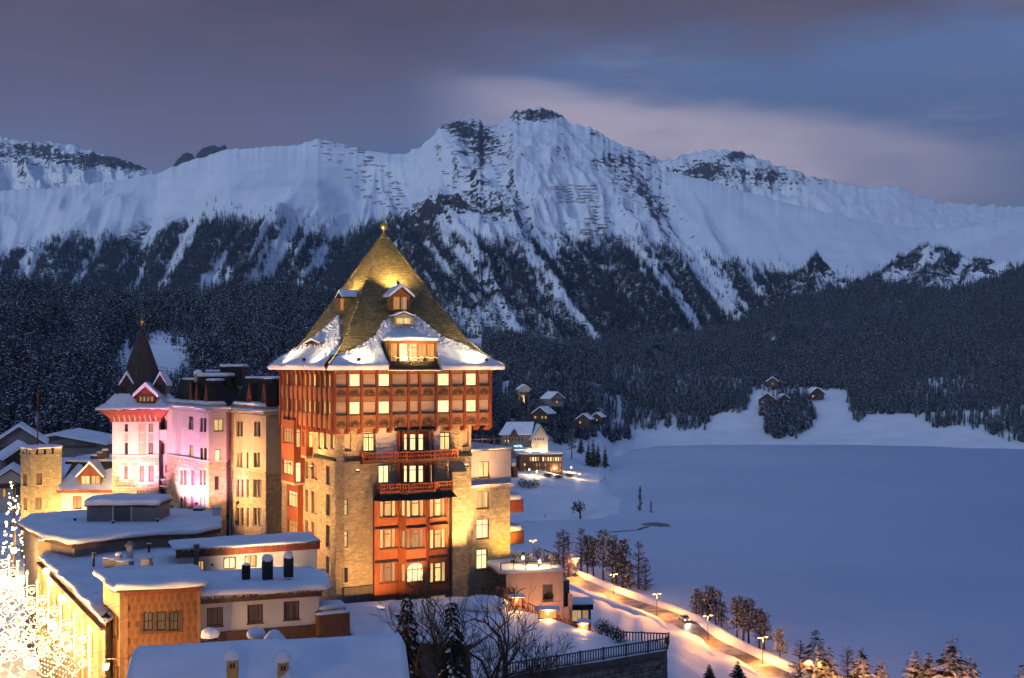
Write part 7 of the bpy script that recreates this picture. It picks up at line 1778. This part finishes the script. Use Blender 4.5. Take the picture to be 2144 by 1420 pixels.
for (q, dz_) in ((mb, 0), (sn, .5)):
    for (ua_, ub_) in ((u0_ - 1.2, um_), (u1_ + 1.2, um_)):
        zl = ze - 1.2 * (zp - ze) / um; q.add([(ua_, gv - 1.4, zl + dz_), (ub_, gv - 1.4, zp + dz_), (ub_, gv + 12, zp + dz_), (ua_, gv + 12, zl + dz_), (ua_, gv - 1.4, zl + dz_ + .45), (ub_, gv - 1.4, zp + dz_ + .45), (ub_, gv + 12, zp + dz_ + .45), (ua_, gv + 12, zl + dz_ + .45)], [(0, 1, 2, 3), (7, 6, 5, 4), (0, 4, 5, 1), (0, 3, 7, 4), (3, 2, 6, 7)])
gr_ = mb.build('roof', M['brown_wood'], LH.root); sn.build('snow_cap', M['snow'], gr_)
# long side range to the left
la = Fac(LH, (0, gv + 3), (1, gv + 3)).a(1050); LW = Fac(LH, (la, gv + 3), (u0_ + .5, gv + 3)); zl0 = LH.z(911, 0, gv + 3); zl1 = LH.z(888, 0, gv + 9)
for x in (1066, 1072, 1078, 1085, 1092): LW.window(LW.rect(x, x + 2.8, 917, 923), 'dark', 1, 0, .12, sill=None)
for x in (1057, 1063): LW.window(LW.rect(x, x + 2.8, 921, 926), 'lit', 1, 0, .12, sill=None)
LW.wall('wall', M['plaster_grey'], zb1 - 4, zl0)
mb = MB().add([(la - 1.5, gv + 1.8, zl0), (u0_ + .5, gv + 1.8, zl0), (u0_ + 3, gv + 9, zl1), (la + 4, gv + 9, zl1), (la - 1.5, gv + 16, zl0), (u0_ + 3, gv + 16, zl0)], [(0, 1, 2, 3), (3, 2, 5, 4), (0, 3, 4)]); ql = mb.build('roof', M['brown_wood'], LH.root)
MB().add([(la - 1.7, gv + 1.6, zl0 + .1), (u0_ + .5, gv + 1.6, zl0 + .1), (u0_ + 3, gv + 9, zl1 + .7), (la + 4, gv + 9, zl1 + .7), (la - 1.7, gv + 1.6, zl0 + .8), (u0_ + .5, gv + 1.6, zl0 + .8), (u0_ + 3, gv + 9.2, zl1 + 1.3), (la + 4, gv + 9.2, zl1 + 1.3)], [(4, 5, 6, 7), (0, 1, 5, 4), (0, 4, 7, 3)]).build('snow_cap', M['snow'], ql)
ga = Fac(LH, (0, gv + 1.5), (1, gv + 1.5)); gu = [ga.a(x) for x in (1065, 1076, 1088)]; zg1 = LH.z(899, 0, gv + 1.5); zg0 = LH.z(915, 0, gv + 1.5)
MB().add([(gu[0], gv + 1.5, zg0), (gu[2], gv + 1.5, zg0), (gu[1], gv + 1.5, zg1)], [(0, 1, 2)]).build('gable', M['brown_wood'], LH.root)
MB().add([(gu[0] - .6, gv + 1, zg0 - .3), (gu[1], gv + 1, zg1 + .5), (gu[1], gv + 7, zg1 + .5), (gu[0] - .6, gv + 7, zg0 - .3), (gu[2] + .6, gv + 1, zg0 - .3), (gu[2] + .6, gv + 7, zg0 - .3)], [(0, 3, 2, 1), (1, 2, 5, 4)]).build('snow_cap', M['snow'], LH.root)
# illuminated name on the canopy between house and restaurant
def sign_text(txt, loc, size, parent, mat):
    cu = bpy.data.curves.new('sign_lettering', 'FONT'); cu.body = txt; cu.size = size; cu.extrude = .08; cu.align_x = 'CENTER'; o = bpy.data.objects.new('sign_lettering', cu); col.objects.link(o)
    dg = bpy.context.evaluated_depsgraph_get(); me = bpy.data.meshes.new_from_object(o.evaluated_get(dg)); bpy.data.objects.remove(o); me.materials.clear()
    o = link('sign_lettering', me, mat, parent); o.location = loc; o.rotation_euler = (R(90), 0, 0); return o
sf = Fac(LH, (0, gv - 1), (1, gv - 1)); us = sf.a(1096); zs1 = LH.z(936, us, gv - 1); zs2 = LH.z(943.5, us, gv - 1)
sb = MB().box(sf.a(1080), sf.a(1112), gv - .8, gv - .5, zs2 - .3, zs2 + 1.7).build('sign_board', M['plaster_grey'], LH.root)
sign_text('WALDHAUS AM SEE', (us, gv - .9, zs2), 1.25, sb, M['sign_blue']); sign_text('HOTEL', (sf.a(1085), gv - .9, zs1), 1.7, sb, M['sign_blue'])
wn_ = Fac(LH, (sf.a(1080), gv), (sf.a(1112), gv)); [wn_.window((wn_.L * (k + .15) / 6, wn_.L * (k + .8) / 6, zb1 - .6, zs2 - .6), 'lit' if k % 2 else 'lit_bright', 1, 0, .1, sill=None) for k in range(6)]; wn_.wall('wall', M['plaster_pink'], zb1 - 2, zs2 + 2)
point(LH.root, (u0_ + 6.5, gv - 2.5, zb1 + 1.2), 2600, (1, .66, .28), .5); point(LH.root, (u0_ - 1.0, gv - 2.0, zb1 + .8), 1500, (1, .7, .34), .5)
for k, (x, y) in enumerate(((1108, 990), (1124, 994), (1196, 985), (1213, 999), (1162, 988))):
    p = ground_hit(x, y + 4, 560); t = tag(empty('garden_lamp', p), 'glowing garden lamp before the lakeside hotel, %s from its left' % ('first', 'second', 'fourth', 'fifth', 'third')[k], 'lamp', 'garden lamps of the lakeside hotel')
    MB().tube([(0, 0, 0), (0, 0, 2.6)], .07, 6).build('pole', M['iron'], t); MB().blob((0, 0, 2.9), .42, .42, .42, 10, 7).build('globe', M['lamp_glow'], t, True); point(t, (0, -.8, 3.2), 2600, (1, .66, .28), .5)

def chalet(px, py, D, w, h, dep, ang, label, wall='brown_roof', lit=2, roof_h=.35, name='chalet', cat='house'):
    fr = Frame(name, px, D, P(px, py, D).z, ang, label, cat); f = Fac(fr, (0, 0), (w, 0))
    for k in range(lit):
        a = w * (k + .5) / max(lit, 1); f.window((a - w * .07, a + w * .07, h * .25, h * .62), ['lit_amber', 'curtain', 'lit_soft'][k % 3], 1, 0, .1, sill=None)
    for ff in (f, Fac(fr, (w, 0), (w, dep)), Fac(fr, (0, dep), (0, 0))): ff.wall('wall', M[wall], -1.4, h)
    zp = h + w * roof_h; e = w * .1; zl = h - e * 2 * roof_h
    MB().add([(0, 0, h), (w, 0, h), (w / 2, 0, zp)], [(0, 1, 2)]).build('gable', M[wall], fr.root)
    for nm, mt, d0, d1 in (('roof', 'brown_wood', 0, .25), ('snow_cap', 'snow', .26, .95)):
        q = MB()
        for ua, sg in ((-e, 1), (w + e, -1)):
            q.add([(ua, -e, zl + d0), (w / 2, -e, zp + d0), (w / 2, dep + e, zp + d0), (ua, dep + e, zl + d0), (ua, -e, zl + d1), (w / 2, -e, zp + d1), (w / 2, dep + e, zp + d1), (ua, dep + e, zl + d1)], [(0, 1, 2, 3), (7, 6, 5, 4), (0, 4, 5, 1), (0, 3, 7, 4)])
        if nm == 'roof': r0 = q.build(nm, M[mt], fr.root)
        else: q.build(nm, M[mt], r0)
    mb = MB(); f.box(mb, w * .05, w * .95, 0, .9, h * .66, h * .70); f.box(mb, w * .05, w * .95, .8, .9, h * .70, h * .85); mb.build('balcony', M['brown_wood'], fr.root)
    return fr
chalet(1117, 880, 800, 11, 5, 10, -30, 'chalet with a lit lower floor on the wooded slope above the lakeside hotel', lit=4)
chalet(1208, 890, 860, 10, 4.5, 9, -20, 'dark chalet with two small lights near the head of the bay')
chalet(1239, 884, 880, 8, 4, 8, -25, 'small dark chalet right of the two-light chalet near the bay', lit=1)
chalet(1153, 848, 880, 12, 5, 11, 35, 'white-roofed house alone in the dark trees above the bay', 'plaster_grey', 1)
fr = chalet(1086, 850, 900, 9, 13, 9, 10, 'tall narrow lit house high in the trees above the lakeside hotel', 'plaster_pink', 2); point(fr.root, (4.5, -3, 2), 4500, (1, .7, .3), .5)
chalet(1588, 847, 1175, 18, 5, 9, -15, 'long low farmhouse left of the tree clump across the lake', lit=2); chalet(1630, 845, 1185, 12, 5, 9, 10, 'farmhouse with warm lights just above the tree clump across the lake', lit=4); chalet(1695, 834, 1215, 17, 5, 9, 15, 'snow-roofed house on the white meadow right of the tree clump', lit=2); chalet(1606, 808, 1260, 12, 5, 9, -10, 'small house with one light highest on the slope across the lake', lit=1)
chalet(12, 1000, 205, 6.0, 3.2, 8, 30, 'dark brown house with snowy roof left of the crenellated tower', 'brown_wood', 1)
chalet(-10, 975, 235, 9, 4.5, 8, 20, 'dark house at the left picture edge behind the brown house', 'plaster_grey', 1)
chalet(-6, 1055, 190, 4.2, 4.0, 6, 20, 'cream house at the left picture edge beside the light-wrapped tree', 'plaster_pink', 2)
# flat roof and hall behind the annexe
chalet(30, 946, 262, 19, 1.6, 16, 6, 'low broad snow-roofed hall behind the stone tower', 'plaster_grey', 0, .10)

# ================================================================== INDIVIDUAL TREES
def bare_tree_mesh(seed, h, r0, spread=.5, depth=5, up=.25, n0=5, rmin=.010):
    rg = random.Random(seed); mb = MB()
    def grow(p, d, L, r, k):
        pts = [p]; q = p.copy(); dd = d.copy(); m = 4 if k > 2 else 3
        for i in range(m):
            dd = (dd + Vector((rg.uniform(-1, 1), rg.uniform(-1, 1), rg.uniform(-.4, 1) * up)) * .16).normalized(); q = q + dd * (L / m); pts.append(q.copy())
        mb.tube(pts, [max(rmin, r * (1 - .45 * i / m)) for i in range(m + 1)], 6 if k > 3 else (4 if k > 1 else 3), cap=False)
        if k == 0: return
        for j in range(rg.randint(2, 3) if k < depth else n0):
            t = rg.uniform(.35, 1.0) if j else 1.0; b = pts[min(m, max(1, int(round(t * m))))]
            a = rg.uniform(0, 6.28); o = dd.orthogonal().normalized(); o2 = dd.cross(o)
            nd = (dd + (o * math.cos(a) + o2 * math.sin(a)) * spread * rg.uniform(.6, 1.5) + Vector((0, 0, up * .6))).normalized()
            grow(b, nd, L * rg.uniform(.58, .82), r * rg.uniform(.50, .66), k - 1)
    grow(Vector((0, 0, 0)), Vector((0, 0, 1)), h * .34, r0, depth); return mb
def larch_mesh(seed, h, rad, n=95):
    """bare upright larch: straight stem with many thin rising twigs"""
    rg = random.Random(seed); tr = MB().tube([(0, 0, 0), (.05, 0, h * .5), (0, 0, h)], [.16, .09, .015], 6); tw_ = MB()
    for k in range(n):
        z = h * rg.uniform(.14, .97); a = rg.uniform(0, 6.28); L = rad * (1.1 - z / h) * rg.uniform(.6, 1.2) + .3; d = Vector((math.cos(a), math.sin(a), 0)); p = Vector((0, 0, z)); e = p + d * L + Vector((0, 0, L * rg.uniform(.2, .7))); m_ = p.lerp(e, .5) - Vector((0, 0, .08 * L))
        tw_.tube([p, m_, e], [.055, .04, .02], 3, cap=False)
        for j in range(3):
            f = rg.uniform(.3, .95); s_ = p.lerp(e, f); tw_.tube([s_, s_ + Vector((rg.uniform(-.5, .5), rg.uniform(-.5, .5), rg.uniform(.1, .6))) * L * .4], [.03, .012], 3, cap=False)
    return tr, tw_
def pine_mesh(seed, h, rad, bare=.35):
    """stone pine: bare lower stem, clumped crown of needle tufts with snow"""
    rg = random.Random(seed); tr = MB().tube([(0, 0, 0), (rg.uniform(-.2, .2), rg.uniform(-.2, .2), h * .5), (0, 0, h * .95)], [.20, .13, .03], 7); cr = MB()
    for k in range(30):
        t = bare + (1 - bare) * (k + rg.random()) / 30; z = h * t; a = rg.uniform(0, 6.28); r_ = rad * (1 - ((t - bare) / (1 - bare)) ** 1.6) ** .6 * rg.uniform(.35, 1.0); c = Vector((math.cos(a) * r_, math.sin(a) * r_, z))
        tr.tube([(0, 0, z - .25 * r_), c], [.04, .015], 4, cap=False)
        for j in range(34):
            o = Vector((rg.gauss(0, 1), rg.gauss(0, 1), rg.gauss(0, .55))) * .34 * rad * .7; q = c + o; d = (o + Vector((0, 0, .25))).normalized() * rg.uniform(.26, .5); s_ = d.orthogonal().normalized() * .15
            cr.add([q - s_, q + d, q + s_ , q + d * .4 + Vector((0, 0, .12))], [(0, 1, 3), (3, 1, 2)])
    return tr, cr
KIND = {}
def tree_kind(kind, v):
    key = (kind, v)
    if key in KIND: return KIND[key]
    if kind == 'spruce': mb, tr = conifer_mesh('s', 10, 2.2, 22, 8, 300 + v, sub=5, droop=.45, wid=.20); r_ = (tr.mesh('trunk', M['bark']), mb.mesh('crown', M['conifer']))
    elif kind == 'dark_spruce': mb, tr = conifer_mesh('s', 10, 2.3, 20, 8, 320 + v, sub=5, droop=.45, wid=.22); r_ = (tr.mesh('trunk', M['bark']), mb.mesh('crown', M['conifer_bare']))
    elif kind == 'pine': tr, cr = pine_mesh(340 + v, 10, 1.25); r_ = (tr.mesh('trunk', M['bark']), cr.mesh('crown', M['conifer']))
    elif kind == 'larch': tr, cr = larch_mesh(360 + v, 10, 1.5); r_ = (tr.mesh('trunk', M['bark']), cr.mesh('crown', M['bark']))
    elif kind == 'far_larch': tr, cr = larch_mesh(370 + v, 10, 1.9, 70); cr2 = MB(); rgf = random.Random(v); [cr2.tube([(0, 0, z_), (math.cos(a_) * (1.5 - z_ / 8), math.sin(a_) * (1.5 - z_ / 8), z_ + .9)], [.12, .07], 3, cap=False) for z_, a_ in [(rgf.uniform(1.2, 9.4), rgf.uniform(0, 6.28)) for _ in range(70)]]; r_ = (MB().tube([(0, 0, 0), (0, 0, 10)], [.28, .06], 5).mesh('trunk', M['bark']), cr2.mesh('crown', M['bark']))
    elif kind == 'far_bare': mb = bare_tree_mesh(385 + v, 12, .55, .85, 5, .2, 6, .10); r_ = (MB().tube([(0, 0, -.5), (0, 0, 1.6)], [.6, .5], 6).mesh('trunk', M['bark']), mb.mesh('crown', M['bark']))
    else: mb = bare_tree_mesh(380 + v, 10, .3, .6, 5); r_ = (MB().tube([(0, 0, -.5), (0, 0, 1.2)], [.32, .29], 8).mesh('trunk', M['bark']), mb.mesh('crown', M['bark']))
    KIND[key] = r_; return r_
def tree(kind, v, loc, h, label, group=None, name=None, wide=1.0):
    t = tag(empty(name or {'spruce': 'spruce_tree', 'dark_spruce': 'spruce_tree', 'pine': 'pine_tree', 'larch': 'larch_tree', 'bare': 'bare_tree', 'far_larch': 'larch_tree', 'far_bare': 'bare_tree'}[kind], loc, rng.uniform(0, 6.28)), label, 'tree', group)
    a, b = tree_kind(kind, v); s_ = h / 10
    for nm, me in (('trunk', a), ('crown', b)): o = link(nm, me, None, t); o.scale = (s_ * wide, s_ * wide, s_)
    return t
def tree_px(kind, v, px, ytop, ybase, label, group=None, d0=200, wide=1.0):
    p = ground_hit(px, ybase, d0); h = (ybase - ytop) / F * p.y; return tree(kind, v, (p.x, p.y, p.z - .1), h, label, group, None, wide)
ROW1 = [('larch', 1170, 1112, 1212), ('larch', 1180, 1106, 1214), ('larch', 1190, 1112, 1215), ('larch', 1217, 1104, 1214), ('pine', 1230, 1122, 1220), ('pine', 1243, 1128, 1222), ('pine', 1263, 1112, 1232), ('pine', 1283, 1124, 1238), ('larch', 1290, 1130, 1240), ('pine', 1305, 1132, 1246), ('larch', 1303, 1128, 1246), ('spruce', 1318, 1162, 1246), ('larch', 1337, 1132, 1250), ('larch', 1352, 1165, 1254)]
NUM = ['first', 'second', 'third', 'fourth', 'fifth', 'sixth', 'seventh', 'eighth', 'ninth', 'tenth', 'eleventh', 'twelfth', 'thirteenth', 'fourteenth']
KN_ = {'larch': 'leafless larch', 'pine': 'snow-flecked pine', 'spruce': 'small snowy spruce'}
for i, (k, x, y0, y1) in enumerate(ROW1): tree_px(k, i % 3, x, y0, y1 - 3, '%s, %s tree from the left in the row between lake road and ice' % (KN_[k], NUM[i]), 'trees between lake road and ice', 300, 1.5 if k == 'larch' else 1.15)
tree_px('spruce', 1, 1204, 1168, 1214, 'short spruce under the second street lamp', None, 300)
ROW2 = [(1458, 1234, 1314), (1470, 1240, 1318), (1486, 1228, 1326), (1500, 1238, 1332), (1512, 1262, 1336), (1543, 1250, 1352), (1556, 1252, 1358), (1568, 1258, 1362), (1590, 1276, 1374), (1600, 1285, 1378), (1632, 1318, 1396)]
for i, (x, y0, y1) in enumerate(ROW2): tree_px('pine', i % 4, x, y0, y1 - 4, 'lamp-lit snowy pine, %s from the left in the clump right of the road bend' % NUM[i], 'pines right of the road bend', 225, 1.35)
NEAR = [('spruce', 1708, 1312, 1455, 'tallest golden-lit snowy spruce at the bottom edge right of the road'), ('spruce', 1735, 1350, 1465, 'golden-lit snowy spruce leaning against the tallest one at the bottom edge'), ('larch', 1676, 1338, 1440, 'bare larch left of the golden-lit spruces'), ('spruce', 1803, 1350, 1470, 'golden-lit pointed spruce second clump from the road at the bottom edge'), ('spruce', 1845, 1376, 1470, 'lower spruce beside the pointed one at the bottom edge'), ('larch', 1775, 1352, 1450, 'thin reddish larch between two spruce clumps at the bottom edge'), ('spruce', 1915, 1358, 1480, 'forked dark-topped spruce in the middle of the bottom right corner'), ('spruce', 1945, 1362, 1480, 'slender dark-topped spruce beside the forked one'), ('spruce', 1993, 1324, 1490, 'tall dark pointed spruce near the right bottom corner'), ('spruce', 2032, 1368, 1490, 'shorter spruce right of the tall pointed one'), ('spruce', 2144, 1382, 1500, 'spruce cut by the right picture edge')]
for i, (k, x, y0, y1, lab) in enumerate(NEAR): tree_px(k, i % 3, x, y0, y1, lab, 'trees at the bottom right', 150, 2.1)
for i, (x, y) in enumerate(((1760, 1470), (1820, 1480), (1870, 1490), (1960, 1500), (2060, 1505))):
    t = copy_tree(lamp0); p = ground_hit(x, y, 150); t.location = (p.x - 2, p.y - 9, p.z); tag(t, 'twin-headed street lamp below the golden spruces, %s from the road' % NUM[i], 'street lamp', 'street lamps below the spruces')
for (x, y0, y1, lab) in ((1485, 1388, 1440, 'dark young spruce on the blue slope below the road'), (1545, 1380, 1440, 'broader dark spruce on the blue slope below the road')): tree_px('dark_spruce', 0, x, y0, y1, lab, None, 120, 2.2)
for i, (k, x, y0, y1, lab) in enumerate([('far_larch', 1340, 1018, 1078, 'lone bare larch standing out on the ice edge'), ('far_larch', 1363, 1048, 1082, 'smaller bare larch right of the lone larch on the ice edge'), ('far_bare', 1215, 1045, 1086, 'round-headed bare tree on the snow field'), ('pine', 1197, 900, 962, 'tall pine left of the shore clump near the lakeside hotel'), ('dark_spruce', 1216, 905, 950, 'spruce behind the shore clump near the lakeside hotel'), ('dark_spruce', 1232, 922, 975, 'leftmost spruce of the shore clump'), ('dark_spruce', 1242, 916, 978, 'tallest spruce of the shore clump'), ('dark_spruce', 1252, 925, 976, 'third spruce of the shore clump'), ('dark_spruce', 1267, 932, 980, 'narrow spruce standing apart at the ice edge of the shore clump')]): tree_px(k, i % 2, x, y0, y1, lab, None, 520, 1.0)
# near garden trees
def near_spruce(px, ytop, D, zb, v, label, wide):
    p = P(px, ytop, D); h = p.z - zb
    mb, tr = conifer_mesh('n', h, 2.0 * wide, 46, 11, 500 + v, sub=16, droop=.6, wid=.10, taper=.75); t = tag(empty('spruce_tree', (p.x, p.y, zb)), label, 'tree')
    tr.build('trunk', M['bark'], t); mb.build('crown', M['conifer_bare'], t); rg = random.Random(v); sn = MB()
    for k in range(230):
        tt = rg.uniform(.2, .97); r_ = 2.0 * wide * (1 - tt) ** .8 * rg.uniform(.35, .95); a = rg.uniform(0, 6.28); L = rg.uniform(.14, .46) * (1.1 - tt * .6); c = Vector((math.cos(a) * r_, math.sin(a) * r_, h * tt - .28 * r_))
        b_ = MB().blob((0, 0, 0), L, L * .5, L * .28, 8, 5, .22, -.4).xf(Matrix.Translation(c) @ Matrix.Rotation(a, 4, 'Z') @ Matrix.Rotation(R(22), 4, 'Y')); sn.add(b_.v, b_.f)
    sn.build('snow_load', M['snow'], t, True)
near_spruce(852, 1238, 82, 38, 1, 'slim snow-laden spruce in front of the upper terrace', 1.1)
near_spruce(946, 1250, 78, 37, 2, 'dark drooping spruce right of the slim spruce before the terrace', 1.15)
p = P(1035, 1225, 84); t = tag(empty('bare_tree', (p.x - .2, p.y, 36.5)), 'big leafless tree with spreading boughs in front of the lower terrace', 'tree')
mb = bare_tree_mesh(11, 19.0, .55, .62, 7, .30, 5, .016); mb.build('crown', M['bark'], t); MB().tube([(0, 0, -1), (0, 0, 2)], [.36, .30], 8).build('trunk', M['bark'], t)
p = P(1080, 1290, 82); t = tag(empty('bare_tree', (p.x, p.y, 36.5)), 'smaller twiggy leafless tree right of the big leafless one', 'tree')
mb = bare_tree_mesh(23, 14.5, .28, .7, 7, .35, 6, .013); mb.build('crown', M['bark'], t); MB().tube([(0, 0, -1), (0, 0, 2)], [.2, .17], 8).build('trunk', M['bark'], t)

# shrubs
def shrub(loc, r, h, label, group, snow=.5, seed=0):
    rg = random.Random(seed); t = tag(empty('shrub', loc), label, 'shrub', group); lf = MB(); st = MB()
    for k in range(9): a = rg.uniform(0, 6.28); st.tube([(0, 0, -.3), (math.cos(a) * r * .6, math.sin(a) * r * .6, h * rg.uniform(.5, .9))], [.04, .015], 4, cap=False)
    for k in range(420):
        d = Vector((rg.gauss(0, 1), rg.gauss(0, 1), rg.gauss(0, 1))).normalized() * rg.random() ** .4; q = Vector((d.x * r, d.y * r, h * .5 + d.z * h * .5)); e = Vector((rg.uniform(-1, 1), rg.uniform(-1, 1), rg.uniform(-.2, 1))) * .16 * r; s_ = e.orthogonal().normalized() * .06 * r
        lf.add([q - s_, q + e, q + s_], [(0, 1, 2)])
    st.build('stems', M['bark'], t); lf.build('foliage', M['conifer_bare' if snow < .3 else 'conifer'], t)
for i, (x, y, d) in enumerate(((1258, 1318, 110), (1270, 1322, 109), (1284, 1332, 107), (1296, 1340, 105))): p = P(x, y + 10, d); shrub(p, .75, 1.5, 'dark evergreen shrub on the terrace edge, %s down from the lowest lantern hut' % NUM[i], 'shrubs on the terrace edge', .1, i)
for i, (x, y, d) in enumerate(((1080, 1168, 131), (1104, 1170, 131), (1126, 1160, 133), (1146, 1168, 132), (1160, 1176, 130))): p = P(x, y + 8, d); shrub(p, .8, 1.2, 'snowy potted shrub on the salmon house roof, %s from the tower' % NUM[i], 'shrubs on the salmon house roof', .6, 20 + i)
for (x, y) in ((1095, 1172), (1130, 1180)): p = P(x, y, 129); t = tag(empty('roof_lamp', p), 'low glowing lamp on the salmon house roof, %s to the tower' % ('nearer' if x < 1110 else 'farther'), 'lamp'); MB().blob((0, 0, .2), .16, .16, .2, 10, 6).build('globe', M['lamp_glow'], t, True); MB().tube([(0, 0, -.6), (0, 0, .05)], .05, 6).build('stem', M['iron'], t); point(t, (0, -.5, .5), 450, (1, .6, .2), .2)
for i, (x, y) in enumerate(((1093, 1022), (1107, 1024), (1121, 1022), (1147, 1000), (1170, 1003), (1192, 1000))): p = ground_hit(x, y, 540); shrub(p, 3.0, 5.0 if i < 3 else 2.4, 'dark clipped hedge bush before the lakeside hotel, %s from the left' % NUM[i], 'hedge bushes before the lakeside hotel', .1, 40 + i)

# ---- open water and cracks in the ice
m, nd, lk, b = new_mat('open_water'); b.inputs['Base Color'].default_value = (.012, .02, .035, 1); b.inputs['Roughness'].default_value = .12
def ice_strip(pts, name='open_water'):
    w = [at_z(x, y, 0) for x, y, _ in pts]; L, Rr = [], []
    for i, p in enumerate(w):
        d = (w[min(i + 1, len(w) - 1)] - w[max(0, i - 1)]).normalized(); n_ = Vector((-d.y, d.x)); ww = pts[i][2]; L.append((*(p + n_ * ww), .03)); Rr.append((*(p - n_ * ww), .03))
    n = len(w); tag(MB().add(L + Rr, [(i, i + 1, n + i + 1, n + i) for i in range(n - 1)]).build(name, m), kind='structure')
ice_strip([(1345, 1100, .5), (1355, 1098, 3.0), (1368, 1097, 6.0), (1380, 1099, 5.0), (1392, 1102, 3.0), (1406, 1103, .4)])
ice_strip([(1264, 1116, .3), (1285, 1114, 1.2), (1310, 1112, 1.3), (1335, 1110, 1.0), (1352, 1104, 1.2), (1362, 1100, .5)]); ice_strip([(1060, 1088, .8), (1085, 1090, 1.1), (1105, 1092, .7), (1135, 1095, .2)]); ice_strip([(1078, 1101, .8), (1092, 1103, .9), (1102, 1105, .3)])

# ---- avalanche barriers on the slopes
def barrier_mesh(n):
    mb = MB(); L = n * 4.0
    for k in range(n + 1): mb.box(-L / 2 + k * 4 - .15, -L / 2 + k * 4 + .15, -.15, .15, -1.5, 3.6); mb.tube([(-L / 2 + k * 4, 0, 3.2), (-L / 2 + k * 4, -2.6, -1.0)], .12, 3)
    for z in (.6, 1.5, 2.4, 3.3): mb.box(-L / 2, L / 2, -.12, .12, z - .3, z + .3)
    return mb.mesh('avalanche_barrier', M['brown_wood'])
bmsh = {n: barrier_mesh(n) for n in (4, 7, 10, 14)}; sets = []
for k in range(78):
    y = 300 + 140 * (k + .5) / 78 + rng.uniform(-3, 3); sets.append((692 + (y - 300) * 1.02 + rng.uniform(-42, 58), y, rng.choice((4, 7, 7)), 0))
for k in range(70):
    y = 305 + 150 * rng.random(); sets.append((1005 + (y - 380) * .35 + rng.uniform(-70, 70), y, rng.choice((4, 4, 7)), 1))
for r_ in range(6):
    for k in range(6): sets.append((1160 + r_ * 2 + k * 16, 392 + r_ * 6.5 + abs(k - 2.5) * .8, 7, 2))
for r_ in range(12): 
    for k in range(2): sets.append((1238 + rng.uniform(-14, 18) + k * 15, 440 + r_ * 5 - k, 7, 2))
LB = ('avalanche barrier of dark beams on the slope left of the crags', 'avalanche barrier of dark beams on the slope under the crags', 'avalanche barrier in the long parallel rows below the main peak')
for (x, y, n, g) in sets:
    p = massif_at(x, y); o = link('avalanche_barrier', bmsh[n], None, None, (p.x, p.y, p.z), rng.uniform(-.12, .12)); tag(o, LB[g], 'barrier', LB[g].replace('avalanche barrier', 'avalanche barriers'))

# ---- evening haze over the valley
hz = MB().box(-6500, 6500, -1000, 8600, -4, 1560).build('haze', None); tag(hz, kind='stuff')
m = bpy.data.materials.new('haze'); m.use_nodes = True; nt = m.node_tree; nt.nodes.clear()
vo = nt.nodes.new('ShaderNodeVolumePrincipled'); vo.inputs['Color'].default_value = (.55, .76, 1.0, 1); vo.inputs['Density'].default_value = 5.0e-5; vo.inputs['Anisotropy'].default_value = .2
mo = nt.nodes.new('ShaderNodeOutputMaterial'); nt.links.new(vo.outputs[0], mo.inputs['Volume']); hz.data.materials.append(m)
